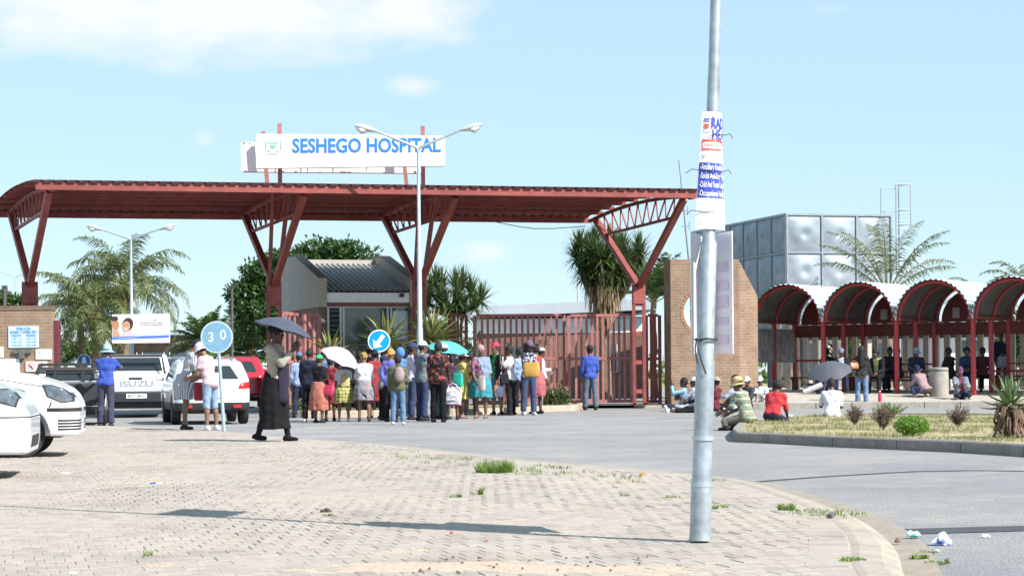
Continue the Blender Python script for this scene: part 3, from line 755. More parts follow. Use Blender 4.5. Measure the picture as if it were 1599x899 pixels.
o, w, h = wall_sign(-30, 541, 5.5, 558.5, 'white board corner above the rule board at the left edge of the photo', WHITE)
mb = MB(); a, b = on_wall(30, 560), on_wall(39, 547); mb.bbox((a.x, -.1, a.z), (b.x, 0, b.z), .01); mb.bbox((on_wall(21, 550).x, -.08, on_wall(21, 552).z), (on_wall(49, 550).x, 0, b.z+.03), .008)
mb.build('meter_box', M('grey_green_metal', (.12, .12, .11), .6), lw)
# ---------------------------------------------------------------- bus shelters
bs0 = W(1176, 560, 63.3); bs0.z = .38; BA = R(-33)
bs = thing('bus_shelter', 'row of red tube bus shelters with corrugated barrel roofs on the raised platform', 'bus shelter', bs0, BA)
b1 = Vector((math.cos(BA), math.sin(BA), 0)); b2 = Vector((-math.sin(BA), math.cos(BA), 0))
BW = 2.36; RR = 1.10; SPZ = W(1240, 503, 62.5).z-bs0.z; BD = 3.0; NB = 5
BRED = M('shelter_red', (.40, .035, .04), .42, var=.15, scale=6)
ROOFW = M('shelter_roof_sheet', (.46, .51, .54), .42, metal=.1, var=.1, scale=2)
SHADED_UNDERSIDE = M('weathered_shaded_roof_sheet', (.135, .125, .115), .8, var=.35, scale=2.2)  # weathered metal, darkened further by shade under the barrels put into the colour
NOTICE = M('notice_paper', (.45, .42, .42), .7, var=.2, scale=5)
for k in range(NB):
    cx_ = BW*(k+.5); mb = MB(); vs = []; na = 22; ny = 6; rows = []
    for i in range(na):
        for f, dr in ((0, 0), (.5, 0), (.62, .03), (.88, .03)): rows.append((math.pi*(i+f)/na, dr))
    rows.append((math.pi, 0))
    for a, dr in rows:
        r = RR+.05+dr
        for j in range(ny+1): vs.append((cx_-r*math.cos(a), -.18+(BD+.5)*j/ny, SPZ+r*math.sin(a)))
    mb.add(vs, [(i*(ny+1)+j, i*(ny+1)+j+1, (i+1)*(ny+1)+j+1, (i+1)*(ny+1)+j) for i in range(len(rows)-1) for j in range(ny)])
    mb.build('roof', ROOFW, bs, fix=False)
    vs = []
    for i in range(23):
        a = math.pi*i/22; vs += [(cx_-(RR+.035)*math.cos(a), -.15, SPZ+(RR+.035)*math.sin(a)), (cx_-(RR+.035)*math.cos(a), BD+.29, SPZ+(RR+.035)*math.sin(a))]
    mobj('roof_shaded_underside', vs, [(2*i, 2*i+1, 2*i+3, 2*i+2) for i in range(22)], SHADED_UNDERSIDE, bs)
    mb = MB(); mb.box((BW*k+.06, BD+.02, SPZ-.42), (BW*(k+1)-.06, BD+.05, SPZ-.03)); mb.build('valance', RED_D, bs)
    for j in range(3):
        y = BD*j/2; mb = MB()
        pts = [(cx_-RR*math.cos(math.pi*i/20), y, SPZ+RR*math.sin(math.pi*i/20)) for i in range(21)]
        mb.tube(pts, .05, 8); mb.build('arch', BRED, bs, smooth=True)
    mb = MB(); vs = [(cx_-RR*.88*math.cos(math.pi*i/16), BD+.05, SPZ+RR*.88*math.sin(math.pi*i/16)) for i in range(17)]
    vs += [(cx_+RR, BD+.05, SPZ-.02), (cx_-RR, BD+.05, SPZ-.02)]
    mb.add(vs+[Vector(v)+Vector((0, .02, 0)) for v in vs], [tuple(range(19)), tuple(range(19, 38))[::-1]]); mb.build('tympanum', RED_D, bs)
    if k in (1, 2, 3, 4):
        for dx, dz in ((.35, .15), (-.6, .1)):
            mb = MB(); mb.box((cx_+dx, BD+.03, SPZ+dz), (cx_+dx+.22, BD+.045, SPZ+dz+.32)); mb.build('notice', NOTICE, bs)
for k in range(NB+1):
    for j in range(3):
        y = BD*j/2; mb = MB(); mb.box((BW*k-.055, y-.055, -.35), (BW*k+.055, y+.055, SPZ+.02)); mb.box((BW*k-.15, y-.05, SPZ-.02), (BW*k+.15, y+.05, SPZ+.06))
        mb.build('post', BRED, bs)
    mb = MB(); mb.box((BW*k-.1, -.1, SPZ+.05), (BW*k+.1, BD+.2, SPZ+.09)); mb.build('gutter', RED_D, bs)
    if k not in (0,):
        mb = MB(); mb.box((BW*k-.02, .06, SPZ-.02), (BW*k+.02, BD-.06, SPZ+.02)); mb.build('rail', BRED, bs)
for k in range(NB):
    if k in (1, 3): 
        mb = MB(); mb.bar((BW*k+.06, BD, .85), (BW*(k+1)-.06, BD, .85), .05); mb.bar((BW*k+.06, BD, .35), (BW*(k+1)-.06, BD, .35), .05); mb.build('rail', BRED, bs)
    mb = MB()
    for q in range(3): mb.box((BW*k+.1, BD-.62+q*.15, .44), (BW*(k+1)-.1, BD-.5+q*.15, .48))
    for x in (.2, BW-.2): mb.box((BW*k+x-.03, BD-.6, -.1), (BW*k+x+.03, BD-.24, .44))
    mb.build('bench', RED_D, bs)
    mb = MB(); mb.bar((BW*k+.06, BD, 1.0 if k == 0 else .62), (BW*(k+1)-.06, BD, 1.0 if k == 0 else .62), .06); mb.build('rail', BRED, bs)
STAIN = M('stained_sheet', (.34, .32, .33), .5, metal=.2, var=.45, scale=4)
for y0 in (.06, 1.56):
    mb = MB(); n = 10; vs = []
    for i in range(n*2+1):
        y = y0+1.4*i/(n*2); x = .03+.02*(i % 2); vs += [(x, y, .95), (x, y, 2.0)]
    mb.add(vs, [(2*i, 2*i+2, 2*i+3, 2*i+1) for i in range(n*2)]); mb.build('side_panel', STAIN, bs, fix=False)
# concrete slat fence behind the shelters
sf0 = bs0+b2*(BD+1.15)-b1*1.2; sf0.z = .3
sf = thing('slat_fence', 'grey brown concrete slat fence behind the bus shelters', 'fence', sf0, BA)
SLAT = concrete('slat_concrete', (.27, .235, .20), world=False, sand=.2)
mb = MB(); x = 0; rr = random.Random(3)
while x < 16:
    w = .19+rr.uniform(-.015, .015); mb.bbox((x, -.03, 0), (x+w, .03, 2.28+rr.uniform(-.03, .03)), .008); x += w+.15+rr.uniform(-.02, .02)
mb.build('slats', SLAT, sf)
mb = MB(); mb.box((0, .035, .45), (16, .1, .57)); mb.box((0, .035, 1.75), (16, .1, 1.87)); mb.build('rail', SLAT, sf)
# ---------------------------------------------------------------- water tank
tc = W(1228, 335, 72.0); TB = R(15.5); PS = 1.335
tk = thing('water_tank', 'raised galvanised sectional water tank with pressed dished panels behind the bus shelters', 'water tank', (tc.x, tc.y, 0), TB)
GAL2 = M('tank_steel', (.30, .355, .405), .55, metal=.25, var=.28, scale=1.3)
def dish_panel(vs, fs, org, ux, uz, un):
    n = 14; b = len(vs)
    for i in range(n+1):
        for j in range(n+1):
            x, z = (i/n-.5)*2, (j/n-.5)*2; r = math.hypot(x, z)
            e = max(abs(x), abs(z)); d = 0
            if e < .92:
                d = .035*min(1, (.92-e)/.12)
                if r < .82: d += .05*min(1, (.82-r)/.34)
                if r < .24: d -= .05*min(1, (.24-r)/.10)
            vs.append(org+ux*(x+1)/2*PS+uz*(z+1)/2*PS+un*d)
    for i in range(n):
        for j in range(n): fs.append((b+i*(n+1)+j, b+(i+1)*(n+1)+j, b+(i+1)*(n+1)+j+1, b+i*(n+1)+j+1))
X3, Y3, Z3 = Vector((1, 0, 0)), Vector((0, 1, 0)), Vector((0, 0, 1)); NR = 3; zt0 = tc.z-NR*PS
for nm, ux, un, nc in (('front_side', X3, -Y3, 3), ('left_side', Y3, -X3, 7)):
    vs, fs = [], []
    for c in range(nc):
        for r in range(NR): dish_panel(vs, fs, ux*c*PS+Z3*(zt0+r*PS), ux, Z3, un)
    mobj(nm, vs, fs, GAL2, tk, smooth=True)
    fl = MB()
    for c in range(nc+1): fl.box((-.03, -.03, 0), (.03, .03, NR*PS), Matrix.Translation(ux*c*PS+un*.03+Z3*zt0))
    for r in range(NR+1): fl.bar(un*.03+Z3*(zt0+r*PS), ux*nc*PS+un*.03+Z3*(zt0+r*PS), .055)
    fl.build('flange', M('tank_flange', (.30, .33, .35), .5, metal=.4), tk)
mb = MB(); mb.box((0, 0, zt0), (3*PS, 7*PS, tc.z-.01)); mb.build('shell', GAL2, tk)
mb = MB(); mb.box((-.05, -.05, tc.z), (3*PS+.05, 7*PS+.05, tc.z+.05)); mb.build('lid', GAL2, tk)
for i in range(3):
    for j in range(4): mb = MB(); mb.bar((i*PS*1.5, j*PS*7/3, 0), (i*PS*1.5, j*PS*7/3, zt0), .25); mb.build('stand_leg', M('stand_steel', (.25, .26, .27), .6, metal=.3), tk)
ld = MB(); x0 = 3*PS+.12; zlt = W(1395, 287, 72.8).z; xs = (x0-.35, x0+.05, x0+.35, x0+.62)
for i, x in enumerate(xs): ld.tube([(x, -.1 if i % 2 else .3, zt0-2 if i in (1, 2) else tc.z-.4), (x, -.1 if i % 2 else .3, zlt-(.12 if i == 0 else 0))], .028, 6)
for z in (zlt, zlt-.9, tc.z-.3): ld.tube([(xs[1], -.1, z), (xs[2], .3, z), (xs[3], -.1, z), (xs[1], -.1, z)], .022, 6)
ld.tube([(xs[0], .3, zlt-.12), (xs[2], .3, zlt-.1)], .02, 6); ld.tube([(xs[0], .3, zlt-.95), (xs[2], .3, zlt-.95)], .02, 6)
for k in range(16): ld.bar((xs[1], -.1, zlt-1-k*.28), (xs[3], -.1, zlt-1-k*.28), .02)
ld.build('ladder', GALV, tk)
# ---------------------------------------------------------------- buildings behind the gate and on the far sides
def low_building(name, label, px0, px1, Y, z_eave, z_fas, wallm, fasm, depth=8, rot=0, drop=0, band=None, nwin=0):
    a = W(px0, 560, Y); b = W(px1, 560, Y); L = (b.x-a.x); o = thing(name, label, 'building', (a.x, Y, 0), rot)
    mb = MB(); mb.box((0, .6, 0), (L, depth, z_eave)); mb.build('wall', wallm, o)
    mb = MB(); zf2 = z_eave+z_fas
    mb.add([(-.3, 0, z_eave), (L+.3, 0, z_eave+drop), (L+.3, 0, zf2+drop), (-.3, 0, zf2), (-.3, depth+.6, z_eave), (L+.3, depth+.6, z_eave+drop), (L+.3, depth+.6, zf2+drop), (-.3, depth+.6, zf2)],
           [(0, 1, 2, 3), (7, 6, 5, 4), (0, 4, 5, 1), (1, 5, 6, 2), (2, 6, 7, 3), (3, 7, 4, 0)]); mb.build('roof', fasm, o)
    if band:
        mb = MB(); mb.box((.02, .57, band[0]), (L-.02, .6, band[1])); mb.build('band', WHITE, o)
    for k in range(nwin):
        x = L*(k+.5)/nwin; mb = MB(); mb.box((x-.5, .55, 1.1), (x+.5, .59, 2.2)); f_ = mb.build('window', GLASS, o)
        mb = MB()
        for q in (x-.52, x+.5): mb.box((q, .53, 1.08), (q+.03, .6, 2.22))
        mb.box((x-.52, .53, 1.07), (x+.53, .6, 1.1)); mb.build('frame', WHITE, f_)
    return o
ROOFB = M('blue_grey_fascia', (.42, .46, .50), .6, var=.06, scale=2)
low_building('ward_block', 'long low red brick ward block with a pale blue roof edge behind the gate', 744, 1012, 84, 3.35, .45, BRICK3, ROOFB, band=(2.7, 3.3), drop=.28, nwin=2)
low_building('ward_block', 'orange brick building behind the billboard at the left', 172, 300, 96, 3.0, .25, BRICK, ROOFB, nwin=3)
low_building('shed', 'low white shed between the palm trunks and the maroon post', 80, 122, 110, 2.6, .9, WHITE, WHITE)
low_building('clinic_block', 'cream building seen through the gaps of the slat fence', 1235, 1480, 86, 3.1, .3, M('cream_wall', (.62, .56, .47), .8, var=.06, scale=3), ROOFB, nwin=4)
low_building('clinic_block', 'white building seen through the slat fence at the right edge', 1482, 1640, 80, 2.6, .3, WHITE, ROOFB, nwin=2)
# ---------------------------------------------------------------- lamps
def street_lamp(label, px, pyj, Y, span, rise, base=0., r0=.085, sc_=1.):
    b = W(px, 560, Y); zj = W(px, pyj, Y).z
    o = thing('street_lamp', label, 'street lamp', (b.x, Y, base)); hj = zj-base
    mb = MB(); mb.tube([(0, 0, 0), (0, 0, hj*.3), (0, 0, hj*.3+.02), (0, 0, hj*.62), (0, 0, hj*.62+.02), (0, 0, hj)], [r0, r0*.95, r0*.78, r0*.72, r0*.58, r0*.5], 12); mb.build('pole', GALV, o, smooth=True)
    for s in (-1, 1):
        mb = MB(); e = Vector((s*span*.72, 0, hj+rise*.8)); mb.tube([(0, 0, hj-.05), (s*.06, 0, hj+.02), e], [.045*sc_, .04*sc_, .03*sc_], 8); arm = mb.build('arm', GALV, o, smooth=True)
        d = Vector((s*.97, 0, .26)).normalized(); mb = MB()
        pts = [e-d*.03, e+d*.08, e+d*.25*sc_, e+d*.42*sc_, e+d*.55*sc_]; mb.tube(pts, [.035*sc_, .06*sc_, .085*sc_, .085*sc_, .04*sc_], 10); hd = mb.build('lamp_head', M('lamp_grey', (.55, .57, .58), .4, metal=.3), arm, smooth=True)
        mb = MB(); mb.tube([e+d*.24*sc_-Vector((0, 0, .05)), e+d*.36*sc_-Vector((0, 0, .09)), e+d*.5*sc_-Vector((0, 0, .05))], [.05*sc_, .09*sc_, .05*sc_], 10); mb.build('lens', M('lamp_lens', (.62, .60, .55), .2), arm, smooth=True)
    return o
street_lamp('tall double arm street lamp in front of the canopy and name board', 656, 231, 53.4, 1.54, .57, .16)
street_lamp('double arm street lamp by the billboard and the left palms', 206, 373, 74.6, 1.47, .44)
street_lamp('distant double arm street lamp above the left brick wall', 25, 433, 165, 1.65, .55)
# foreground pole with the election style college posters
pb = G(1093, 846, .06); PY = pb.y
pl = thing('lamp_pole', 'stepped galvanised lamp pole in the foreground with posters tied round it', 'lamp pole', pb)
lean = Vector((math.tan(R(2.2)), 0, 1)).normalized()
def on_pole(z): return Vector((lean.x/lean.z*z, 0, z))
kP = PY/F
mb = MB(); prof = []
for z0, z1, w in ((0, .335, 33.5), (.335, .60, 30.5), (.60, 1.06, 30), (1.06, 1.75, 26), (1.75, 2.7, 19.5), (2.7, 5.0, 18), (5.0, 8.2, 14)):
    prof += [(z0+.012, w*kP/2), (z1-.012, w*kP/2*.985)]
mb.tube([on_pole(z) for z, r in prof], [r for z, r in prof], 28); mb.build('pole', M('pole_galvanised', (.41, .455, .49), .42, metal=.45, var=.32, scale=11, bmp=.05), pl, smooth=True)
for z in (.335, .605): mb = MB(); mb.tube([on_pole(z-.012), on_pole(z+.012)], [32.5*kP/2+.003]*2, 28); mb.build('collar', GALV, pl, smooth=True)
for s in (-1, 1):
    mb = MB(); e = on_pole(8.2); mb.tube([e, e+Vector((s*.06, 0, .08)), e+Vector((s*1.2, 0, .5))], [.045, .04, .03], 8); a_ = mb.build('arm', GALV, pl, smooth=True)
    mb = MB(); mb.tube([e+Vector((s*1.15, 0, .49)), e+Vector((s*1.4, 0, .57)), e+Vector((s*1.75, 0, .66))], [.05, .09, .05], 10); mb.build('lamp_head', GALV, a_, smooth=True)
PAPER = M('poster_white', (.82, .82, .83), .55, var=.03, scale=5)
PBLUE = M('poster_blue', (.045, .07, .42), .5, var=.08); PRED = M('poster_red', (.62, .10, .08), .5); PBACK = M('poster_back', (.74, .72, .80), .6, var=.05, scale=6)  # lilac of the back sheet carries the shade on its turned-away side
def bend_mesh(o, bend):
    for v in o.data.vertices: v.co = bend(v.co)
def poster(label, zc_, w, h, bendr, rz, yoff, tiltz, m, draw=None, xoff=0., taper=0.):
    """cardboard sheet bowed round the pole; local x across, z up, faces -y"""
    o = thing('poster', label, 'poster', pb+on_pole(zc_)+Vector((xoff, yoff, 0)), rz)
    def bend(p):
        if taper:
            u = p.x+w/2; br = bendr*(1-.42*p.z/h); u *= br/bendr; a = min(-.45+u/br, 1.75); e = max(0, u-(1.75+.45)*br)
            q = Vector((math.sin(a)*br+math.cos(a)*e, br*(1-math.cos(a))+math.sin(a)*e+p.y*(1 if a < 1.6 else .2), p.z))
            return Matrix.Rotation(tiltz, 3, 'Y') @ q
        a = p.x/bendr; q = Vector((math.sin(a)*bendr, bendr*(1-math.cos(a))+p.y, p.z))
        return Matrix.Rotation(tiltz, 3, 'Y') @ q
    vs = []; n = 16; mz = 10
    for y in (0, .005):
        for i in range(n+1):
            for j in range(mz+1): vs.append(bend(Vector(((i/n-.5)*w, y, (j/mz-.5)*h))))
    S = (n+1)*(mz+1); fs = []
    for k in (0, 1):
        for i in range(n):
            for j in range(mz):
                q = (k*S+i*(mz+1)+j, k*S+(i+1)*(mz+1)+j, k*S+(i+1)*(mz+1)+j+1, k*S+i*(mz+1)+j+1); fs.append(q if k == 0 else q[::-1])
    rim = [i*(mz+1) for i in range(n+1)]+[n*(mz+1)+j for j in range(1, mz+1)]+[i*(mz+1)+mz for i in range(n-1, -1, -1)]+[j for j in range(mz-1, 0, -1)]
    fs += [(rim[k], S+rim[k], S+rim[(k+1) % len(rim)], rim[(k+1) % len(rim)]) for k in range(len(rim))]
    mobj('sheet', vs, fs, m, o, smooth=False)
    def flat(name, pts, mm):
        x0, z0, x1, z1 = pts; vs = []; n = 14
        for i in range(n+1):
            for z in (z0, z1): vs.append(bend(Vector((x0+(x1-x0)*i/n, -.0025, z))))
        mobj(name, vs, [(2*i, 2*i+2, 2*i+3, 2*i+1) for i in range(n)], mm, o)
    def txt(s, size, x, z, mm, width=None, bold=0., align='CENTER'):
        t = text(s, size, mm, o, (0, 0, 0), (0, 0, 0), bold, align, 0., width)
        bm = bmesh.new(); bm.from_mesh(t.data)
        bmesh.ops.triangulate(bm, faces=bm.faces[:]); bmesh.ops.subdivide_edges(bm, edges=[e for e in bm.edges if e.calc_length() > .03], cuts=2, use_grid_fill=False)
        for v in bm.verts: v.co = bend(Vector((v.co.x+x, -.0045, v.co.y+z)))
        bm.to_mesh(t.data); bm.free(); return t
    if draw: draw(flat, txt, w, h)
    return o
def draw_top(flat, txt, w, h):
    L_ = -w/2
    flat('colour_block', (L_+.002, -h*.235, w*.5, h*.065), PBLUE)
    for a, b, c, d in ((.012, .245, .10, .262), (.11, .245, .22, .262), (.012, .170, .15, .185), (.012, .17, .018, .262), (.155, .17, .162, .262), (.18, .175, .24, .19), (.18, .22, .25, .24)): flat('colour_block', (L_+a, h*b, L_+c, h*d), PRED)
    for a, b, c, d, mm in ((.015, .43, .06, .44, PBLUE), (.015, .412, .06, .42, PBLUE), (.02, .365, .055, .395, PRED), (.025, .352, .05, .365, PRED), (.012, .328, .025, .335, PBLUE), (.05, .328, .063, .335, PBLUE), (.028, .315, .048, .321, PBLUE)): flat('emblem', (L_+a, b*h, L_+c, d*h), mm)
    txt('RADIANT', .09, L_+.205, h*.40, PBLUE, width=.27, bold=.03); txt('HEALTH', .085, L_+.20, h*.305, PBLUE, width=.24, bold=.02)
    txt('NURSING AND', .026, L_+.085, h*.215, PRED, width=.12, bold=.01)
    txt('NATIONAL CERTIFICATE', .042, L_+.125, h*.118, M('poster_grey_text', (.25, .25, .38), .6), width=.225)
    for k, s in enumerate(('-Ancillary Health Care', '-Social Auxiliary Worker', '-Child And Youth Care Worker', '-Occupational Health Safety')):
        txt(s, .048, L_+.108+.004*k, h*(.026-.075*k), WHITE, width=.195+.008*k, bold=.014)
    for k in range(3): txt('Contact the campus for registration and fees', .02, L_+.13, h*(-.32-.03*k), FAINT, width=.22)
    txt('Register now for classes near you', .03, L_+.13, -h*.44, M('poster_pink_text', (.75, .45, .5), .6), width=.23)
zt_, zb2 = W(1105, 176, PY).z-.06, W(1105, 358, PY).z-.06
poster('white and blue college poster bowed round the foreground pole, the uppermost in view', (zt_+zb2)/2, .52, (zt_-zb2), .108, 0, -.055, R(2.4), PAPER, draw_top, xoff=-.03, taper=1)
zt_, zb2 = W(1105, 360, PY).z-.06, W(1105, 552, PY).z-.06
def draw_low(flat, txt, w, h):
    PL_ = M('poster_faded_print', (.66, .58, .70), .6, var=.12, scale=8)
    for a, b in ((.18, .26), (.02, .10), (-.12, -.02), (-.26, -.2), (-.42, -.34)): flat('colour_block', (-w*.38, h*a, w*.4, h*b), PL_)
poster('white poster board tied behind the left side of the foreground pole', (zt_+zb2)/2, .58, (zt_-zb2), 4., R(78), .325, 0, PAPER, None, xoff=-.018)
poster('shade-toned lilac poster board tied behind the right side of the foreground pole', (zt_+zb2)/2, .58, (zt_-zb2), 4., R(-77), .325, 0, PBACK, draw_low, xoff=.075)
poster('white poster high on the foreground pole, above the picture', 3.95, .58, .62, 4., R(80), .325, 0, PAPER, None, xoff=.03)
for z, l, s in ((W(1100, 214, PY).z-.06, .04, 1), (W(1100, 268, PY).z-.06, .07, -1), (W(1100, 332, PY).z-.06, .06, -1), (W(1100, 270, PY).z-.06, .035, 1)):
    ti = MB(); c_ = on_pole(z); ti.tube([c_+Vector((-s*.02, -.062, 0)), c_+Vector((s*.08, -.055, .004)), c_+Vector((s*(.08+l*.5), -.04, .012)), c_+Vector((s*(.08+l), -.03, -.012))], .0022, 5); ti.build('cable_tie', BLACK, pl)
wr = MB(); zq = W(1095, 530, PY).z-.06
ring = [on_pole(zq)+Vector((.064*math.cos(a), .064*math.sin(a), .004*math.sin(3*a))) for a in [i*math.pi/8 for i in range(17)]]
wr.tube(ring, .006, 6); wr.tube([ring[10], on_pole(zq-.05)+Vector((-.05, -.062, 0)), on_pole(zq-.12)+Vector((-.03, -.07, 0)), on_pole(zq-.2)+Vector((.0, -.068, 0))], .005, 6); wr.tube([ring[9], on_pole(zq-.06)+Vector((-.066, -.05, 0)), on_pole(zq-.14)+Vector((-.05, -.06, 0))], .005, 6)
wr.build('wire_tie', M('dark_wire', (.03, .03, .035), .6), pl, smooth=True)
# ---------------------------------------------------------------- round traffic signs, billboard, small masts
def round_sign(label, px, py, Y, r, base_px=None, tilt=0., face=BLUE, rimm=WHITE, draw=None, base=0., pole=GALV):
    c = W(px, py, Y); b = Vector((c.x, c.y, base))
    if base_px: b.x = W(base_px, py, Y).x
    o = thing('road_sign', label, 'road sign', b); c = c-b
    mb = MB(); mb.tube([(0, .035, 0), (c.x, .035, c.z+r*.7)], .032, 10); mb.build('post', pole, o, smooth=True)
    mb = MB(); mb.disc((c.x, 0, c.z), r, (0, -1, 0), 0, .012); d = mb.build('sign_plate', rimm, o)
    mb = MB(); mb.disc((c.x, 0, c.z), r*.90, (0, -1, 0), .003, .0025); mb.build('sign_face', face, d)
    if draw: draw(d, c)
    return o
def d30(d, c):
    g = M('sign_pale', (.52, .60, .64), .5)
    t = text('3', .24, g, d, (c.x-.105, -.004, c.z-.01), bold=.02); t = text('0', .24, g, d, (c.x+.11, -.004, c.z+.03), bold=.02)
g = G(347, 674.5, .05)
round_sign('faded pale blue round 30 speed sign on a leaning pole in front of two women', 338.5, 526, g.y, 25.2*g.y/F, 348.5, face=M('faded_sign_blue', (.17, .33, .46), .55, var=.1), rimm=M('faded_rim', (.42, .52, .56), .6), draw=d30, base=.04, pole=M('pole_pale', (.42, .52, .58), .45, metal=.4))
def darrow(d, c):
    mb = MB(); Mx = Matrix.Translation((c.x-.02, 0, c.z-.03)) @ Matrix.Rotation(R(38), 4, 'Y')
    mb.prism([(-.05, .22), (.05, .22), (.05, -.03), (.15, -.03), (0, -.2), (-.15, -.03), (-.05, -.03)], -.007, -.0035, Mx); mb.build('emblem', WHITE, d)
round_sign('bright blue round sign with a white arrow pointing down left above the queue', 592, 532, 52.8, 17.6*52.8/F, face=M('bright_sign_blue', (.0, .30, .70), .4, var=.04), draw=darrow, base=.15)
def dped(d, c):
    mb = MB(); mb.prism([(-.04, .1), (.03, .12), (.05, 0), (.09, -.14), (-.02, -.14), (-.1, -.14)], -.007, -.0035, Matrix.Translation((c.x, 0, c.z))); mb.build('emblem', WHITE, d)
round_sign('small blue round sign with a white figure above the black pickup', 131.5, 563, 58.5, 10.5*58.5/F, face=M('deep_sign_blue', (.01, .16, .48), .4, var=.05), draw=dped)
bq = W(220, 513, 74)
bl = thing('billboard', 'white health billboard with a smiling couple on two thin posts before the left palms', 'billboard', (bq.x, 74, 0))
kb = 74/F; w, h = 45*kb, 22.5*kb; z = bq.z
mb = MB(); mb.bbox((-w, 0, z-h), (w, .06, z+h), .01); pn = mb.build('panel', WHITE, bl)
for x in (-w*.9, w*.87):
    mb = MB(); mb.box((x-.035, .08, 0), (x+.035, .15, z+h)); mb.build('post', M('dark_post', (.07, .05, .05), .6), bl)
def bpoly(pts, m, dy, nm='picture'):
    mb = MB(); mb.prism([(a*kb, b*kb) for a, b in pts], -dy, -dy+.002, Matrix.Translation((0, 0, z))); mb.build(nm, m, pn)
def oval(cx, cz, rx, rz, n=20, rot=0): return [(cx+rx*math.cos(2*math.pi*i/n)*math.cos(rot)-rz*math.sin(2*math.pi*i/n)*math.sin(rot), cz+rx*math.cos(2*math.pi*i/n)*math.sin(rot)+rz*math.sin(2*math.pi*i/n)*math.cos(rot)) for i in range(n)]
SK1 = M('print_skin', (.48, .24, .13), .6, var=.2, scale=30); SK2 = M('print_skin_light', (.58, .32, .19), .6, var=.15, scale=30); HAIRP = M('print_hair', (.05, .03, .035), .6); LILAC = M('print_blouse', (.62, .52, .56), .6)
bpoly([(-44, -12), (-44, 2), (-36, -2), (-32, -12)], SK2, .004); bpoly(oval(-40, 8, 6, 9.5, rot=.3), SK1, .006); bpoly(oval(-41, 16, 6, 4), HAIRP, .008)
bpoly([(-33, -12), (-27, -3), (-14, -2), (-9, -12)], LILAC, .005); bpoly(oval(-20.5, 7, 8.6, 10.5, rot=-.3), HAIRP, .0065); bpoly(oval(-23, 3.5, 6.2, 8.5, rot=-.2), SK2, .0085); bpoly(oval(-23.5, -.6, 2.8, 1.1, rot=.2), WHITE, .0105)
for dx in (-2.6, 1.9): bpoly(oval(-23+dx, 5.4, .9, .6), HAIRP, .0105)
bpoly([(-44, -16.5), (44, -14), (44, -10), (-44, -12.5)], M('print_blue', (.10, .20, .62), .5), .012, 'colour_band')
for s, x, zz, mm, wd2 in (('Live healthy', 17, 13, TXR, 19), ('Working towards a better healthcare', 17, 9.5, TXK, 38), ('for all our communities', 17, 6, TXK, 34), ('Know your status', 19, .5, FAINT, 16), ('Get tested today', 19, -5, FAINT, 16)):
    text(s, 2.8*kb, mm, pn, (x*kb, -.006, z+zz*kb), width=wd2*kb)
text('www.health.gov', 2.4*kb, WHITE, pn, (-21*kb, -.015, z-14*kb), width=30*kb)
def post(label, px, ytop, Y, r, m, name='utility_post', base=0., cat='post', lean_px=0):
    a = W(px, 560, Y); t = W(px+lean_px, ytop, Y); mb = MB(); mb.tube([(a.x, a.y, base), t], [r, r*.85], 10); mb.box((-r*1.15, -r*1.15, -.03), (r*1.15, r*1.15, .03), Matrix.Translation(t))
    return tag(mb.build(name, m, smooth=True), label, cat)
post('thin dark post standing before the big leafy tree', 362, 447, 70, .055, M('weathered_post', (.10, .085, .09), .8, var=.3))
post('short dark post rising behind the left brick wall', 8, 447, 75, .08, M('weathered_post', (.1, .1, .1), .8), lean_px=-1)
post('thin lamp standard far behind the sliding gate', 902, 432, 120, .05, GREYP)
an = MB(); p0 = W(1076, 410, 66); p1 = W(1060, 250, 66); b0 = Vector((p0.x+.2, 66, 0)); an.tube([b0, p0, p1], [.05, .035, .018], 6)
for f in (.35, .5, .62): q = p0.lerp(p1, f); an.tube([q+Vector((-.12, 0, 0)), q+Vector((.14, 0, .02))], .012, 5); an.tube([q+Vector((.12, 0, -.12)), q+Vector((.12, 0, .16))], .012, 5)
tag(an.build('antenna_mast', M('mast_grey', (.25, .26, .28), .5, metal=.4), smooth=True), 'slim leaning radio aerial beside the posters on the pole', 'antenna')
wz = MB(); pa, pb3, pm = W(752, 342, 62), W(914, 353, 62), W(835, 357, 62); wz.tube(smooth_line([pa, pm, pb3], .4), .012, 5)
tag(wz.build('cable', BLACK), 'thin sagging cable under the right half of the canopy', 'cable')
# concrete litter bin
q = W(1466, 620, 59.0); tb = thing('litter_bin', 'round grey concrete litter bin on the bus stop platform', 'bin', (q.x, 59, plat_z(59)-.01))
BIN = concrete('bin_concrete', (.36, .34, .30), world=False, sand=.2); kz = 59/F
mb = MB(); mb.lathe([(14.8*kz, 0), (15.2*kz, .04), (15.4*kz, .5), (14.8*kz, .74), (14.8*kz, .76), (15.2*kz, .77), (15.1*kz, .83), (13*kz, .845), (12*kz, .8), (11.5*kz, .2)], 32); mb.build('drum', BIN, tb, smooth=True)
mb = MB(); mb.tube([(15.25*kz*math.cos(a), 15.25*kz*math.sin(a), .755) for a in [i*math.pi/16 for i in range(33)]], .008, 5); mb.build('band', BLACK, tb)
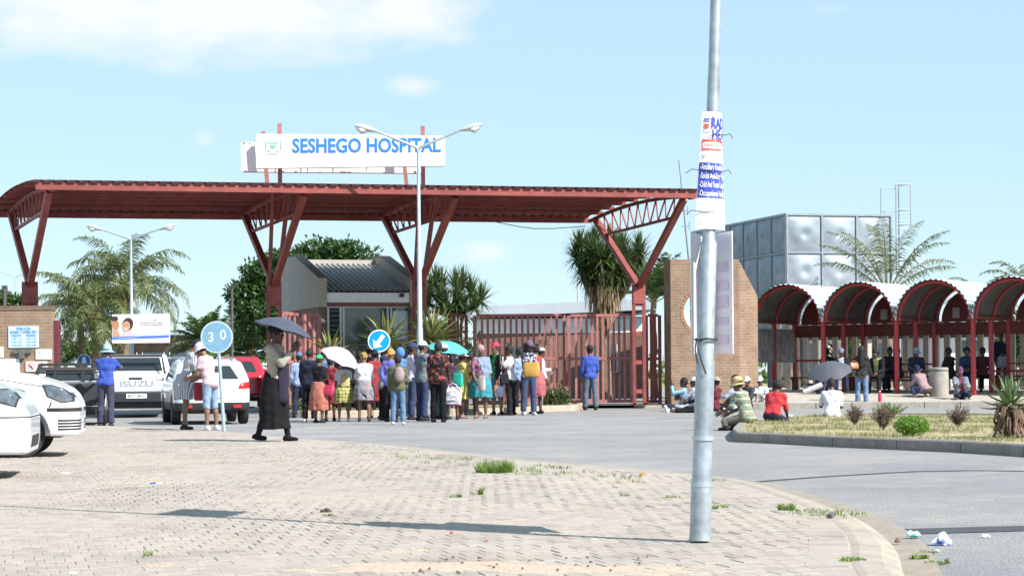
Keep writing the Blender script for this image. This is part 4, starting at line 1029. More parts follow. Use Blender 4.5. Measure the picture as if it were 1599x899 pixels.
# ---------------------------------------------------------------- vegetation
class LB:
    """leaf builder: many small quads / blades as one mesh"""
    def __init__(s): s.v = []; s.f = []
    def blade(s, pts, ws, side):
        n = len(s.v); side = Vector(side)
        for p, w in zip(pts, ws): s.v += [p-side*w, p+side*w]
        for i in range(len(pts)-1): s.f.append((n+2*i, n+2*i+1, n+2*i+3, n+2*i+2))
    def quad(s, c, u, w):
        n = len(s.v); s.v += [c-u-w*.2, c-w, c+u, c+w]; s.f.append((n, n+1, n+2, n+3))
    def build(s, name, m, parent=None): return mobj(name, s.v, s.f, m, parent)
rp = random.Random(11)
def rvec(): 
    while True:
        v = Vector((rp.uniform(-1, 1), rp.uniform(-1, 1), rp.uniform(-1, 1)))
        if .05 < v.length < 1: return v.normalized()
def frond(lb, o, az, el, L, droop, ll, lw, nl=34, hang=.5, rach=None, start=.15, vee=.35):
    p = Vector(o); pts = []; dirs = []; n = 16; e = el
    for i in range(n+1):
        d = Vector((math.cos(az)*math.cos(e), math.sin(az)*math.cos(e), math.sin(e))); pts.append(p.copy()); dirs.append(d)
        p = p+d*L/n; e -= droop/n*(.35+1.3*i/n)
    if rach is not None: rach.tube(pts, [.028*(1-.85*i/n) for i in range(n+1)], 5)
    side0 = Vector((-math.sin(az), math.cos(az), 0))
    for k in range(nl):
        t = start+(1-start)*(k+rp.random()*.6)/nl; f = t*n; i = min(int(f), n-1); q = pts[i].lerp(pts[i+1], f-i); d = dirs[i]
        l = ll*(math.sin(math.pi*min(1, .12+t*.9))**.6)*rp.uniform(.8, 1.15)
        for s in (-1, 1):
            up = side0.cross(d)*s if False else d.cross(side0)
            v = (side0*s*rp.uniform(.75, 1)+d*rp.uniform(.35, .7)-up*vee*rp.uniform(-.4, 1)+Vector((0, 0, rp.uniform(-.1, .2)))).normalized()
            m1 = q+v*l*.5; v2 = (v+Vector((0, 0, -hang*rp.uniform(.6, 1.5)))).normalized(); m2 = m1+v2*l*.5
            ws = d if abs(d.dot(v)) < .9 else Vector((0, 0, 1))
            lb.blade([q, m1, m2], [lw*.6, lw, lw*.15], ws)
QPALM = leafmat('palm_leaf', (.115, .15, .05), .35, .35); PHX = leafmat('date_palm_leaf', (.085, .15, .045), .35, .3)
BARK = M('palm_bark', (.20, .15, .10), .9, var=.4, scale=6, bmp=.6); WOOD = M('tree_bark', (.12, .09, .065), .9, var=.35, scale=5, bmp=.5)
DEAD = leafmat('dead_leaf', (.22, .15, .085), .4, .15); STRAW = leafmat('straw_leaf', (.36, .29, .14), .3, .25)
def palm(label, px, pyc, Y, L, n, droop=2.2, ll=.5, lw=.016, hang=.7, r=.2, els=(-.2, 1.35), mat=QPALM, name='palm_tree', base=0., skirt=6, nl=36, group=None, azs=None):
    c = W(px, pyc, Y); o = thing(name, label, 'palm tree', (c.x, Y, base), 0, group); h = c.z-base
    mb = MB(); k = 14; mb.tube([(0.03*math.sin(i), 0, h*i/k) for i in range(k+1)], [r*(1.25 if i == 0 else 1-.25*i/k+.06*(i % 2)) for i in range(k+1)], 10); mb.build('trunk', BARK, o, smooth=True)
    lb = LB(); ra = MB()
    for i in range(n):
        az = azs[i] if azs else 2.4*i+rp.uniform(-.3, .3); t = (i+.5)/n; el = els[0]+(els[1]-els[0])*t+rp.uniform(-.12, .12)
        frond(lb, (.1*math.cos(az), .1*math.sin(az), h-.1+.25*t), az, el, L*rp.uniform(.85, 1.1), droop*rp.uniform(.8, 1.15), ll, lw, nl, hang, ra)
    cr = lb.build('crown', mat, o); ra.build('frond_stems', M('frond_stem', (.19, .19, .08), .6), cr)
    if skirt:
        lb = LB()
        for i in range(skirt*4):
            az = rp.uniform(0, 6.28); q = Vector((r*math.cos(az), r*math.sin(az), h-rp.uniform(0, .35))); d = Vector((math.cos(az)*.35, math.sin(az)*.35, -1)).normalized(); l = rp.uniform(.3, .9)
            lb.blade([q, q+d*l*.5+Vector((math.cos(az), math.sin(az), 0))*.08, q+d*l], [.05, .035, .008], Vector((-math.sin(az), math.cos(az), 0)))
        lb.build('dry_skirt', STRAW, o)
    return o
gp = 'palms left of the canopy'
palm('tallest of the left palms, with drooping feathery fronds behind the billboard', 193, 447, 80, 3.1, 34, 2.25, .66, .022, .9, .3, group=gp, nl=44)
palm('middle left palm with a straw skirt, its trunk left of the billboard', 150, 487, 78, 2.4, 28, 2.4, .60, .023, 1., .22, (-.5, 1.2), skirt=14, group=gp, nl=40)
palm('slim left palm nearest to the brown brick wall', 126, 476, 82, 2.4, 22, 2.3, .58, .022, .9, .17, (-.2, 1.3), group=gp, nl=40)
palm('bushy green date palm between the 30 sign and the left palms', 325, 545, 92, 2.0, 48, 1.2, .42, .03, .2, .3, (-.1, 1.45), PHX, skirt=0, base=0, nl=44)
palm('low date palm under the dark leafy tree', 392, 552, 88, 1.9, 42, 1.2, .4, .03, .2, .3, (-.1, 1.4), PHX, skirt=0, nl=44)
palm('open crowned palm in front of the water tank', 1386, 454, 70, 3.05, 11, 1.35, .52, .016, .8, .15, (.75, 1.54), QPALM, skirt=2, nl=46,
     azs=[.1, 3.05, .3, 2.9, 5.9, 3.4, .15, 3.0, .6, 4.4, 2.0, .2, 2.7, 1.4])
palm('far palm tip above the third shelter roof', 1535, 470, 115, 2.6, 14, 1.7, .5, .03, .6, .2, (0, 1.3), QPALM, skirt=0)
palm('far palm tip above the shelter roof at the right edge', 1604, 452, 105, 2.6, 14, 1.7, .5, .03, .6, .2, (0, 1.3), QPALM, skirt=0)
palm('feathery young palm left of the orange brick wall', 1020, 468, 78, 1.9, 24, .9, .4, .028, .2, .14, (.5, 1.5), PHX, skirt=0)
def leafy(label, px, Y, blobs, nleaf, ls, mat, name='leafy_tree', base=0., trunk=(.22, 2.2), cat='tree', group=None, clump=.55, parts=('trunk', 'crown')):
    """blobs: (px,py,rx_px,ry_px) ellipses that make up the outline"""
    c0 = W(px, 560, Y); o = thing(name, label, cat, (c0.x, Y, base), 0, group); k = Y/F
    mb = MB(); th = trunk[1]; cen = []
    for bx, by, rx, ry in blobs:
        p = W(bx, by, Y)-Vector((c0.x, Y, base)); cen.append((p, rx*k, min(rx, ry*1.2)*k, ry*k))
    mb.tube([(0, 0, 0), (.05, 0, th*.5), (0, .05, th)], [trunk[0]*1.3, trunk[0], trunk[0]*.8], 8)
    for p, rx, ryy, rz in cen:
        m_ = Vector((p.x*.5, p.y*.5, th+(p.z-th)*.45)); mb.tube([(0, 0, th*.9), m_, p], [trunk[0]*.55, trunk[0]*.35, trunk[0]*.1], 6)
    mb.build(parts[0], WOOD, o, smooth=True)
    tot = sum(a*c for _, a, b, c in cen); lb = LB()
    for p, rx, ryy, rz in cen:
        nc = max(4, int(nleaf*rx*rz/tot/46))
        for q in range(nc):
            v = rvec(); rr_ = rp.uniform(.35, 1.0)**.5; cc = p+Vector((v.x*rx*rr_, v.y*ryy*rr_, v.z*rz*rr_)); s = clump*rp.uniform(.6, 1.2)
            for j in range(46):
                d = rvec(); pos = cc+Vector((d.x, d.y, d.z*.7))*s*rp.random()**.5
                u = (d+rvec()*.8+Vector((0, 0, .25))).normalized(); w = u.cross(rvec()).normalized(); l = ls*rp.uniform(.7, 1.3)
                lb.quad(pos, u*l, w*l*.42)
    lb.build(parts[1], mat, o); return o
LEAFD = leafmat('dark_tree_leaf', (.048, .105, .028), .45, .3); LEAFM = leafmat('mid_tree_leaf', (.07, .13, .035), .4, .3); LEAFB = leafmat('bright_shrub_leaf', (.13, .27, .035), .35, .35)
leafy('big dark leafy tree rising behind the guardhouse roof', 470, 84, [(398, 470, 36, 36), (388, 440, 26, 26), (420, 425, 30, 26), (450, 408, 34, 22), (490, 398, 36, 22), (530, 394, 36, 20), (562, 396, 24, 12), (430, 480, 40, 40), (400, 500, 34, 30), (510, 420, 50, 25), (470, 450, 40, 40)], 17000, .115, LEAFD, trunk=(.3, 2.2))
leafy('small round tree at the far left behind the brick wall', 15, 120, [(5, 468, 14, 12), (28, 474, 14, 10), (18, 486, 26, 16)], 2500, .16, LEAFM)
leafy('green bush standing behind the left palms', 110, 95, [(95, 548, 22, 18), (135, 550, 24, 16), (170, 552, 24, 14)], 2500, .12, LEAFM, name='bush', trunk=(.1, .5), cat='bush')
leafy('hedge bush behind the agaves between guardhouse and sliding gate', 705, 69, [(690, 530, 22, 30), (712, 540, 22, 36), (725, 570, 18, 30), (695, 580, 26, 30)], 2600, .09, LEAFD, name='bush', trunk=(.1, .5), cat='bush')
leafy('dark bush behind the billboard posts', 285, 98, [(280, 556, 22, 14), (250, 560, 20, 10)], 1600, .12, LEAFD, name='bush', trunk=(.1, .4), cat='bush')
leafy('leafy bush seen through the slat fence near the right edge', 1590, 71, [(1580, 545, 22, 30), (1604, 520, 22, 30)], 2400, .10, LEAFM, name='bush', trunk=(.1, .8), cat='bush')
leafy('dark bush behind the fence slats of the second shelter', 1325, 73, [(1320, 540, 13, 30), (1330, 570, 14, 20)], 1500, .10, LEAFM, name='bush', trunk=(.08, .8), cat='bush')
def sword(lb, o, d, L, w, bend, side, n=4, tip=.02):
    p = Vector(o); pts = [p.copy()]; d = Vector(d); 
    for i in range(n): p = p+d*L/n; pts.append(p.copy()); d = (d+Vector((0, 0, -bend/n))).normalized()
    ws = [w*.75]+[w*(1-(i/n)**1.6)+w*tip for i in range(1, n+1)]; lb.blade(pts, ws, side)
def rosette(lb, c, n, L, w, bend, emin=-.4, emax=1.5):
    for i in range(n):
        az = 2.4*i+rp.uniform(-.2, .2); el = emin+(emax-emin)*((i+.5)/n)**.8+rp.uniform(-.1, .1)
        d = Vector((math.cos(az)*math.cos(el), math.sin(az)*math.cos(el), math.sin(el))); sword(lb, Vector(c)+d*.03, d, L*rp.uniform(.8, 1.1), w, bend, Vector((-math.sin(az), math.cos(az), 0)))
YUC = leafmat('yucca_leaf', (.075, .12, .04), .35, .2)
def yucca(label, px, Y, heads, L, base_r, skirt=0, nleaf=46):
    c0 = W(px, 560, Y); o = thing('yucca_tree', label, 'yucca', (c0.x, Y, 0)); lb = LB(); mb = MB(); dl = LB()
    hb = W(px, 485, Y).z; mb.tube([(0, 0, 0), (.02, 0, hb*.5), (0, 0, hb)], [base_r*1.4, base_r, base_r*.9], 10)
    for hx, hy, dy in heads:
        p = W(hx, hy, Y)-Vector((c0.x, Y, 0)); p.y += dy; mb.tube([(0, 0, hb*.95), (p.x*.6, p.y*.6, hb+(p.z-hb)*.4), p], [base_r*.7, base_r*.45, base_r*.3], 7)
        rosette(lb, p, nleaf, L, .034, .30, -.75)
        for i in range(skirt):
            az = rp.uniform(0, 6.28); q = p+Vector((math.cos(az), math.sin(az), 0))*.12-Vector((0, 0, rp.uniform(0, .5))); d = Vector((math.cos(az)*.4, math.sin(az)*.4, -1)).normalized()
            sword(dl, q, d, L*rp.uniform(.8, 1.3), .03, .5, Vector((-math.sin(az), math.cos(az), 0)))
    if len(heads) > 14:
        for i in range(260):
            t = rp.random(); z = hb+(.85-1.2*t); az = rp.uniform(0, 6.28); r_ = base_r*1.1+.5*(1-t)**1.1; q = Vector((r_*math.cos(az), r_*math.sin(az), z))
            sword(dl, q, Vector((math.cos(az)*.15, math.sin(az)*.15, -1)).normalized(), rp.uniform(.35, .75), .03, .2, Vector((-math.sin(az), math.cos(az), 0)))
    mb.build('trunk', BARK, o, smooth=True); lb.build('crown', YUC, o)
    if dl.v: dl.build('dry_skirt', DEAD, o)
    return o
yucca('large yucca with a skirt of dead leaves behind the sliding gate', 944, 70, [(905, 385, 0), (930, 378, .3), (950, 380, -.3), (925, 398, -.5), (972, 388, .2), (998, 392, 0), (900, 404, .1), (948, 402, -.6), (910, 420, -.3), (976, 408, -.4), (935, 420, -.6), (985, 415, .2), (955, 425, -.4), (920, 390, .5), (1000, 408, .3), (945, 432, -.3), (922, 434, -.2), (970, 430, -.3), (958, 392, -.7), (938, 406, -.9), (930, 444, -.2), (962, 444, -.2), (912, 432, 0), (982, 432, 0), (946, 446, -.4)], .74, .2, 0, 105)
yucca('spreading yucca clump right of the guardhouse', 705, 72, [(672, 455, 0), (690, 448, .3), (712, 450, -.2), (735, 458, 0), (752, 470, .2), (668, 474, -.3), (690, 470, -.5), (715, 472, -.5), (742, 482, -.3), (664, 488, .2), (700, 490, -.6), (725, 490, -.4), (680, 442, .4), (722, 444, .4)], .78, .16, 0, 84)
# agaves and aloes with thick leaves
AGV = leafmat('agave_leaf', (.21, .235, .085), .3, .08); ALO = leafmat('aloe_leaf', (.13, .20, .085), .3, .08)
def thick_leaf(mb, o, az, el, L, w, bend, n=6):
    p = Vector(o); side = Vector((-math.sin(az), math.cos(az), 0)); e = el; vs = []
    for i in range(n+1):
        d = Vector((math.cos(az)*math.cos(e), math.sin(az)*math.cos(e), math.sin(e))); up = side.cross(d)*-1; t = i/n
        ww = w*(.8+.5*t-1.32*t**2.2) if i < n else w*.02; th = w*.35*(1-t)
        vs += [p-side*ww+up*ww*.45, p-up*th, p+side*ww+up*ww*.45, p+up*ww*.12]
        p = p+d*L/n; e += bend/n
    fs = [(4*i+k, 4*i+(k+1) % 4, 4*i+4+(k+1) % 4, 4*i+4+k) for i in range(n) for k in range(4)]+[(0, 3, 2, 1)]
    mb.add(vs, fs)
def agave(label, px, pyc, Y, L, n, w, base, mat, stem_r=.12, skirt=0, name='agave', cat='agave', bend=(-.5, .3), emin=-.35, emax=1.45):
    c = W(px, pyc, Y); o = thing(name, label, cat, (c.x, Y, base)); h = c.z-base
    mb = MB(); mb.tube([(0, 0, 0), (0, 0, max(h, .05))], [stem_r*1.1, stem_r*.8], 9); mb.build('stem', BARK, o, smooth=True)
    mb = MB()
    for i in range(n):
        t = (i+.5)/n; az = 2.4*i+rp.uniform(-.15, .15); el = emin+(emax-emin)*t
        thick_leaf(mb, (stem_r*.5*math.cos(az), stem_r*.5*math.sin(az), h+.12*t), az, el, L*rp.uniform(.85, 1.08)*(1-.25*t), w*rp.uniform(.85, 1.1), rp.uniform(*bend))
    mb.build('leaves', mat, o, fix=False)
    if skirt:
        mb = MB()
        for i in range(skirt):
            az = rp.uniform(0, 6.28); z = h*rp.uniform(.25, 1.0); d = Vector((math.cos(az), math.sin(az), 0)); q = d*stem_r*.6+Vector((0, 0, z)); l = rp.uniform(.2, .36)
            mb.tube([q, q+d*.12+Vector((0, 0, .02)), q+d*.17+Vector((0, 0, -l*.4)), q+d*rp.uniform(.05, .13)+Vector((0, 0, -l))], [.022, .02, .014, .004], 5)
        mb.build('dry_skirt', M('dead_aloe', (.20, .125, .09), .9, var=.4, scale=14), o, smooth=True)
    return o
gpa = 'agaves in the gateway planter'
for lab, px, py, L, n in (('pale agave behind the pink umbrella, close to the guardhouse corner', 516, 556, .95, 18), ('yellow green agave above the blue arrow sign', 603, 537, 1.15, 30), ('largest yellow green agave right of the arrow sign, above the turquoise umbrella', 673, 532, 1.2, 40), ('low agave between the yellow dress and the red fence panel', 726, 590, .75, 20)):
    o = agave(lab, px, py, 56.4 if px != 726 else 57.6, L, n, .075, .15, AGV); o['group'] = gpa
agave('spiky aloe on a skirt of dry leaves at the right end of the traffic island', 1577, 634, 27.6, .44, 26, .042, .13, ALO, .075, 70, 'aloe', 'aloe', (-.2, .9), -.45)
# twiggy shrubs and green bush on the island
TWIG = M('twig', (.15, .095, .085), .9, var=.3, scale=20); TWL = leafmat('twig_leaf', (.14, .09, .075), .4, .1)
def twiggy(label, px, py, w_px, h_px, green=0., name='shrub'):
    g = G(px, py, .13); k = g.y/F; o = thing(name, label, 'shrub', g); mb = MB(); lb = LB(); gl = LB(); w, h = w_px*k/2, h_px*k
    for i in range(64):
        az = rp.uniform(0, 6.28); s = rp.random()**.6; e = Vector((math.cos(az)*w*s, math.sin(az)*w*s, h*rp.uniform(.55, 1.05)*(1-.35*s*s))); m_ = Vector((e.x*.35, e.y*.35, e.z*.55))
        mb.tube([(e.x*.05, e.y*.05, 0), m_, e], [.006, .004, .002], 4)
        for j in range(26):
            t = rp.uniform(.3, 1); q = (m_.lerp(e, (t-.5)*2) if t > .5 else m_*(t*2))+rvec()*.025; u = rvec()*.016
            (gl if rp.random() < green else lb).quad(q, u, u.cross(rvec())*.5)
    mb.build('stems', TWIG, o); lb.build('leaves', TWL, o)
    if gl.v: gl.build('green_leaves', LEAFB, o)
twiggy('brown twiggy shrub right of the white shirted person under the umbrella', 1335, 663, 36, 32, .08)
twiggy('reddish twiggy shrub just left of the bright green bush', 1379, 671, 42, 40, .12)
twiggy('brown twiggy shrub in front of the concrete litter bin', 1496, 666, 44, 36, .05)
twiggy('green leafed weed growing behind the bright green bush', 1392, 652, 60, 26, .7)
def bush(label, px, py, w_px, h_px, mat, n=1700, ls=.022):
    g = G(px, py, .13); k = g.y/F; o = thing('shrub', label, 'shrub', g); lb = LB(); mb = MB(); w, h = w_px*k/2, h_px*k
    for i in range(30): 
        az = rp.uniform(0, 6.28); mb.tube([(0, 0, 0), (math.cos(az)*w*.7, math.sin(az)*w*.7, h*rp.uniform(.4, .9))], [.006, .003], 4)
    mb.build('stems', WOOD, o)
    for i in range(n):
        v = rvec(); r_ = rp.random()**.35; q = Vector((v.x*w*r_, v.y*w*.8*r_, h*.5+v.z*h*.52*r_)); 
        if q.z < 0.01: q.z = abs(q.z)+.01
        u = (rvec()+Vector((0, 0, .5))).normalized()*ls; lb.quad(q, u, u.cross(rvec())*.5)
    lb.build('leaves', mat, o)
bush('bright green rounded bush at the middle of the island kerb', 1424, 680, 58, 31, LEAFB)
def spikes(label, px, py, Y, w, h, n=70, base=.15):
    c = W(px, py, Y); o = thing('flowering_plant', label, 'plant', (c.x, Y, base)); lb = LB(); fl = LB(); mb = MB()
    for i in range(n):
        x, y = rp.uniform(-w/2, w/2), rp.uniform(-.3, .3); hh = h*rp.uniform(.5, 1); mb.tube([(x, y, 0), (x+rp.uniform(-.08, .08), y, hh)], [.008, .004], 4)
        for j in range(22): q = Vector((x, y, hh*rp.uniform(.1, .75)))+rvec()*.07; u = rvec()*.045; lb.quad(q, u, u.cross(rvec())*.5)
        for j in range(6): q = Vector((x, y, hh*rp.uniform(.85, 1.02)))+rvec()*.02; u = rvec()*.02; fl.quad(q, u, u.cross(rvec())*.6)
    mb.build('stems', WOOD, o); lb.build('leaves', LEAFM, o); fl.build('flowers', leafmat('pink_flower', (.45, .25, .22), .3, .2), o)
spikes('green plant with pinkish flower spikes at the kerb end by the gate', 866, 628, 59.4, .8, .62)
spikes('low weeds at the foot of the pink red gate leaf', 466, 640, 54.0, .5, .3, 30)
# grass: island turf blades and weeds in the pavement joints
GRASS = leafmat('grass_blade', (.19, .22, .075), .4, .3); GREENG = leafmat('weed_blade', (.15, .24, .05), .35, .3)
def blades(lb, c, n, r, h, lean=.5):
    for i in range(n):
        a = rp.uniform(0, 6.28); q = Vector((c[0]+math.cos(a)*r*rp.random()**.6, c[1]+math.sin(a)*r*rp.random()**.6, c[2])); d = Vector((rp.uniform(-lean, lean), rp.uniform(-lean, lean), 1)).normalized(); hh = h*rp.uniform(.4, 1.1)
        lb.blade([q, q+d*hh*.6, q+d*hh+Vector((d.x, d.y, -.2))*hh*.3], [.004, .003, .0005], Vector((math.cos(a), math.sin(a), 0)))
lb = LB(); P_ = np.array([(p.x, p.y) for p in ISL_TOP])
xs = RNG.uniform(P_[:, 0].min(), P_[:, 0].max(), 30000); ys = RNG.uniform(P_[:, 1].min(), P_[:, 1].max(), 30000)
ok = poly2(xs, ys, [tuple(p) for p in P_]) < -.04
dn = np.sin(xs*2.1+1)*np.sin(ys*1.7)+.6*np.sin(xs*5.3+ys*3.1)+RNG.normal(0, .5, len(xs)); ok &= (dn > .55) & (xs < .26*ys)
for x, y in zip(xs[ok][:3200], ys[ok][:3200]): blades(lb, (x, y, .125), 3, .05, .085, .7)
tag(lb.build('grass', GRASS), kind='stuff')
lb = LB()
for px, py, n, r, h in [(rp.uniform(620, 1010), 0, 12, .07, .05) for _ in range(22)]+[(790+rp.uniform(-90, 90), 0, 14, .08, .05) for _ in range(14)]+[(1100, 751, 60, .2, .04), (1290, 803, 90, .28, .04), (1275, 799, 60, .2, .04), (1310, 806, 50, .2, .03), (1228, 797, 120, .06, .07), (1332, 875, 90, .07, .03), (1112, 795, 40, .05, .04), (1120, 792, 60, .1, .035), (1050, 777, 40, .07, .03), (712, 776, 50, .05, .04), (750, 772, 40, .02, .08), (512, 806, 40, .04, .03), (230, 868, 30, .03, .05), (1435, 873, 90, .05, .04), (1462, 880, 50, .07, .03), (1447, 864, 40, .05, .03), (975, 774, 30, .05, .03), (590, 708, 60, .3, .03), (640, 712, 60, .5, .03)]:
    if py == 0: py = 698+(px-620)*.105+rp.uniform(4, 22)
    g = G(px, py, .058 if px < 1400 else .004); blades(lb, g, n, r, h, .6)
tag(lb.build('weeds', GREENG), kind='stuff')
lb = LB(); g = G(773, 738, .055); blades(lb, (0, 0, 0), 420, .19, .16, .55); o = lb.build('grass_tuft', GREENG); o.location = g; tag(o, 'bright green grass tuft alone on the brick pavement', 'grass tuft')
# far belt of trees that closes the horizon
lb = LB()
for i in range(260):
    x = rp.uniform(-110, 110); y = rp.uniform(170, 215); s = rp.uniform(.8, 2.0)
    for j in range(30):
        d = rvec(); u = rvec()*.45; lb.quad(Vector((x, y, s*.9))+Vector((d.x*2.2, d.y*2, d.z*s)), u, u.cross(rvec())*.6)
tag(lb.build('far_trees', LEAFM), kind='stuff')
# ---------------------------------------------------------------- vehicles
def paint(name, c, metal=0.): return M(name, c, .28, metal, var=.03, scale=3, coat=.6)
PWHITE = paint('car_white', (.80, .81, .83)); PSILV = paint('car_silver_white', (.66, .70, .74), .15); PREDC = paint('car_red', (.42, .015, .035)); PDARK = paint('car_dark', (.03, .04, .06))
TYRE = M('tyre_rubber', (.02, .02, .021), .85, var=.3, scale=20); RIM = M('alloy_rim', (.50, .51, .52), .35, metal=.7); CGLASS = M('car_glass', (.02, .028, .032), .06, var=.1, spec=.9)
TRIM = M('black_trim', (.022, .022, .024), .6, var=.25, scale=12); TAIL = M('tail_light_red', (.50, .015, .02), .2, var=.2, scale=25); HEADL = M('head_light', (.19, .235, .28), .06, metal=.2, var=.55, scale=9); HEADL2 = M('far_head_light', (.19, .235, .28), .06, metal=.2, var=.55, scale=9); PLATE = M('number_plate', (.7, .7, .66), .5); GREYL = M('grey_letters', (.36, .39, .43), .4, metal=.4)
def inpoly(u, v, pts):
    s = None
    for i in range(len(pts)):
        a, b = pts[i], pts[(i+1) % len(pts)]; c = (b[0]-a[0])*(v-a[1])-(b[1]-a[1])*(u-a[0])
        if abs(c) < 1e-9: continue
        if s is None: s = c > 0
        elif (c > 0) != s: return False
    return True
def car(name, label, cat, loc, rz, prof, L, Wd, zb, tum, wheels, pm, h, parts, pocket=None, rc=.28, group=None, steer=0.):
    o = thing(name, label, cat, loc, rz, group)
    zt = max(p[1] for p in prof); G3 = grid((-L/2-.08, -Wd/2-.08, min(p[1] for p in prof)-.08), (L/2+.08, Wd/2+.08, zt+.08), h); X, Y, Z = G3
    d = poly2(X, Z, prof); qx, qy = np.abs(X)-(L/2-rc), np.abs(Y)-(Wd/2-rc)
    d2 = np.sqrt(np.maximum(qx, 0)**2+np.maximum(qy, 0)**2)+np.minimum(np.maximum(qx, qy), 0)-rc
    d3 = np.abs(Y)-(Wd/2-np.maximum(0, Z-zb)*tum-np.maximum(0, .55-Z)*.08)
    d = smax(smax(d, d2, .07), d3, .06)
    rw = wheels[2]
    for xw in wheels[:2]:
        dw = np.sqrt((X-xw)**2+(Z-rw)**2)-(rw+.055); d = np.maximum(d, -np.maximum(dw, Wd/2-.25-np.abs(Y)))
    if pocket:
        (a, b, c), (e, f, g) = pocket; d = np.maximum(d, -np.maximum.reduce([a-X, X-e, b-Y, Y-f, c-Z, Z-g]))
    V, Fq = surfnet(d, (X.min(), Y.min(), Z.min()), h)
    bm = bmesh.new(); vv = [bm.verts.new(v) for v in V]
    for q in Fq: bm.faces.new([vv[i] for i in q])
    bmesh.ops.recalc_face_normals(bm, faces=bm.faces[:])
    lay = bm.faces.layers.int.new('part'); names = [('body', pm)]
    for pn, m, pl, pts, cond in parts:
        key = (pn, m); ax = {'xz': (0, 2), 'yz': (1, 2), 'xy': (0, 1)}[pl]
        lo = [min(p[i] for p in pts)-.06 for i in (0, 1)]; hi = [max(p[i] for p in pts)+.06 for i in (0, 1)]
        def sub():
            out = []
            for f in bm.faces:
                c = f.calc_center_median()
                if lo[0] < c[ax[0]] < hi[0] and lo[1] < c[ax[1]] < hi[1] and cond(c, f.normal): out.append(f)
            return out
        for i in range(len(pts)):
            a, b = pts[i], pts[(i+1) % len(pts)]; co = Vector((0, 0, 0)); no = Vector((0, 0, 0)); co[ax[0]], co[ax[1]] = a; no[ax[0]], no[ax[1]] = -(b[1]-a[1]), b[0]-a[0]
            fs = sub(); es = {e for f in fs for e in f.edges}; vs = {v for f in fs for v in f.verts}
            bmesh.ops.bisect_plane(bm, geom=fs+list(es)+list(vs), plane_co=co, plane_no=no, dist=1e-5)
        names.append(key); k = len(names)-1
        for f in sub():
            c = f.calc_center_median()
            if inpoly(c[ax[0]], c[ax[1]], pts): f[lay] = k
    bm.normal_update()
    for k, (pn, m) in enumerate(names):
        fs = [f for f in bm.faces if f[lay] == k]
        if not fs: continue
        idx = {}; vs = []; fl = []
        for f in fs:
            q = []
            for v in f.verts:
                if v not in idx: idx[v] = len(vs); vs.append(v.co.copy())
                q.append(idx[v])
            fl.append(q)
        mobj(pn, vs, fl, m, o, smooth=True)
    bm.free()
    mb = MB(); mb.box((-L/2+.25, -Wd/2+.27, .24), (L/2-.25, Wd/2-.27, .42)); mb.build('underbody', TRIM, o)
    for xw in wheels[:2]:
        for s in (-1, 1):
            mb = MB(); w_ = .19; y0 = -w_/2; mb.lathe([(rw*.62, -w_/2), (rw*.93, -w_/2), (rw, -w_/2+.03), (rw, w_/2-.03), (rw*.93, w_/2), (rw*.62, w_/2)], 28)
            wh = mb.build('wheel', TYRE, o, smooth=True); wh.location = (xw, s*(Wd/2-.115), rw); wh.rotation_euler = (R(-90*s), 0, steer if xw == wheels[0] else 0)
            mb = MB(); mb.lathe([(.02, w_*.42), (rw*.2, w_*.42), (rw*.22, w_*.3), (rw*.56, w_*.36), (rw*.64, w_*.46), (rw*.66, w_*.3), (rw*.64, -w_*.4)], 28)
            for q in range(5):
                Mt = Matrix.Rotation(q*math.pi*2/5, 4, 'Z'); mb.box((rw*.12, -.022, w_*.36), (rw*.6, .022, w_*.44), Mt)
            mb.build('rim', RIM, wh, smooth=True)
    return o
back = lambda x: (lambda c, n: c.x < x and n.x < -.15)
side = lambda s: (lambda c, n: c.y*s > .3 and n.y*s > .45)
def extra(o, name, m, fn, parent=None):
    mb = MB(); fn(mb); return mb.build(name, m, parent or o)
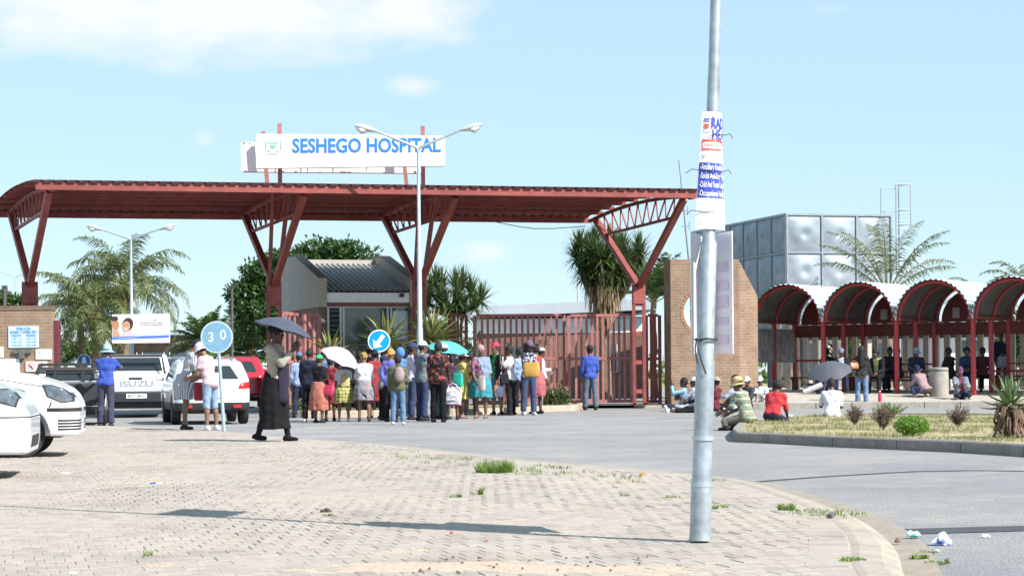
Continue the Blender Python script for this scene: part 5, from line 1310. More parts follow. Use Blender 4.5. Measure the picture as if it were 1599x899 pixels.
# silver white sedan nose, nearest car at the left edge
pt = G(59, 748, .06); kx = pt.y
L = 4.5; t = 2.25
SED = [(t-.04, .24), (t, .40), (t, .60), (t-.10, .77), (t-.17, .85), (t-.37, .935), (t-1.05, 1.02), (t-1.5, 1.06), (.05, 1.40), (-.8, 1.42), (-1.55, 1.08), (-2.15, 1.03), (-2.25, .75), (-2.22, .26)]
c_ = W(58, 600, kx+.8); a_ = R(9)
car('parked_car', 'silver white sedan nose nearest the camera at the left edge', 'car', (c_.x-t*math.cos(a_), kx+.8-t*math.sin(a_), .06), a_, SED, L, 1.76, .80, .30, (1.42, -1.35, .315), PSILV, .024,
    [('light_surround', TRIM, 'xz', [(t-.11, .80), (t-.18, .88), (t-.5, .91), (t-.41, .775), (t-.14, .70)], lambda c, n: c.y < -.42), ('head_light', HEADL, 'xz', [(t-.13, .80), (t-.19, .87), (t-.48, .90), (t-.40, .79), (t-.16, .72)], lambda c, n: c.y < -.42), ('head_light', HEADL2, 'xz', [(t-.13, .80), (t-.19, .87), (t-.48, .90), (t-.40, .79), (t-.16, .72)], lambda c, n: c.y > .42),
     ('bonnet_seam', TRIM, 'xz', [(t-.45, .885), (t-.45, .897), (t-1.0, .985), (t-1.0, .973)], lambda c, n: c.y < -.5),
     ('bumper_line', TRIM, 'xz', [(t-.42, .598), (t+.05, .598), (t+.05, .612), (t-.42, .612)], lambda c, n: True),
     ('lower_grille', TRIM, 'yz', [(-.5, .30), (.5, .30), (.5, .42), (-.5, .42)], lambda c, n: c.x > t-.2 and n.x > .3),
     ('window', CGLASS, 'xz', [(.72, 1.06), (.02, 1.34), (-.8, 1.35), (-1.35, 1.1)], side(-1)), ('window', CGLASS, 'xz', [(.72, 1.06), (.02, 1.34), (-.8, 1.35), (-1.35, 1.1)], side(1)),
     ('windscreen', CGLASS, 'yz', [(-.62, 1.10), (.62, 1.10), (.52, 1.36), (-.52, 1.36)], lambda c, n: c.x > 0 and n.x > .2)], group='white cars parked on the brick pavement')
# white hatchback
pt = G(70, 714, .06); kx = pt.y; t = 1.82
HAT = [(t-.02, .26), (t, .40), (t, .62), (t-.03, .69), (t-.09, .78), (t-.17, .855), (t-.31, .93), (t-.5, .995), (t-.72, 1.045), (t-1.05, 1.08), (.25, 1.44), (-.9, 1.50), (-1.55, 1.42), (-1.78, .95), (-1.8, .3)]
c_ = W(130, 640, kx+.75); a_ = R(8)
hb_ = car('parked_car', 'white hatchback nose with a big headlight and slatted lower grille behind the sedan', 'car', (c_.x-t*math.cos(a_), kx+.80-1.1*math.sin(a_)-.1, .06), a_, HAT, 3.64, 1.66, .9, .32, (t-.72, -1.2, .29), PWHITE, .021,
    [('light_surround', TRIM, 'xz', [(t-.06, .69), (t-.07, .77), (t-.19, .86), (t-.33, .905), (t-.46, .905), (t-.40, .75), (t-.22, .67)], lambda c, n: c.y < -.33), ('head_light', HEADL, 'xz', [(t-.09, .705), (t-.10, .76), (t-.20, .845), (t-.33, .89), (t-.43, .89), (t-.385, .765), (t-.22, .685)], lambda c, n: c.y < -.33), ('head_light', HEADL2, 'xz', [(t-.09, .705), (t-.10, .76), (t-.20, .845), (t-.33, .89), (t-.43, .89), (t-.385, .765), (t-.22, .685)], lambda c, n: c.y > .33),
     ('bonnet_seam', TRIM, 'xz', [(t-.40, .865), (t-.40, .877), (t-1.02, .985), (t-1.02, .973)], lambda c, n: c.y < -.5),
     ('wing_seam', TRIM, 'xz', [(t-.38, .62), (t-.36, .62), (t-.33, .69), (t-.35, .69)], lambda c, n: c.y < -.5),
     ('bumper_strip', TRIM, 'xz', [(t-.40, .565), (t+.05, .565), (t+.05, .615), (t-.40, .615)], lambda c, n: abs(c.y) > .12),
     *[('lower_grille' if sg < 0 else 'fog_grille', TRIM, 'xz', [(t-.27, z0), (t+.05, z0), (t+.05, z0+.026), (t-.27, z0+.026)], lambda c, n, sg=sg: c.y*sg > .25) for sg in (-1, 1) for z0 in (.335, .371, .407, .443)],
     ('window', CGLASS, 'xz', [(.62, 1.1), (.18, 1.38), (-.9, 1.42), (-1.4, 1.3), (-1.4, 1.1)], side(-1)), ('window', CGLASS, 'xz', [(.62, 1.1), (.18, 1.38), (-.9, 1.42), (-1.4, 1.3), (-1.4, 1.1)], side(1)),
     ('windscreen', CGLASS, 'yz', [(-.62, 1.14), (.62, 1.14), (.52, 1.40), (-.52, 1.40)], lambda c, n: c.x > .1 and n.x > .2)], steer=R(28), group='white cars parked on the brick pavement')
# black and white pickup seen from behind
pt = G(150, 666, 0); Yp = pt.y; c_ = W(105, 600, Yp); a_ = R(100); hx = Vector((math.cos(a_), math.sin(a_), 0))
PK = [(2.05, .3), (2.05, .68), (1.3, .88), (.75, .93), (.15, 1.27), (-.55, 1.28), (-.74, .93), (-2.0, .93), (-2.05, .42), (-2.0, .36), (1.9, .24)]
pk = car('pickup', 'small white pickup with a black load rack and shadow-black tailgate, beside the man in blue', 'pickup', Vector((c_.x, Yp, 0))+hx*2.05, a_, PK, 4.1, 1.62, .85, .22, (1.25, -1.3, .30), PWHITE, .03,
    [('rear_window', CGLASS, 'yz', [(-.55, .97), (.55, .97), (.50, 1.20), (-.50, 1.20)], lambda c, n: -1.2 < c.x < -.3 and n.x < -.1),
     ('tail_light', TAIL, 'yz', [(-.82, .60), (-.69, .60), (-.69, .90), (-.82, .90)], lambda c, n: c.x < -1.8), ('tail_light', TAIL, 'yz', [(.69, .60), (.82, .60), (.82, .90), (.69, .90)], lambda c, n: c.x < -1.8),
     ('tailgate', TRIM, 'yz', [(-.67, .44), (.67, .44), (.67, 1.0), (-.67, 1.0)], back(-1.9)), ('bumper', TRIM, 'yz', [(-.9, .2), (.9, .2), (.9, .435), (-.9, .435)], back(-1.85)),  # tailgate in black: shadow of the open back put into its colour
     ('roof', TRIM, 'xz', [(-.8, 1.0), (-.8, 1.5), (.0, 1.5), (.0, 1.24), (-.52, 1.20)], lambda c, n: n.x < .3),
     ('window', CGLASS, 'xz', [(.55, .95), (.15, 1.2), (-.45, 1.2), (-.5, .95)], side(-1)), ('window', CGLASS, 'xz', [(.55, .95), (.15, 1.2), (-.45, 1.2), (-.5, .95)], side(1))], pocket=((-1.93, -.66, .55), (-.82, .66, 1.2)), rc=.12)
def rack(mb):
    for y in (-.70, .70): mb.bar((-.80, y, .93), (-.74, y*.92, 1.33), .06); mb.bar((-.74, y*.92, 1.31), (-1.9, y, .98), .045)
    mb.bar((-.74, -.66, 1.33), (-.74, .66, 1.33), .06); mb.bar((-.80, -.7, 1.0), (-.80, .7, 1.0), .05); mb.bar((-.78, -.3, .95), (-.75, -.3, 1.3), .04); mb.bar((-.78, .3, .95), (-.75, .3, 1.3), .04); mb.bar((-1.3, -.68, 1.16), (-1.3, .68, 1.16), .04)
extra(pk, 'load_rack', TRIM, rack)
# white double cab pickup with lettering
pt = G(212, 652, 0); Yp = pt.y; c_ = W(212, 600, Yp); a_ = R(99.5); hx = Vector((math.cos(a_), math.sin(a_), 0))
PK2 = [(2.5, .4), (2.5, .85), (1.5, 1.08), (1.0, 1.12), (.35, 1.62), (-.85, 1.64), (-1.05, 1.13), (-2.4, 1.13), (-2.5, 1.0), (-2.5, .62), (-2.45, .5), (2.4, .36)]
p2 = car('pickup', 'white double cab pickup with grey letters on its tailgate and a black rear bumper', 'pickup', Vector((c_.x, Yp, 0))+hx*2.5, a_, PK2, 5.0, 1.84, 1.08, .26, (1.6, -1.45, .36), PWHITE, .034,
    [('rear_window', CGLASS, 'yz', [(-.68, 1.2), (.68, 1.2), (.60, 1.56), (-.60, 1.56)], lambda c, n: -1.6 < c.x < -.6 and n.x < -.1),
     ('tail_light', TAIL, 'yz', [(-.93, .72), (-.80, .72), (-.80, 1.06), (-.93, 1.06)], lambda c, n: c.x < -2.2), ('tail_light', TAIL, 'yz', [(.80, .72), (.93, .72), (.93, 1.06), (.80, 1.06)], lambda c, n: c.x < -2.2),
     ('window', CGLASS, 'xz', [(.8, 1.16), (.32, 1.54), (-.8, 1.55), (-.95, 1.16)], side(-1)), ('window', CGLASS, 'xz', [(.8, 1.16), (.32, 1.54), (-.8, 1.55), (-.95, 1.16)], side(1))], pocket=((-2.36, -.76, .7), (-1.12, .76, 1.5)), rc=.12)
extra(p2, 'bumper', TRIM, lambda mb: (mb.bbox((-2.66, -.90, .40), (-2.48, .90, .66), .03), mb.bbox((-2.5, -.7, .24), (-2.3, .7, .42), .03)))
extra(p2, 'number_plate', PLATE, lambda mb: mb.bbox((-2.675, -.28, .50), (-2.662, .24, .62), .004))
tx = text('BVT 184 L', .09, TXK, p2, (-2.68, -.02, .56), (R(90), 0, R(-90)), width=.42)
extra(p2, 'handle', TRIM, lambda mb: mb.bbox((-2.535, -.17, .985), (-2.50, .17, 1.035), .008))
tg = extra(p2, 'tailgate', PWHITE, lambda mb: (mb.bbox((-2.515, -.76, .68), (-2.495, .76, 1.1), .008)))
text('ISUZU', .21, GREYL, tg, (-2.519, -.02, .865), (R(90), 0, R(-90)), bold=.03, width=.84)
for s in (-1, 1): extra(p2, 'mirror', TRIM, lambda mb: mb.bbox((.55, s*1.0-.1, 1.15), (.68, s*1.0+.1, 1.36), .03))
extra(p2, 'roll_bar', TRIM, lambda mb: (mb.tube([(-1.2, -.74, 1.12), (-1.16, -.66, 1.6), (-1.16, .66, 1.6), (-1.2, .74, 1.12)], .035, 8)))
# silver white crossover, red and dark cars further in
def suv(label, px, Yp, ang, L, Wd, hz, pm, parts=(), rails=True, group=None, h=.034):
    c_ = W(px, 600, Yp); a_ = R(ang); hx = Vector((math.cos(a_), math.sin(a_), 0)); k = hz/1.5; t = L/2
    P = [(t-.02, .3), (t, .68*k), (t-.12, .86*k), (t-.8, 1.0*k), (t-1.15, 1.03*k), (t-1.85, 1.46*k), (-.6, 1.5*k), (-t+.58, 1.43*k), (-t+.16, 1.0*k), (-t+.03, .9*k), (-t, .45), (-t+.06, .3)]
    sw = [(t-1.3, 1.05*k), (t-1.9, 1.38*k), (-t+.75, 1.38*k), (-t+.55, 1.05*k)]
    low = [(-t-.1, .1), (t+.1, .1), (t+.1, .48), (-t-.1, .48)]
    o = car('suv', label, 'suv', Vector((c_.x, Yp, 0))+hx*t, a_, P, L, Wd, .93*k, .33, (t-.85, -t+.75, .33), pm, h,
        [('window', CGLASS, 'xz', sw, side(-1)), ('window', CGLASS, 'xz', sw, side(1)),
         ('rear_window', CGLASS, 'yz', [(-Wd/2+.26, 1.03*k), (Wd/2-.26, 1.03*k), (Wd/2-.42, 1.34*k), (-Wd/2+.42, 1.34*k)], back(-t+.75)),
         ('tail_light', TAIL, 'yz', [(-Wd/2-.02, .82*k), (-Wd/2+.3, .80*k), (-Wd/2+.26, .93*k), (-Wd/2-.02, .99*k)], back(-t+.35)), ('tail_light', TAIL, 'yz', [(Wd/2+.02, .82*k), (Wd/2-.3, .80*k), (Wd/2-.26, .93*k), (Wd/2+.02, .99*k)], back(-t+.35)),
         ('bumper', TRIM, 'xz', low, lambda c, n: True)]+list(parts), rc=.34, group=group)
    extra(o, 'number_plate', PLATE, lambda mb: mb.bbox((-t-.012, -.26, .62*k), (-t+.05, .26, .73*k), .004))
    for s in (-1, 1):
        extra(o, 'reflector', TAIL, lambda mb: mb.bbox((-t-.008, s*(Wd/2-.32)-.09, .36), (-t+.06, s*(Wd/2-.32)+.09, .43), .01))
        extra(o, 'mirror', pm, lambda mb: mb.bbox((t-1.45, s*(Wd/2+.08)-.09, 1.0*k), (t-1.32, s*(Wd/2+.08)+.09, 1.13*k), .03))
        if rails: extra(o, 'roof_rail', GALV, lambda mb: mb.tube([(t-1.95, s*Wd*.32, 1.46*k), (t-2.0, s*Wd*.32, 1.53*k), (-t+.6, s*Wd*.32, 1.50*k), (-t+.55, s*Wd*.32, 1.44*k)], .018, 6))
    return o
suv('silver white crossover with red tail lights behind the two women at the 30 sign', 332, 44.3, 104, 3.95, 1.70, 1.43, PSILV)
suv('red suv seen from behind between the 30 sign and the woman with the umbrella', 371, 66, 98, 4.3, 1.78, 1.70, PREDC, rails=False)
suv('dark car roof showing between the white pickup and the woman in stripes', 257, 68, 98, 4.3, 1.78, 1.72, PDARK, rails=False)
# ---------------------------------------------------------------- people
def nmesh(V, Fq): return (np.array(V), np.array(Fq))
def head_template():
    h = .0085; P = grid((-.12, -.15, -.19), (.12, .16, .17), h); X, Y, Z = P
    d = ellip(P, (0, -.012, .03), (.076, .096, .105)); d = smin(d, ellip(P, (0, .028, -.035), (.058, .066, .085)), .03)
    d = smin(d, capsule(P, (-.012, .062, -.098), (.012, .062, -.098), .022, .022), .03)
    d = smin(d, capsule(P, (0, .083, .022), (0, .106, -.022), .009, .0165), .012); d = smin(d, capsule(P, (-.012, .094, -.026), (.012, .094, -.026), .010, .010), .008)
    d = smin(d, capsule(P, (-.042, .078, .032), (.042, .078, .032), .010, .010), .018)
    for s in (-1, 1):
        d = smax(d, -(np.sqrt((X-s*.031)**2+(Y-.100)**2+(Z-.008)**2)-.020), .012)
        d = smin(d, ellip(P, (s*.078, -.012, 0), (.011, .024, .034)), .008); d = smin(d, ellip(P, (s*.040, .060, -.022), (.024, .024, .022)), .02)
    d = smin(d, capsule(P, (-.02, .088, -.055), (.02, .088, -.055), .0095, .0095), .008); d = smin(d, capsule(P, (-.018, .086, -.071), (.018, .086, -.071), .0095, .0095), .006)
    d = smin(d, capsule(P, (0, -.02, -.06), (0, -.035, -.19), .056, .052), .035)
    V, Fq = surfnet(d, (X.min(), Y.min(), Z.min()), h); mi = np.zeros(len(Fq), int)
    lip = V[Fq].mean(1); mi[(np.abs(lip[:, 0]) < .027) & (lip[:, 1] > .078) & (lip[:, 2] < -.046) & (lip[:, 2] > -.08)] = 3
    for s in (-1, 1):
        P = grid((s*.031-.016, .066, -.008), (s*.031+.016, .098, .024), .004); q = np.sqrt((P[0]-s*.031)**2+(P[1]-.082)**2+(P[2]-.008)**2)-.0125
        v, f = surfnet(q, (P[0].min(), P[1].min(), P[2].min()), .004); c = v[f].mean(1)
        m_ = np.where((np.hypot(c[:, 0]-s*.031, c[:, 2]-.008) < .0055) & (c[:, 1] > .082), 2, 1)
        Fq = np.concatenate([Fq, f+len(V)]); V = np.concatenate([V, v]); mi = np.concatenate([mi, m_])
    return V, Fq, mi
def hand_template():
    """right hand hanging: wrist at origin, fingers towards -z, palm faces -x (to the thigh), thumb towards +y"""
    h = .0058; P = grid((-.06, -.07, -.21), (.05, .09, .04), h); X, Y, Z = P
    d = capsule(P, (0, 0, .03), (0, 0, -.01), .026, .027, (1.25, 1, 1))
    for y in (-.028, -.010, .010, .028): d = smin(d, capsule(P, (0, y*.7, -.015), (0, y, -.085), .017, .015, (1.1, 1, 1)), .016)
    for y, l in ((-.031, .062), (-.0105, .076), (.0105, .082), (.031, .072)):
        a = (0, y, -.088); b = (-.008, y*1.08, -.088-l*.42); c = (-.024, y*1.12, -.088-l*.74); e = (-.038, y*1.14, -.088-l)
        f = np.minimum(np.minimum(capsule(P, a, b, .0098, .0092), capsule(P, b, c, .0092, .0085)), capsule(P, c, e, .0085, .0072)); d = smin(d, f, .004)
    t = np.minimum(capsule(P, (-.004, .022, -.022), (-.02, .052, -.06), .0155, .0115), capsule(P, (-.02, .052, -.06), (-.03, .056, -.098), .0115, .009)); d = smin(d, t, .010)
    return surfnet(d, (X.min(), Y.min(), Z.min()), h)
HEAD_V, HEAD_F, HEAD_M = head_template(); HAND_V, HAND_F = hand_template()
EYEW = M('eye_white', (.55, .52, .48), .3); PUPIL = M('pupil', (.01, .008, .006), .2)
def skin(c): return M('skin_%s' % (c,), c, .5, var=.12, scale=16)
SKINS = [(.155, .082, .050), (.115, .058, .036), (.20, .11, .07), (.088, .046, .031)]
HAIR = M('black_hair', (.012, .010, .010), .75, var=.4, scale=60, bmp=.4)
def rotx(a): return Matrix.Rotation(a, 3, 'X')
HATC = {}
def headgear(kind):
    """meshes in the head frame (forward +y)"""
    if kind in HATC: return HATC[kind]
    h = .0105; P = grid((-.22, -.24, -.56 if kind in ('long', 'braids') else -.16), (.22, .25, .24), h); X, Y, Z = P
    sk = ellip(P, (0, -.012, .03), (.076, .096, .105)); face = -.012+.72*Y-Z; r_ = np.hypot(X, Y+.005)
    nz = .004*np.sin(X*170)*np.sin(Y*150+1)*np.sin(Z*160)
    if kind == 'short': d = smax(sk-.011+nz, face-.035, .01)
    elif kind == 'afro': d = smax(ellip(P, (0, -.02, .045), (.112, .118, .115))+nz*3, face-.02, .02)
    elif kind == 'bun': d = smin(smax(sk-.012+nz, face-.03, .01), ellip(P, (0, -.07, .135), (.042, .045, .04))+nz, .012)
    elif kind == 'topknot': d = smin(smax(sk-.012+nz, face-.03, .01), ellip(P, (0, -.0, .165), (.036, .04, .05))+nz, .012)
    elif kind in ('long', 'braids'):
        d = smax(sk-.016+nz, face-.03, .012); q = capsule(P, (0, -.085, .02), (0, -.135, -.42 if kind == 'braids' else -.30), .075, .05, (.8, 1.35, 1))+.008*np.sin(X*240); d = smin(d, q, .03)
        for s in (-1, 1): d = smin(d, capsule(P, (s*.07, -.03, .03), (s*.085, -.03, -.2), .03, .024), .02)
    elif kind == 'pony': d = smin(smax(sk-.012+nz, face-.03, .01), capsule(P, (0, -.11, .07), (0, -.16, -.10), .035, .02), .02)
    elif kind == 'cap':
        d = smax(sk-.017, .048-Z, .006); b = np.maximum(np.hypot(X/.082, (Y-.07)/.115)-1, 0)*.08+np.abs(Z-.053+.35*np.maximum(Y-.06, 0)+2.5*X*X)-.005; b = smax(b, .03-Y, .006); d = smin(d, b, .006)
    elif kind == 'bucket':
        d = smax(smin(sk-.020, ellip(P, (0, -.01, .12), (.080, .092, .03)), .02), .035-Z, .006); br = np.abs(Z-.028+(r_-.09)*.75)-.006; br = np.maximum(br, np.maximum(r_-.165, .08-r_)); d = np.minimum(d, br)
    elif kind == 'sunhat':
        d = smax(smin(sk-.018, ellip(P, (0, -.01, .115), (.085, .095, .03)), .015), .04-Z, .006); br = np.abs(Z-.048+.006*np.sin(5*np.arctan2(Y, X)))-.006; br = np.maximum(br, np.maximum(r_-.185, .07-r_)); d = np.minimum(d, br)
    elif kind == 'fedora':
        d = smax(ellip(P, (0, -.01, .055), (.092, .108, .115)), .05-Z, .006); d = smax(d, -(ellip(P, (0, -.01, .19), (.03, .08, .035))), .02); br = np.abs(Z-.052-(X*X)*1.2)-.006; br = np.maximum(br, np.maximum(r_-.155, .07-r_)); d = np.minimum(d, br)
    elif kind == 'beanie': d = smax(ellip(P, (0, -.018, .045), (.090, .108, .112))+nz*.6, .02+.30*Y-Z, .01); d = smin(d, np.maximum(sk-.024, np.abs(Z-.05-.30*Y)-.022), .006)
    elif kind == 'beret': d = smin(smax(sk-.014, .035+.3*Y-Z, .006), ellip((X, Y*math.cos(.3)+(Z-.1)*math.sin(.3), (Z-.1)*math.cos(.3)-Y*math.sin(.3)), (.02, -.02, .012), (.125, .13, .045)), .02)
    elif kind == 'scarf': d = smin(smax(sk-.018+.003*np.sin(Z*220+X*60), face-.018, .01), ellip(P, (.0, -.105, .06), (.04, .03, .035)), .02)
    elif kind == 'wrap': d = smin(smax(sk-.020, face-.012, .01), ellip(P, (0, -.02, .145), (.085, .085, .065))+.004*np.sin(X*120+Z*160), .03)
    elif kind == 'hood': d = smax(ellip(P, (0, -.03, .02), (.115, .125, .145)), np.minimum(-.0+.0*X, 0)+(Y-.055), .015); d = smax(d, -.13-Z, .02)
    V, Fq = surfnet(d, (X.min(), Y.min(), Z.min()), h); HATC[kind] = (V, Fq); return V, Fq
HAIRS = ('short', 'afro', 'bun', 'topknot', 'long', 'braids', 'pony')
WARP = {'folds': 1.}
def fold(P, seed, amp=.009):
    X, Y, Z = P; s = seed*1.7
    return amp*(np.sin(Z*38+3*np.sin(X*11+s)+s)*np.sin(np.arctan2(Y, X)*3+Z*9+s)*.7+.5*np.sin(Z*21+X*33+s*2))
POSE0 = dict(lean=0., yaw=0., nod=0., arms=((8, 7, 14, 5), (8, 7, 14, 5)), legs=((2, 3, 4), (-2, 3, 3)), seat=None, twist=0.)
POSES = dict(
    stand={}, relaxed=dict(legs=((5, 4, 8), (-3, 4, 3)), arms=((4, 9, 20, 4), (10, 8, 25, 8))), fold=dict(arms=((18, 8, 95, 62), (18, 8, 92, 58))), talk=dict(arms=((25, 12, 70, 20), (6, 8, 15, 3))),
    phone=dict(arms=((30, 10, 95, 30), (25, 8, 80, 30)), nod=18), bend=dict(lean=14, nod=22, arms=((28, 6, 60, 10), (24, 6, 62, 15))), handface=dict(arms=((40, 14, 128, 28), (8, 8, 25, 10))),
    walk=dict(legs=((15, 2, 10), (-12, 2, 10)), arms=((-6, 6, 20, 0), (38, 12, 92, 24))), carry=dict(arms=((4, 10, 10, 2), (10, 9, 26, 8))), reach=dict(arms=((75, 8, 25, 15), (70, 8, 30, 15)), lean=8),
    umb=dict(arms=((42, 12, 100, 18), (6, 8, 20, 6))), umbR=dict(arms=((6, 8, 20, 6), (42, 12, 100, 18))), akimbo=dict(arms=((-8, 32, 70, 70), (6, 7, 20, 5))), back=dict(arms=((-14, 8, 18, 30), (-14, 8, 18, 30))),
    ground=dict(seat=.0, lean=-6, legs=((96, 10, 118), (92, 8, 112)), arms=((40, 8, 40, 25), (44, 8, 45, 25))), ground_long=dict(seat=.0, lean=-8, legs=((84, 8, 12), (86, 6, 18)), arms=((25, 8, 45, 30), (25, 8, 50, 30))),
    kerb=dict(seat=.15, lean=16, legs=((82, 8, 86), (76, 8, 84)), arms=((46, 6, 38, 12), (42, 6, 40, 12)), nod=6), bench=dict(seat=.46, lean=4, legs=((84, 7, 84), (82, 7, 86)), arms=((24, 6, 60, 25), (24, 6, 60, 25))), crouch=dict(seat=.12, lean=32, legs=((108, 12, 138), (112, 12, 140)), arms=((60, 10, 35, 10), (62, 10, 40, 10)), nod=10))
NP_ = [0]
def person(label, pos, rz, ht=1.68, sk=0, fem=False, build=1., pose='relaxed', hair='short', hat=None, top=None, bottom=None, shoes=(.03, .03, .035), coat=None, group=None, hv=.023, **kw):
    """pos: where the feet (or seat) rest; rz: 0 faces away from the camera, 180 towards it.
    top=(colour or material, sleeve 0..2, hem), bottom=(kind, colour or material, length)"""
    NP_[0] += 1; seed = NP_[0]; ps = dict(POSE0); ps.update(POSES[pose]); ps.update(kw)
    k = ht/1.715; root = thing('person', label, 'person', pos, R(rz), group); sm = skin(SKINS[sk % 4])
    cm = lambda c: c if not isinstance(c, tuple) else cloth(c)
    lean = R(ps['lean']); RT = rotx(-lean) @ Matrix.Rotation(R(ps['twist']), 3, 'Z')
    legs = []; 
    for s, (hf, ha, kf) in zip((-1, 1), ps['legs']):
        hf, ha, kf = R(hf), R(ha), R(kf); th = Vector((s*math.sin(ha), math.cos(ha)*math.sin(hf), -math.cos(ha)*math.cos(hf))); sh = Vector((s*math.sin(ha)*.5, math.sin(hf-kf), -math.cos(hf-kf))).normalized()
        hp = Vector((s*.088, 0, -.02)); kn = hp+th*.425; an = kn+sh*.415; legs.append([hp, kn, an, sh, hf-kf])
    if ps['seat'] is None: pz = .072-min(l[2].z for l in legs)
    else: pz = ps['seat']+.105
    pel = Vector((0, 0, pz))
    for l in legs:
        for i in range(3): l[i] = l[i]+pel
    if ps['seat'] is not None:
        for l in legs:    # keep the ankles above the ground the person sits by
            lo = kw.get('floor', 0.)+.07
            if l[2].z < lo: l[2].z = lo
    T = lambda p: pel+RT @ Vector(p)
    sw = .168 if not fem else .150; sw *= .5+.5*build
    arms = []
    for s, (sf, sa, ef, tw) in zip((-1, 1), ps['arms']):
        sf, sa, ef, tw = R(sf), R(sa), R(ef), R(tw)
        u = Vector((s*math.sin(sa), math.cos(sa)*math.sin(sf), -math.cos(sa)*math.cos(sf))); f = Vector((s*(math.sin(sa)*.4-math.sin(tw)), math.cos(tw)*math.sin(sf+ef), -math.cos(tw)*math.cos(sf+ef))).normalized()
        a = T((s*sw, 0, .452)); b = a+(RT @ u)*.285; c = b+(RT @ f)*.25; arms.append((a, b, c, RT @ f, RT @ u))
    yaw, nod = R(ps['yaw']), R(ps['nod']); RH = RT @ rotx(lean*.6) @ Matrix.Rotation(yaw, 3, 'Z') @ rotx(-nod)
    neck = T((0, 0, .555)); hc = neck+RH @ Vector((0, .028, .125))
    allp = [T((0, 0, .5)), pel, hc]+[x for l in legs for x in l[:3]]+[x for a in arms for x in a[:3]]
    lo = [min(p[i] for p in allp)-.24 for i in range(3)]; hi = [max(p[i] for p in allp)+.24 for i in range(3)]; lo[2] = min(p[2] for p in allp)-.13
    hv_ = hv; P = grid(lo, hi, hv_); X, Y, Z = P
    Ri = np.array(RT.inverted()); q = np.stack([X-pel.x, Y-pel.y, Z-pel.z]); Q = tuple(Ri[i, 0]*q[0]+Ri[i, 1]*q[1]+Ri[i, 2]*q[2] for i in range(3)); XT, YT, ZT = Q
    b = build; S = (1, 1.35, 1)
    hipr = (.108 if fem else .100)*b
    tor = capsule(Q, (-.065*b, -.012, .0), (.065*b, -.012, .0), hipr, hipr, (1, 1.0, 1)); pelv = tor
    tor = smin(tor, capsule(Q, (-.05*b, 0, .15), (.05*b, 0, .15), .094*b, .094*b, (1, 1.05, 1)), .06)
    tor = smin(tor, capsule(Q, (-.068, 0, .33), (.068, 0, .33), .108*b, .108*b, (1, 1.12, 1)), .06); tor = smin(tor, capsule(Q, (-sw+.02, -.008, .462), (sw-.02, -.008, .462), .062, .062), .05)
    tor = smin(tor, capsule(Q, (0, -.01, .47), (0, 0, .54), .075, .055), .04)
    if fem:
        for s in (-1, 1): tor = smin(tor, np.sqrt((XT-s*.07)**2+(YT-.085*b)**2+(ZT-.33)**2)-.062, .03)
        tor = smin(tor, capsule(Q, (-.05, -.07*b, -.02), (.05, -.07*b, -.02), .085*b, .085*b), .05)
    if b > 1.12: tor = smin(tor, ellip(Q, (0, .06, .16), (.15*b*.8, .13*b*.8, .15)), .05)
    nk = capsule(P, T((0, -.005, .5)), neck+RH @ Vector((0, .0, .05)), .055, .051)
    def armf(s, cut, infl=0.):
        a, m_, c, f, u = arms[s]; d = capsule(P, a, m_, .053*(.6+.4*b), .040); 
        if cut <= 1: e = a+(m_-a)*cut; return smax(d-infl, (X-e.x)*u.x+(Y-e.y)*u.y+(Z-e.z)*u.z, .006)
        d = smin(d, capsule(P, m_, c, .041, .028), .02); e = m_+(c-m_)*(cut-1); mk = (X-e.x)*f.x+(Y-e.y)*f.y+(Z-e.z)*f.z
        return smax(d-infl, np.where((X-m_.x)*f.x+(Y-m_.y)*f.y+(Z-m_.z)*f.z > 0, mk, -1), .006)
    def legf(i, cut, infl=0., fl=0.):
        hp, kn, an, sh = legs[i][:4]; d = capsule(P, hp, kn, .088*(.45+.55*b), .056); c2 = kn.lerp(an, .3)+Vector((0, -.015*math.cos(legs[i][4]), -.012*math.sin(abs(legs[i][4]))))
        d = smin(d, capsule(P, kn, c2, .054, .052+fl*.2), .02); d = smin(d, capsule(P, c2, an, .052+fl*.2, .035+fl), .02)-infl
        if cut <= 1: e = hp.lerp(kn, cut); n_ = (kn-hp).normalized()
        else: e = kn.lerp(an, cut-1); n_ = sh
        mk = (X-e.x)*n_.x+(Y-e.y)*n_.y+(Z-e.z)*n_.z
        near = np.where(((X-e.x)**2+(Y-e.y)**2+(Z-e.z)**2) < .42**2 if cut > 1 else np.ones(X.shape, bool), mk, -1)
        return smax(d, near, .006)
    body = tor
    for i in (0, 1): body = smin(smin(body, armf(i, 1.99), .02), legf(i, 1.98), .03)
    for l in legs:
        fd = Vector((0, math.cos(l[4]), math.sin(l[4]))) if abs(l[4]) > .9 else Vector((0, 1, 0)); heel = l[2]+l[3]*.03-fd*.04; toe = l[2]+l[3]*.045+fd*.13; l += [heel, toe, fd]
        body = smin(body, capsule(P, heel, toe, .034, .026, (1, 1, 1.15)), .02)
    body = smin(body, nk, .03); o3 = (X.min(), Y.min(), Z.min())
    V, Fq = surfnet(body, o3, hv_); mi = np.zeros(len(Fq), int)
    hv4 = (np.array(RH) @ HEAD_V.T).T+np.array(hc); Fq = np.concatenate([Fq, HEAD_F+len(V)]); mi = np.concatenate([mi, HEAD_M]); V = np.concatenate([V, hv4])
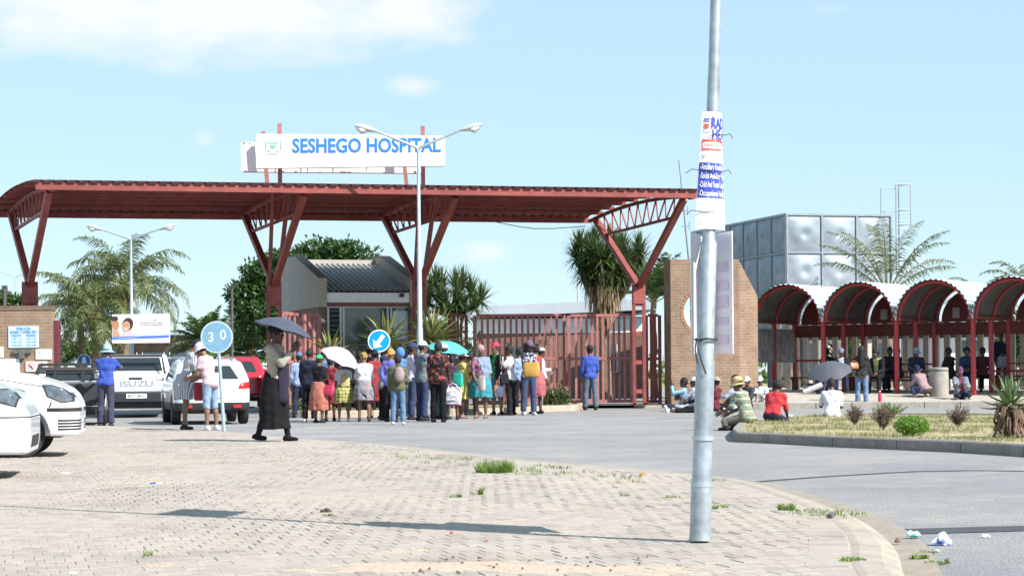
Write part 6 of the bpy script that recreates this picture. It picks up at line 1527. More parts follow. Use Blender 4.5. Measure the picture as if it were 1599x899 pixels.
    for s, (a, m_, c, f, u) in zip((-1, 1), arms):
        z_ = -f; fx = abs((RT.inverted() @ f).x); x_ = RT @ Vector((1-fx, s*fx, 0)); x_ = (x_-z_*x_.dot(z_)).normalized(); y_ = z_.cross(x_)
        hvv = HAND_V*np.array([s, 1, 1]); hf_ = HAND_F if s > 0 else HAND_F[:, ::-1]
        pts = (np.array([[x_[i], y_[i], z_[i]] for i in range(3)]) @ hvv.T).T+np.array(c)
        Fq = np.concatenate([Fq, hf_+len(V)]); V = np.concatenate([V, pts]); mi = np.concatenate([mi, np.zeros(len(hf_), int)])
    mobj('body', V*k, Fq, [sm, EYEW, PUPIL, M('lips', (.14, .06, .05), .45)], root, True, mi)
    def put(name, field, m, lab=None):
        v, f = surfnet(field, o3, hv_)
        if len(f): return mobj(name, v*k, f, m, root, True)
    if top or coat:
        for nm, g_, inf in (('shirt', top, .016), ('jacket', coat, .030)):
            if not g_: continue
            col, sl, hem = g_[:3]; d = smin(tor, pelv, .02)-inf; d = smax(d, hem-ZT, .01); d = smax(d, ZT-(.545 if nm == 'shirt' else .54), .01)
            if sl > 0:
                for i in (0, 1): d = smin(d, armf(i, sl, inf), .02)
            if len(g_) > 3 and g_[3] == 'open': d = smax(d, -np.maximum(np.abs(XT+.01*np.sin(ZT*20))-.062-.08*np.maximum(ZT-.3, 0), -YT), .006)
            if len(g_) > 3 and g_[3] in 'LR': d = smax(d, XT*(1 if g_[3] == 'L' else -1)-.03-.25*(ZT-.2), .008)
            put(kw.get('topname', nm) if nm == 'shirt' else nm, d+fold(P, seed+inf*90), cm(col))
    if bottom:
        kind, col, ln = bottom
        if kind in ('trousers', 'shorts'):
            fl = .026 if kind == 'trousers' else .02; d = smax(pelv-.011, ZT-.13, .01)
            for i in (0, 1): d = smin(d, legf(i, ln, .013, fl), .025)
            put(kind, d+fold(P, seed+3, .005), cm(col))
        else:
            if ps['seat'] is None:
                zt = pz+.13; zh = pz+.0-ln; kn = [legs[0][1].lerp(legs[0][2], max(0, min(1, (ln-.42)/.42))), legs[1][1].lerp(legs[1][2], max(0, min(1, (ln-.42)/.42)))]
                mid = (kn[0]+kn[1])/2; spr = max(abs(kn[0].y-kn[1].y)/2+.075, .0); t = np.clip((zt-Z)/(zt-zh), 0, 1); cy = -.03+t*(mid.y+.03)
                rx = (.145*b+.10*np.minimum(t*2.2, 1)**.7*(1 if fem else .8)*b*.75+.035*t); ry = np.maximum(.12*b+.10*np.minimum(t*2.2, 1)**.7*b*.8, t*spr)
                a = np.arctan2(Y-cy, X); rr = 1+.05*t*np.sin(a*7+seed)+.03*t*np.sin(a*11+seed*2)
                d = (np.hypot(X/rx, (Y-cy)/ry)-rr)*np.minimum(rx, ry); d = smax(smax(d, Z-zt, .02), zh-Z, .006); d = smin(d, smax(pelv-.014, ZT-.13, .01), .03); d = smax(d, zh-Z, .006)
                # hollow underneath so that the legs come out of it
                inn = (np.hypot(X/rx, (Y-cy)/ry)-rr)*np.minimum(rx, ry)+.03; d = smax(d, -np.maximum(inn, Z-(zh+.16)), .008)
            else:
                d = smin(legf(0, ln, .03, .05), legf(1, ln, .03, .05), .16); d = smin(d, smax(pelv-.02, ZT-.13, .01), .05)
            put(kind, d+fold(P, seed+5, .006), cm(col))
    if kw.get('leggings'):
        d = smin(legf(0, 1.97, .006), legf(1, 1.97, .006), .01); put('leggings', d, cm(kw['leggings']))
    if shoes:
        for l in legs:
            heel, toe, fd = l[5], l[6], l[7]; mid_ = (heel+toe)/2; lo2 = [min(heel[i], toe[i], l[2][i])-.075 for i in range(3)]; hi2 = [max(heel[i], toe[i], l[2][i])+.075 for i in range(3)]
            P2 = grid(lo2, hi2, .014); d = capsule(P2, heel, toe, .043, .035, (1, 1, 1.0)); d = smin(d, capsule(P2, heel, l[2]+(l[1]-l[2]).normalized()*.01, .038, .042), .025)
            dn = l[3]; e = l[2]+dn*.072; d = smax(d, (P2[0]-e.x)*(dn.x)+(P2[1]-e.y)*dn.y+(P2[2]-e.z)*dn.z if abs(l[4]) < .9 else d-1, .006)
            v, f = surfnet(d, (P2[0].min(), P2[1].min(), P2[2].min()), .014); mobj('shoe', v*k, f, cm(shoes), root, True)
    Hm = np.array(RH)
    for kind, m_, nm in ((hair, HAIR, 'hair'), (hat[0] if hat else None, cm(hat[1]) if hat else None, 'hat')):
        if not kind or (nm == 'hair' and hat and hat[0] in ('hood', 'wrap', 'scarf', 'beanie') and kind == 'short'): continue
        v, f = headgear(kind); sc_ = 1.0; mobj({'scarf': 'headscarf', 'wrap': 'headscarf'}.get(kind, nm) if nm == 'hat' else nm, ((Hm @ v.T).T+np.array(hc))*k, f, m_, root, True)
    inv = Matrix.Translation(Vector(pos)) @ Matrix.Rotation(R(rz), 4, 'Z') @ Matrix.Scale(k, 4)
    return dict(root=root, hands=[inv @ (a[2]+a[3]*.09) for a in arms], fore=[a[3] for a in arms], shoulder=[inv @ a[0] for a in arms], head=inv @ hc, hip=inv @ pel, inv=inv, T=lambda p: inv @ T(p), elbow=[inv @ a[1] for a in arms])
# ---------------------------------------------------------------- patterned cloths
def pattern(name, kind, c1, c2, c3=None, sx=30., sz=30.):
    if (name,) in MATS: return MATS[(name,)]
    m, nt, p = nodes_of(name); co = objco(nt); s = N(nt, 'SeparateXYZ'); nt.links.new(co, s.inputs[0])
    def bands(out, f, th):
        a = N(nt, 'Math', operation='MULTIPLY'); nt.links.new(out, a.inputs[0]); a.inputs[1].default_value = f
        b = N(nt, 'Math', operation='FRACT'); nt.links.new(a.outputs[0], b.inputs[0])
        g = N(nt, 'Math', operation='LESS_THAN'); nt.links.new(b.outputs[0], g.inputs[0]); g.inputs[1].default_value = th; return g.outputs[0]
    def ang():
        a = N(nt, 'Math', operation='ADD'); nt.links.new(s.outputs[0], a.inputs[0]); nt.links.new(s.outputs[1], a.inputs[1]); return a.outputs[0]
    if kind == 'stripes': c = mixc(nt, bands(ang(), sx, .45), c1, c2)
    elif kind == 'plaid':
        c = mixc(nt, bands(ang(), sx, .25), c1, c2); c = mixc(nt, bands(s.outputs[2], sz, .25), c, c3 or c2)
    else:
        n = noise(nt, co, sx, 2); c = ramp(nt, n, [(.44, c1), (.5, c2), (.60, c3 or c1)])
    nt.links.new(c, p.inputs['Base Color']); p.inputs['Roughness'].default_value = .85; p.inputs['Specular IOR Level'].default_value = .2
    MATS[(name,)] = m; return m
STRIPE = pattern('striped_cloth', 'stripes', (.20, .21, .25), (.52, .52, .56), sx=22)
CHECK = pattern('yellow_check_cloth', 'plaid', (.46, .43, .16), (.19, .19, .06), sx=13, sz=13)
PLAID = pattern('green_orange_plaid', 'plaid', (.15, .20, .17), (.40, .25, .13), (.32, .36, .26), sx=9, sz=9)
FLORAL = pattern('grey_patterned_cloth', 'spots', (.17, .19, .24), (.24, .26, .31), (.32, .19, .14), sx=16)
BLKRED = pattern('black_red_patterned_cloth', 'spots', (.016, .015, .016), (.03, .025, .025), (.32, .06, .05), sx=12)
NAVYW = pattern('navy_white_cloth', 'spots', (.025, .03, .06), (.035, .04, .08), (.45, .46, .5), sx=13)
PURP = pattern('purple_patterned_cloth', 'spots', (.17, .075, .13), (.24, .12, .17), (.32, .14, .18), sx=9)
BLUEW = pattern('white_blue_cloth', 'spots', (.66, .72, .78), (.6, .7, .8), (.20, .42, .66), sx=5)
CHKB = pattern('blue_check_cloth', 'plaid', (.35, .42, .58), (.12, .17, .35), sx=30, sz=30)
BAND = pattern('yellow_black_bandana', 'stripes', (.5, .33, .06), (.03, .03, .03), sx=16)
KN = (.014, .014, .018); NAVY = (.022, .030, .068); JEAN = (.085, .15, .27); JEAND = (.035, .055, .12); WH = (.74, .74, .76); DGREY = (.05, .05, .055)
RDC = (.42, .02, .03); BLUEC = (.025, .075, .42)
# ---------------------------------------------------------------- carried things
def umbrella(label, apex, axis, Rr, m, hand=None, ribs=True, shaft=.72, depth=.26):
    ax = Vector(axis).normalized(); Mq = ax.to_track_quat('Z', 'Y').to_matrix().to_4x4(); o = thing('umbrella', label, 'umbrella', apex); o.rotation_euler = Mq.to_euler()
    n = 8; sub = 5; nr = 7; vs = []; fs = []
    for lay in (0, 1):
        for i in range(nr+1):
            t = i/nr
            for k in range(n*sub):
                f = (k % sub)/sub; sg = 4*f*(1-f); a = 2*math.pi*k/(n*sub); r = Rr*t*(1-.055*sg*t); z = -depth*(t**1.9)*(1-.10*sg*t)-.02*sg*t*(1-t)-.004*lay
                vs.append((r*math.cos(a), r*math.sin(a), z))
    S = (nr+1)*n*sub
    for lay in (0, 1):
        for i in range(nr):
            for k in range(n*sub):
                q = [lay*S+i*n*sub+k, lay*S+i*n*sub+(k+1) % (n*sub), lay*S+(i+1)*n*sub+(k+1) % (n*sub), lay*S+(i+1)*n*sub+k]; fs.append(q if lay == 0 else q[::-1])
    c = mobj('canopy', vs, fs, m, o, smooth=True)
    try: c.data.set_sharp_from_angle(angle=R(14))
    except Exception: pass
    h = Mq.inverted() @ (Vector(hand)-Vector(apex)) if hand is not None else Vector((0, 0, -shaft))
    mb = MB(); mb.tube([(0, 0, .06), (0, 0, 0), h], [.004, .006, .007], 6); mb.build('shaft', GALV, o)
    e = h.normalized(); mb = MB(); mb.tube([h-e*.07, h+e*.06], [.013, .014], 8); mb.build('handle', BLACK, o)
    for k in range(n):
        a = 2*math.pi*k/n; mb = MB(); mb.tube([(Rr*t*math.cos(a), Rr*t*math.sin(a), -depth*t**1.9-.012) for t in (0, .3, .6, .85, 1)], .0035, 4); mb.tube([h*.28, (Rr*.5*math.cos(a), Rr*.5*math.sin(a), -depth*.5**1.9-.012)], .003, 4); mb.build('rib', TRIM, o)
def bag(label, name, pos, w, d, h, rz, m, strap=.2, sag=.12, cat='bag', mstrap=None, crumple=.0):
    """soft bag: pos is the grip, the body hangs below"""
    o = thing(name, label, cat, pos, R(rz)); rr = random.Random(len(label)); vs = []; fs = []; nu, nv = 16, 9
    for j in range(nv+1):
        t = j/nv; z = -strap-h*(1-t)
        for i in range(nu):
            a = 2*math.pi*i/nu; ca, sa = math.cos(a), math.sin(a); e = .45
            x = abs(ca)**e*(1 if ca > 0 else -1)*w/2; y = abs(sa)**.7*(1 if sa > 0 else -1)*d/2
            k = (.90+sag*math.sin(math.pi*t)) if t < .99 else .9; y *= (1-.75*max(0, t-.35)/.65); x *= k
            vs.append((x+rr.gauss(0, crumple), y+rr.gauss(0, crumple), z+rr.gauss(0, crumple)))
    for j in range(nv):
        for i in range(nu): fs.append((j*nu+i, j*nu+(i+1) % nu, (j+1)*nu+(i+1) % nu, (j+1)*nu+i))
    fs += [tuple(range(nu))[::-1], tuple(range(nv*nu, (nv+1)*nu))]; mobj('bag_body', vs, fs, m, o, smooth=crumple == 0)
    for s in (-1, 1):
        mb = MB(); mb.tube([(-w*.28, s*d*.1, -strap-.01), (-w*.2, s*d*.08, -strap*.4), (0, 0, .0), (w*.2, s*d*.08, -strap*.4), (w*.28, s*d*.1, -strap-.01)], .008, 5); mb.build('strap', mstrap or m, o)
    return o
def backpack(label, pr, m, w=.26, d=.13, h=.36, x=0.):
    o = thing('backpack', label, 'backpack', pr['T']((x, -.15, .32))); o.rotation_euler = pr['root'].rotation_euler
    P = grid((-w/2-.05, -d-.05, -h/2-.05), (w/2+.05, .06, h/2+.07), .015); Xb, Yb, Zb = P; q = ellip(P, (0, -d*.45, 0), (w/2, d*.7, h/2)); q = smin(q, ellip(P, (0, -d*.9, -h*.14), (w*.38, d*.35, h*.28)), .02)
    v, f = surfnet(q, (Xb.min(), Yb.min(), Zb.min()), .015); mobj('bag_body', v, f, m, o, True)
    for s in (-1, 1):
        mb = MB(); mb.tube([(s*w*.3, .0, h*.35), (s*.09, .10, .17), (s*.11, .2, .10), (s*.12, .22, -.04), (s*w*.45, .06, -h*.3)], .014, 6); mb.build('strap', m, o)
GQ = 'people queueing at the hospital gate'; GW = 'people sitting by the gate wall'; GB = 'people waiting at the bus stop'; GI = 'people sitting on the traffic island'
def at(px, feet, z=0.): return G(px, feet, z)
def cp(px, feet, ytop, rz, label, z=0., group=GQ, hatlift=0., **kw):
    g = at(px, feet, z); ht = (feet-ytop)*g.y/F-hatlift; kw.setdefault('ht', max(1.35, min(1.92, ht))); return person(label, g, rz, group=group, **kw)
# --- near pavement
a = cp(291, 671, 529, -72, 'woman in a grey and white striped dress bending over papers by the 30 sign', .05, None, ht=1.70, fem=True, build=1.08, pose='bend', hair='short', top=(STRIPE, .9, -.1), bottom=('skirt', STRIPE, .36), shoes=(.04, .03, .03), hv=.018, sk=0, topname='dress')
mb = MB(); hp = a['hands'][1]; mb.bbox((-.1, -.02, -.08), (.1, .0, .08), .004, Matrix.Translation(hp+Vector((.06, -.02, .02))) @ Matrix.Rotation(R(-50), 4, 'X'))
tag(mb.build('paper', PAPER), 'folded white paper in the hands of the woman in stripes', 'paper')
a = cp(329, 672, 535, 62, 'woman in a pink top, denim shorts and white hat behind the 30 sign', .05, None, ht=1.62, fem=True, build=1.02, pose='bend', hair='short', hat=('bucket', WH), top=((.60, .42, .48), .6, -.12), bottom=('shorts', (.22, .36, .52), 1.15), shoes=(.66, .62, .64), hv=.018, sk=2)
bag('red cloth bag hanging between the two women at the 30 sign', 'handbag', at(313, 672, .05)+Vector((0, .1, 1.05)), .26, .12, .34, 10, cloth((.36, .02, .045)), .16)
cp(166, 667, 556, -8, 'man in a bright blue shirt and pale blue hat leaning on the white pickup', 0, None, ht=1.70, pose='reach', hat=('bucket', (.30, .48, .62)), top=(BLUEC, .8, -.06), bottom=('trousers', (.055, .055, .10), 1.95), sk=0, hv=.02)
a = cp(431, 689, 514, -108, 'woman in a beige jacket and long black skirt walking under a dark umbrella', .055, None, ht=1.74, fem=True, pose='walk', hat=('beret', (.02, .017, .016)), hair='bun', top=((.40, .35, .27), 1.9, .02), bottom=('skirt', (.008, .008, .009), .73), shoes=(.012, .012, .014), hv=.018, sk=3, coat=None, arms=((-2, 8, 18, 4), (44, 10, 98, 22)), leggings=(.012, .012, .014))
leg = a
umbrella('dark grey umbrella over the walking woman in the long black skirt', W(447, 497, leg['hands'][1].y+.05), (.30, .05, 1), .475, M('umbrella_dark', (.055, .06, .085), .5, var=.1, scale=6), hand=leg['hands'][1], depth=.20)
bag('black shoulder bag on the arm of the woman in the long black skirt', 'shoulder_bag', leg['shoulder'][0]+Vector((-.10, -.06, -.05)), .30, .13, .32, 60, cloth((.014, .016, .022)), .40)
bag('dark purple coat folded over the arm of the woman in the long black skirt', 'coat', leg['T']((.08, .16, .36)), .15, .08, .70, 10, cloth((.035, .025, .05)), .02, cat='coat')
# --- the queue
b = {}
b[1] = cp(468, 652, 552, 20, 'person in a pale blue checked shirt and blue cap, leftmost in the queue', sk=1, hat=('cap', (.10, .16, .32)), top=(CHKB, 1.9, -.1), bottom=('trousers', NAVY, 1.95), pose='relaxed')
b[2] = cp(484, 659, 546, -15, 'bareheaded man in a dark navy jacket at the left end of the queue', sk=1, top=(KN, 1.9, -.1), coat=((.018, .024, .048), 1.95, -.16), bottom=('trousers', KN, 1.95), shoes=(.5, .5, .5))
b[3] = cp(499, 660, 556, -30, 'woman in a bright green cap, black top and long coral skirt', fem=True, sk=0, hat=('cap', (.03, .42, .13)), top=(KN, 1.7, -.05), bottom=('skirt', (.44, .13, .085), .62), pose='talk', build=1.06)
b[4] = cp(516, 657, 560, -10, 'woman in a dark red dress half hidden by the pink umbrella', fem=True, sk=3, hair='short', top=((.20, .015, .03), 1.2, -.1), bottom=('skirt', (.32, .015, .04), .48), build=1.1, pose='talk')
bag('crimson handbag in front of the dark red dress', 'handbag', at(510, 660)+Vector((.02, -.05, .98)), .34, .16, .24, -12, M('bag_crimson', (.34, .02, .06), .4), .14)
b[5] = cp(537, 658, 563, 5, 'woman in a yellow green checked pinafore over a white shirt, back turned', fem=True, sk=0, build=1.16, hair='short', top=(WH, .75, .06), coat=None, bottom=('skirt', CHECK, .40), pose='relaxed', shoes=(.12, .12, .14))
mb = MB(); v = b[5]['inv']
body = b[5]
P_w = grid((-.3, -.3, .85), (.3, .3, 1.45), .023)
bag('yellow shawl bundle on the back of the checked pinafore', 'bundle', body['T']((.05, -.165, .42)), .20, .10, .26, 5, cloth((.55, .45, .17)), .03, crumple=.006)
umbrella('pale pink umbrella over the queue, beside the checked pinafore', W(538, 545, b[5]['root'].location.y-.25), (.52, -.30, 1), .47, M('umbrella_pink', (.47, .37, .52), .6, var=.05), hand=W(524, 600, b[5]['root'].location.y-.12), depth=.24)
b[6] = cp(569, 658, 552, 2, 'woman in a white hooded top and grey patterned skirt with a yellow bandana', fem=True, sk=2, build=1.12, hat=('beanie', BAND), top=((.70, .70, .76), 1.9, -.12), bottom=('skirt', FLORAL, .40), pose='fold', shoes=(.05, .04, .04))
b[7] = cp(586, 653, 548, 35, 'person in a dark red top under a dark hat behind the white hooded top', sk=1, hat=('sunhat', (.03, .028, .035)), top=((.33, .02, .025), 1.0, -.1), bottom=('skirt', (.30, .02, .03), .5), fem=True)
b[8] = cp(599, 656, 557, -60, 'person in a grey sweater and dark trousers left of the orange beanie', sk=0, top=((.33, .33, .36), 1.9, -.1), bottom=('trousers', KN, 1.95), hat=('cap', NAVY), pose='talk')
b[9] = cp(611, 658, 547, -20, 'man in a violet blue shirt and orange beanie', sk=0, hat=('beanie', (.58, .27, .04)), top=((.16, .15, .52), 1.9, -.12), bottom=('trousers', KN, 1.95), pose='back')
b[10] = cp(626, 650, 545, 10, 'person in a bright blue hood behind the orange beanie', sk=1, hat=('hood', (.06, .22, .55)), top=((.07, .22, .50), 1.9, -.1), bottom=('trousers', NAVY, 1.95))
b[11] = cp(622, 663, 556, 0, 'person in an olive jacket and blue jeans with a small backpack, nearest in the queue', sk=3, hair='short', top=(KN, .5, 0), coat=((.115, .13, .06), 1.95, -.08), bottom=('trousers', (.10, .20, .34), 1.97), shoes=(.55, .55, .60), build=.96)
backpack('small dusty pink backpack on the olive jacket', b[11], cloth((.33, .23, .22)), .22, .12, .34, .05)
b[12] = cp(630, 646, 529, 160, 'tall bareheaded person in black amid the queue, facing the camera', sk=3, hair='short', top=(KN, 1.9, -.1), bottom=('trousers', KN, 1.95), ht=1.86)
b[13] = cp(644, 655, 540, -70, 'man in a navy cap and pale lilac shirt looking right', sk=3, hat=('cap', (.04, .05, .13)), top=((.55, .50, .66), 1.9, -.08), bottom=('trousers', JEAND, 1.95), pose='fold', ht=1.74)
b[14] = cp(660, 657, 543, -50, 'man in a white cap with a grey waistcoat over pale sleeves and dark jeans', sk=0, hat=('cap', WH), top=((.52, .57, .62), 1.9, -.02), coat=((.15, .17, .20), .12, -.1), bottom=('trousers', (.03, .045, .115), 1.95), pose='fold', ht=1.76)
b[15] = cp(675, 654, 560, 15, 'person in a navy jacket behind the black and red shirt', sk=1, hair='short', top=(NAVY, 1.9, -.12), bottom=('trousers', (.25, .27, .30), 1.95))
b[16] = cp(685, 659, 551, -14, 'man in a black and red patterned shirt and black trousers carrying a white bag', sk=1, hair='short', top=(BLKRED, 1.0, -.12), bottom=('trousers', (.008, .008, .010), 1.97), shoes=(.012, .012, .012), build=1.1, pose='carry', ht=1.72)
bag('white printed plastic bag carried by the man in black trousers', 'plastic_bag', b[16]['hands'][1]+Vector((.06, -.06, .02)), .40, .14, .36, -18, pattern('white_printed_plastic', 'spots', (.62, .62, .66), (.70, .70, .73), (.42, .42, .52), sx=14), .10, crumple=.012)
b[17] = cp(694, 654, 540, -35, 'man in a white and blue tee shirt and white cap under the turquoise umbrella', sk=0, hat=('cap', (.62, .68, .78)), top=(BLUEW, .9, -.14), bottom=('trousers', (.05, .12, .13), 1.95), ht=1.72)
bag('teal green bag beside the yellow dress', 'carrier_bag', at(716, 658)+Vector((0, -.1, 1.12)), .24, .12, .30, -25, M('bag_teal', (.02, .36, .27), .45), .05)
b[18] = cp(706, 655, 556, 10, 'person in a dark blouse and plum skirt between the white cap and the yellow dress', sk=1, fem=True, hair='bun', top=((.05, .035, .05), 1., -.1), bottom=('skirt', (.17, .05, .14), .56), build=1.05)
umbrella('turquoise umbrella over the right half of the queue', W(701, 533, b[17]['root'].location.y+.35), (.16, -.22, 1), .50, M('umbrella_turquoise', (.07, .40, .38), .55, var=.05), hand=W(708, 588, b[17]['root'].location.y+.3), depth=.19)
b[19] = cp(722, 653, 552, -60, 'woman in a bright yellow dress and white hat under the turquoise umbrella', sk=0, fem=True, hat=('sunhat', WH), top=((.66, .56, .10), 1.05, -.1), bottom=('skirt', (.66, .56, .10), .42), pose='fold', build=.96, topname='dress', shoes=(.30, .18, .13))
b[20] = cp(713, 645, 526, 30, 'person with a tall bright red headscarf behind the turquoise umbrella', sk=1, fem=True, hat=('wrap', (.48, .015, .02)), top=(KN, 1.9, -.1), bottom=('skirt', KN, .6), ht=1.72)
b[21] = cp(751, 653, 541, 168, 'woman in a pink headscarf, purple dress and blue shawl, facing the camera', sk=0, fem=True, hat=('scarf', (.50, .25, .29)), top=(PURP, 1.0, -.2), coat=((.20, .28, .42), 1.2, -.25, 'L'), bottom=('skirt', (.02, .27, .31), .44), build=1.14, pose='carry', shoes=(.26, .15, .11), topname='dress', twist=30)
bag('cream bag held by the woman in the pink headscarf', 'handbag', at(753, 654)+Vector((0, -.18, 1.02)), .17, .12, .34, -30, cloth((.52, .41, .38)), .02)
b[22] = cp(776, 648, 537, 150, 'person in a red cap and green shirt under a black jacket with a white stripe', sk=2, hat=('cap', (.50, .03, .06)), top=((.03, .24, .055), 1.0, -.04), coat=((.016, .016, .022), 1.95, -.1, 'open'), bottom=('trousers', JEAN, 1.3), pose='carry', twist=-20)
mb = MB(); q = b[22]; f_ = q['T']
mb.tube([q['shoulder'][0]+Vector((.05, -.07, .03)), q['elbow'][0]+Vector((.02, -.07, 0)), q['hands'][0]+Vector((0, -.06, .12))], .013, 5); o = mb.build('sleeve_stripe', WHITE, q['root']); o.matrix_parent_inverse = Matrix.Identity(4); o.matrix_local = (Matrix.Translation(q['root'].location) @ Matrix.Rotation(q['root'].rotation_euler.z, 4, 'Z')).inverted()
bag('printed dark carrier bag with an orange patch, beside the green shirt', 'carrier_bag', at(779, 649)+Vector((0, -.2, .93)), .24, .12, .30, 0, pattern('printed_carrier', 'spots', (.07, .10, .16), (.10, .13, .2), (.45, .16, .05), sx=7), .16)
b[23] = cp(797, 648, 531, 80, 'person in a white shirt and dark trousers with a topknot, looking left', sk=1, fem=True, hair='topknot', top=((.72, .72, .76), .8, -.05), bottom=('trousers', (.018, .015, .02), 1.95), pose='handface', hatlift=.0, ht=1.72, shoes=(.05, .02, .02))
bag('black shoulder bag at the waist of the white shirted person with a topknot', 'shoulder_bag', at(788, 649)+Vector((0, -.12, 1.26)), .24, .12, .26, 20, cloth(KN), .22)
b[24] = cp(826, 648, 534, -165, 'woman in a plum cap and patterned navy top with blue jeans and a yellow tote', sk=3, fem=True, hair='long', hat=('cap', (.16, .11, .19)), top=(NAVYW, 1.4, -.05), bottom=('trousers', (.05, .075, .15), 1.95), pose='fold', shoes=(.6, .6, .62), twist=25)
bag('big mustard yellow tote bag on the woman in the plum cap', 'tote_bag', at(829, 649)+Vector((.02, -.28, 1.42)), .42, .20, .36, -12, M('tote_mustard', (.47, .25, .045), .5), .10)
b[25] = cp(838, 646, 540, 60, 'person in a red shirt and faded red skirt behind the mustard tote', sk=1, fem=True, hair='bun', top=((.48, .03, .04), 1.6, -.05), bottom=('skirt', (.42, .10, .12), .50), pose='handface', build=1.05)
b[26] = cp(845, 641, 531, -80, 'man in a white shirt and pale hat at the right end of the queue', sk=1, hat=('fedora', (.48, .50, .48)), top=((.68, .72, .80), 1.9, -.1), bottom=('trousers', (.27, .27, .29), 1.95), pose='talk', ht=1.72)
for i, (px, ft, tp, rz, lab, c, ht) in enumerate(((552, 650, 549, 15, 'person in black standing behind the pink umbrella', KN, None), (577, 648, 541, -20, 'person with a dark sunhat behind the yellow bandana', DGREY, ('sunhat', (.04, .035, .04))), (603, 647, 541, 25, 'person in a black cap under the blue arrow sign', NAVY, ('cap', KN)),
                                            (650, 647, 540, 10, 'person in dark grey behind the navy cap', DGREY, None), (668, 647, 545, -10, 'person in a dark bucket hat behind the white cap', NAVY, ('bucket', KN)), (735, 648, 552, 20, 'person in brown behind the yellow dress', (.10, .06, .04), None), (812, 644, 545, 45, 'child sized person in blue and white behind the plum cap', (.25, .32, .5), None), (506, 650, 549, -15, 'person in a blue shirt behind the green cap', (.13, .22, .42), None))):
    cp(px, ft, tp, rz, lab, sk=(1, 3, 0, 1, 3, 1, 2, 0)[i], hat=ht, top=(c, 1.9, -.1), bottom=('trousers', KN, 1.95))
for i, (px, rz, lab, c, hr) in enumerate(((477, 30, 'person in a dark blouse between the checked shirt and the navy jacket', (.05, .04, .05), 'bun'), (526, -40, 'person in plum behind the pink umbrella canopy', (.10, .035, .07), 'afro'), (544, 20, 'bareheaded person in grey behind the checked pinafore', (.16, .16, .18), 'short'),
        (562, -15, 'person in dark green behind the white hooded top', (.03, .06, .04), 'bun'), (594, 10, 'person with braids behind the dark sunhat', (.04, .04, .07), 'braids'), (637, -25, 'person in maroon between the blue hood and the navy cap', (.12, .02, .03), 'short'), (683, 15, 'person in faded blue behind the black and red shirt', (.10, .15, .25), 'afro'))):
    cp(px, 645-i % 3, 546, rz, lab, sk=i % 4, hair=hr, top=(c, 1.9, -.1), bottom=('trousers', KN, 1.95), ht=1.66)
a = cp(922, 640, 541, 12, 'man in a bright blue jacket, dark hat and jeans alone before the sunlit gate', group=None, sk=1, hat=('fedora', (.035, .03, .028)), hair='short', top=((.03, .08, .42), 1.95, -.12), bottom=('trousers', (.10, .135, .20), 1.97), shoes=(.05, .035, .03), pose='relaxed')
# --- sitting along the brick wall and the platform end
def sit(px, py, rz, label, z=0., group=GW, **kw): return person(label, at(px, py, z), rz, group=group, **kw)
sit(1066, 641.5, 78, 'person in a light blue sweater sitting against the wall, hand to face', sk=1, top=((.26, .50, .66), 1.9, -.05), bottom=('trousers', NAVY, 1.9), pose='ground', arms=((70, 8, 90, 25), (60, 8, 95, 20)), shoes=(.5, .5, .48))
sit(1082, 641.5, 70, 'person in a white cap and lilac top sitting beside the light blue sweater', sk=1, hat=('cap', (.72, .72, .70)), top=((.42, .42, .55), 1.4, -.05), bottom=('trousers', (.36, .40, .55), 1.9), pose='ground', shoes=(.55, .55, .5))
sit(1092, 644, 84, 'person in black with legs stretched out, half behind the lamp pole', sk=3, hair='short', top=(KN, 1.9, -.05), bottom=('trousers', (.01, .01, .013), 1.5), pose='ground_long', shoes=(.62, .60, .56))
sit(1116, 642, 60, 'person in a dark red top and straw hat just right of the lamp pole', sk=1, hat=('fedora', (.36, .32, .26)), top=((.14, .02, .03), 1.9, -.05), bottom=('trousers', (.05, .045, .06), 1.9), pose='ground')
sit(1146, 641, 70, 'person in a white sweater with bare shins and white shoes by the wall', sk=0, hair='short', top=((.58, .60, .74), 1.9, -.05), bottom=('shorts', (.012, .014, .025), .9), pose='ground', shoes=(.60, .64, .74), ht=1.8)
sit(1166, 640, 150, 'person in a white cap crouching by the wall corner behind the plaid shirt', sk=3, hat=('cap', (.74, .74, .72)), top=((.05, .05, .06), 1.9, -.05), bottom=('trousers', KN, 1.9), pose='ground')
sit(1187, 638, 165, 'person in a white shirt and white cap behind the red shirt', sk=3, hat=('cap', (.74, .73, .70)), top=((.62, .60, .58), 1.9, -.05), bottom=('trousers', KN, 1.9), pose='ground')
q = W(1169, 600, 62.6); person('person in black standing in the shadow beside the first shelter post', Vector((q.x, 62.6, .2)), 60, group=GW, sk=3, hair='short', top=(KN, 1.9, -.1), bottom=('trousers', KN, 1.95), pose='fold', ht=1.72)
# --- on the island kerb
a = sit(1167, 672, 58, 'person in a green and orange plaid shirt and yellow bucket hat on the island kerb', .0, GI, sk=0, hat=('bucket', (.58, .46, .20)), top=(PLAID, 1.0, -.1), bottom=('trousers', (.20, .165, .125), 1.9), pose='kerb', build=1.12, hv=.018, shoes=(.03, .03, .03), ht=1.56)
mb = MB(); mb.tube([a['head']+Vector((.102*math.cos(t), .115*math.sin(t)-.01, .072)) for t in [i*math.pi/10 for i in range(21)]], .013, 5); o = mb.build('hat_band', cloth((.52, .16, .05)), a['root']); o.matrix_local = (Matrix.Translation(a['root'].location) @ Matrix.Rotation(a['root'].rotation_euler.z, 4, 'Z')).inverted()
sit(1206, 668, -28, 'person in a bright red shirt and dark jeans on the island kerb, back turned', .0, GI, sk=3, hair='afro', top=((.52, .018, .025), 1., -.02), bottom=('trousers', (.02, .025, .05), 1.9), pose='kerb', hv=.018, ht=1.52, lean=30, build=1.06)
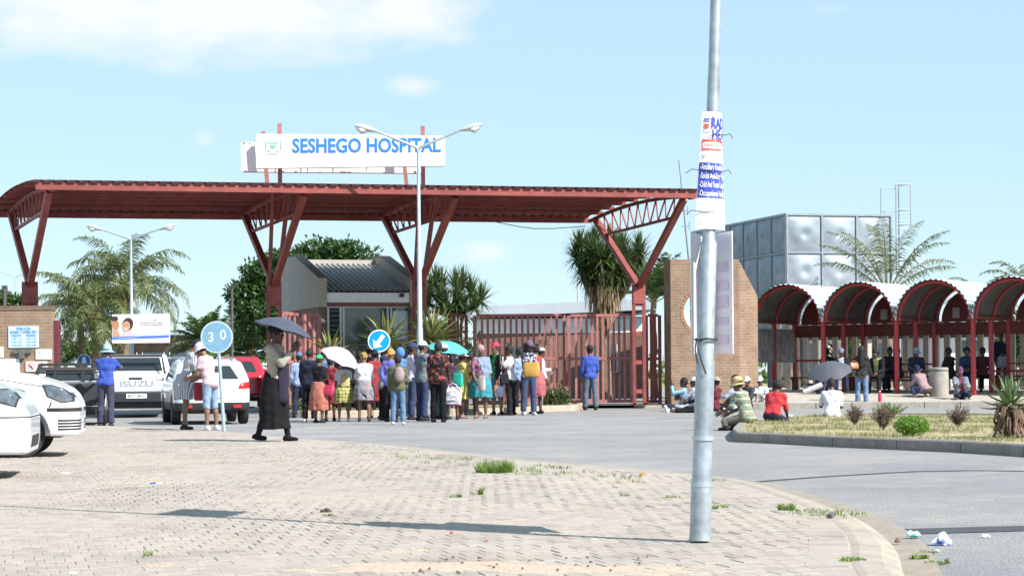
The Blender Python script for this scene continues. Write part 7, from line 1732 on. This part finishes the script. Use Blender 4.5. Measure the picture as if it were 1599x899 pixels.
a = sit(1300, 660, -4, 'person in a white tee shirt under a dark umbrella on the island', .0, GI, sk=3, hair='short', top=((.66, .66, .75), .9, -.08), bottom=('trousers', (.03, .035, .05), 1.9), pose='kerb', arms=((46, 10, 92, 16), (40, 8, 60, 10)), hv=.02, seat=.06, ht=1.62)
umbrella('charcoal umbrella over the white tee shirt on the island', W(1293, 567, a['hands'][0].y+.1), (-.20, -.42, 1), .47, M('umbrella_charcoal', (.075, .075, .095), .6, var=.06), hand=a['hands'][0], depth=.20)
# --- bus stop
a = sit(1280, 634, 62, 'person in a navy top and khaki trousers leaning back at the platform kerb', 0, GB, sk=1, hair='short', top=(NAVY, 1.9, -.05), bottom=('trousers', (.21, .17, .11), 1.9), pose='kerb', lean=-18, seat=.22)
mb = MB(); q = W(1271, 605, 54.5); mb.tube([q+Vector((-.28, 0, -.12)), q+Vector((.22, 0, .08))], [.07, .075], 8); tag(mb.build('rolled_paper', M('newsprint', (.50, .48, .46), .7)), 'rolled pale newspaper by the person leaning back at the platform kerb', 'newspaper')
Zb = plat_z(62)
def bench(px, rz, label, Y=62.4, dz=0., **kw): q = W(px, 600, Y); return person(label, Vector((q.x, Y, plat_z(Y)+dz)), rz, group=GB, pose=kw.pop('pose', 'bench'), **kw)
bench(1314, 170, 'person in a blue cap and navy jacket with a white scarf on the shelter bench', 61.2, sk=3, hat=('cap', (.16, .20, .30)), top=((.55, .55, .58), 1., .0), coat=((.016, .02, .04), 1.95, -.1, 'open'), bottom=('trousers', NAVY, 1.9))
a = cp(1346, 637, 543, -12, 'woman in a dark top and tight blue jeans standing on the road before the shelters', group=GB, sk=0, fem=True, hair='braids', top=((.03, .032, .03), 1.9, -.02), bottom=('trousers', (.13, .23, .40), 1.96), shoes=(.55, .5, .5), pose='talk', ht=1.70, build=.95)
bag('orange brown handbag held by the woman in tight blue jeans', 'handbag', at(1335, 638)+Vector((-.03, -.1, 1.32)), .28, .12, .17, 25, M('bag_tan', (.34, .12, .04), .45), .05)
bench(1372, 150, 'person in black with a pale yellow shirt front bending forward on the bench', 61.0, sk=3, hair='afro', top=((.40, .42, .16), .6, .0), coat=(KN, 1.95, -.1, 'open'), bottom=('trousers', KN, 1.9), lean=20)
bench(1404, 60, 'person in navy facing left on the second shelter bench', 61.4, sk=3, hair='short', top=((.02, .025, .05), 1.9, -.05), bottom=('trousers', (.015, .018, .03), 1.9))
bench(1431, 175, 'man in a grey bucket hat and navy sweater with a white print', 60.6, sk=3, hat=('bucket', (.26, .28, .33)), top=((.016, .02, .042), 1.95, -.05), bottom=('trousers', (.035, .06, .14), 1.9), build=1.1)
bench(1445, 30, 'person in pink sleeves and blue crouching left of the litter bin', 58.6, sk=1, fem=True, hat=('scarf', NAVY), top=((.34, .22, .24), 1.9, -.05), bottom=('trousers', (.05, .08, .17), 1.9), pose='crouch', shoes=(.4, .33, .3))
bench(1484, 40, 'person in black sitting behind the litter bin', 60.6, sk=3, hair='short', top=(KN, 1.9, -.05), bottom=('trousers', KN, 1.9))
bench(1510, 165, 'person with curly hair in a dark blue top on the third shelter bench', 60.6, sk=3, fem=True, hair='afro', top=((.022, .04, .10), 1.9, -.05), bottom=('trousers', (.025, .035, .09), 1.9))
bench(1500, 178, 'woman in a plum headscarf and grey cardigan sitting on the platform ground', 57.9, 0, sk=1, fem=True, hat=('scarf', (.13, .05, .14)), top=((.17, .04, .10), 1., 0.), coat=((.20, .22, .27), 1.95, -.08, 'open'), bottom=('trousers', NAVY, 1.9), pose='ground', shoes=(.45, .4, .36))
bench(1293, 20, 'dark clothed person at the left end of the second shelter bench', 62.6, sk=3, hair='short', top=(KN, 1.9, -.05), bottom=('trousers', KN, 1.9))
bench(1390, 170, 'person in charcoal leaning on the shelter post behind the red bottle', 62.6, sk=3, hair='bun', fem=True, top=((.03, .03, .035), 1.9, -.05), bottom=('trousers', NAVY, 1.9))
bench(1534, -30, 'person in a maroon top turned away on the fourth shelter bench', 61.0, sk=1, hair='short', top=((.09, .02, .03), 1.9, -.05), bottom=('trousers', KN, 1.9))
q = W(1565, 600, 62.6); person('person in a dark blue jacket standing at the back of the fourth shelter with bags', Vector((q.x, 62.6, plat_z(62.6))), 160, group=GB, sk=3, hair='short', top=(KN, 1.9, -.1), coat=((.018, .026, .06), 1.95, -.12), bottom=('trousers', (.13, .14, .18), 1.95), ht=1.76)
bag('clear pale plastic bag held by the person at the back of the fourth shelter', 'plastic_bag', Vector((q.x-.05, 62.3, plat_z(62.6)+1.12)), .34, .14, .32, 5, cloth((.30, .32, .38)), .08, crumple=.01)
# ---------------------------------------------------------------- bottle and litter
q = W(1374, 627, 57.1); mb = MB(); mb.lathe([(.045, 0), (.05, .01), (.05, .19), (.02, .25), (.02, .28)], 14); o = mb.build('bottle', M('red_plastic', (.60, .03, .08), .3), smooth=True); o.location = (q.x, 57.1, plat_z(57.1)); tag(o, 'red plastic bottle standing on the platform edge', 'bottle')
mb = MB(); mb.lathe([(.022, 0), (.022, .025)], 10); c = mb.build('cap', WHITE, o); c.location = (0, 0, .28)
def crumple(label, name, px, py, w, d, h, m, seed, z=0.004, cat='litter'):
    g = G(px, py, z); rr = random.Random(seed); bm = bmesh.new(); bmesh.ops.create_icosphere(bm, subdivisions=2, radius=1)
    for v in bm.verts:
        k = 1+rr.uniform(-.35, .3); v.co = Vector((v.co.x*w*k, v.co.y*d*k, max(-.0, (v.co.z*.9+.35))*h*(1+rr.uniform(-.4, .4))))
    me = bpy.data.meshes.new(name); bm.to_mesh(me); bm.free(); me.materials.append(m); o = bpy.data.objects.new(name, me); COL.objects.link(o); o.location = g; o.rotation_euler = (0, 0, rr.uniform(0, 6)); tag(o, label, cat)
PLB = pattern('blue_white_plastic', 'spots', (.62, .66, .75), (.50, .56, .72), (.12, .16, .42), sx=22); CYN = pattern('cyan_white_plastic', 'spots', (.60, .72, .74), (.50, .68, .70), (.10, .45, .48), sx=26)
STN = M('brown_stone', (.20, .13, .09), .9, var=.4, scale=20)
crumple('crumpled blue and white plastic bag on the road at the kerb', 'plastic_bag', 1470, 850, .055, .05, .055, PLB, 1)
crumple('cyan and white plastic wrapper in the gutter', 'wrapper', 1427, 838, .045, .04, .03, CYN, 2, .02)
crumple('small cyan scrap beside the blue and white plastic bag', 'wrapper', 1462, 860, .03, .015, .008, CYN, 3)
crumple('flat white paper scrap right of the blue and white plastic bag', 'paper_scrap', 1538, 838, .035, .02, .012, PAPER, 4)
crumple('brown stone in the gutter', 'stone', 1402, 846, .02, .02, .02, STN, 5, .02, 'stone')
crumple('brown stone on the road beyond the kerb end', 'stone', 1479, 879, .017, .017, .02, STN, 6, 0, 'stone')
crumple('dark clod on the pavement above the long shadow', 'clod', 509, 800, .045, .03, .025, M('dark_clod', (.06, .045, .035), .95), 7, .06, 'clod')
crumple('dark stone in the weeds near the kerb curve', 'stone', 1297, 808, .035, .03, .025, M('grey_stone', (.10, .10, .115), .9), 8, .06, 'stone')
crumple('blue wrapper flat on the pavement at the left', 'wrapper', 240, 755, .035, .03, .012, M('blue_foil', (.05, .08, .45), .35), 9, .06)
crumple('white scrap beside the blue wrapper', 'paper_scrap', 247, 755, .035, .025, .01, PAPER, 10, .06)
crumple('white scrap on the pavement in front of the hatchback', 'paper_scrap', 103, 739, .05, .04, .012, PAPER, 11, .06)
crumple('red scrap under the long poster shadow', 'wrapper', 705, 832, .014, .01, .01, M('red_foil', (.55, .02, .02), .4), 12, .06)
crumple('tiny red scrap right of the red one', 'wrapper', 760, 845, .010, .008, .008, M('red_foil', (.55, .02, .02), .4), 13, .06)
crumple('white paper scrap at the bottom left of the pavement', 'paper_scrap', 114, 895, .03, .02, .01, PAPER, 14, .06)
crumple('orange peel by the grass line at the road edge', 'peel', 1003, 741, .025, .02, .015, M('orange_peel', (.55, .20, .04), .6), 15, .06)
crumple('white paper scrap on the asphalt beyond the pavement', 'paper_scrap', 710, 709, .06, .04, .015, PAPER, 16, .0)
crumple('pale paper lying by the island kerb end', 'paper_scrap', 1232, 650, .10, .06, .03, PAPER, 17, .0)
crumple('small white cup by the island near the red shirt', 'cup', 1218, 637, .06, .05, .05, PAPER, 18, .0)
for i in range(26):
    px, py = rp.uniform(640, 1030), rp.uniform(868, 897); crumple('small brown pebble among the loose sand at the bottom of the photo', 'pebble', px, py, rp.uniform(.005, .011), .007, .008, STN, 100+i, .068, 'pebble'); list(COL.objects)[-1]['group'] = 'pebbles on the sandy patch'
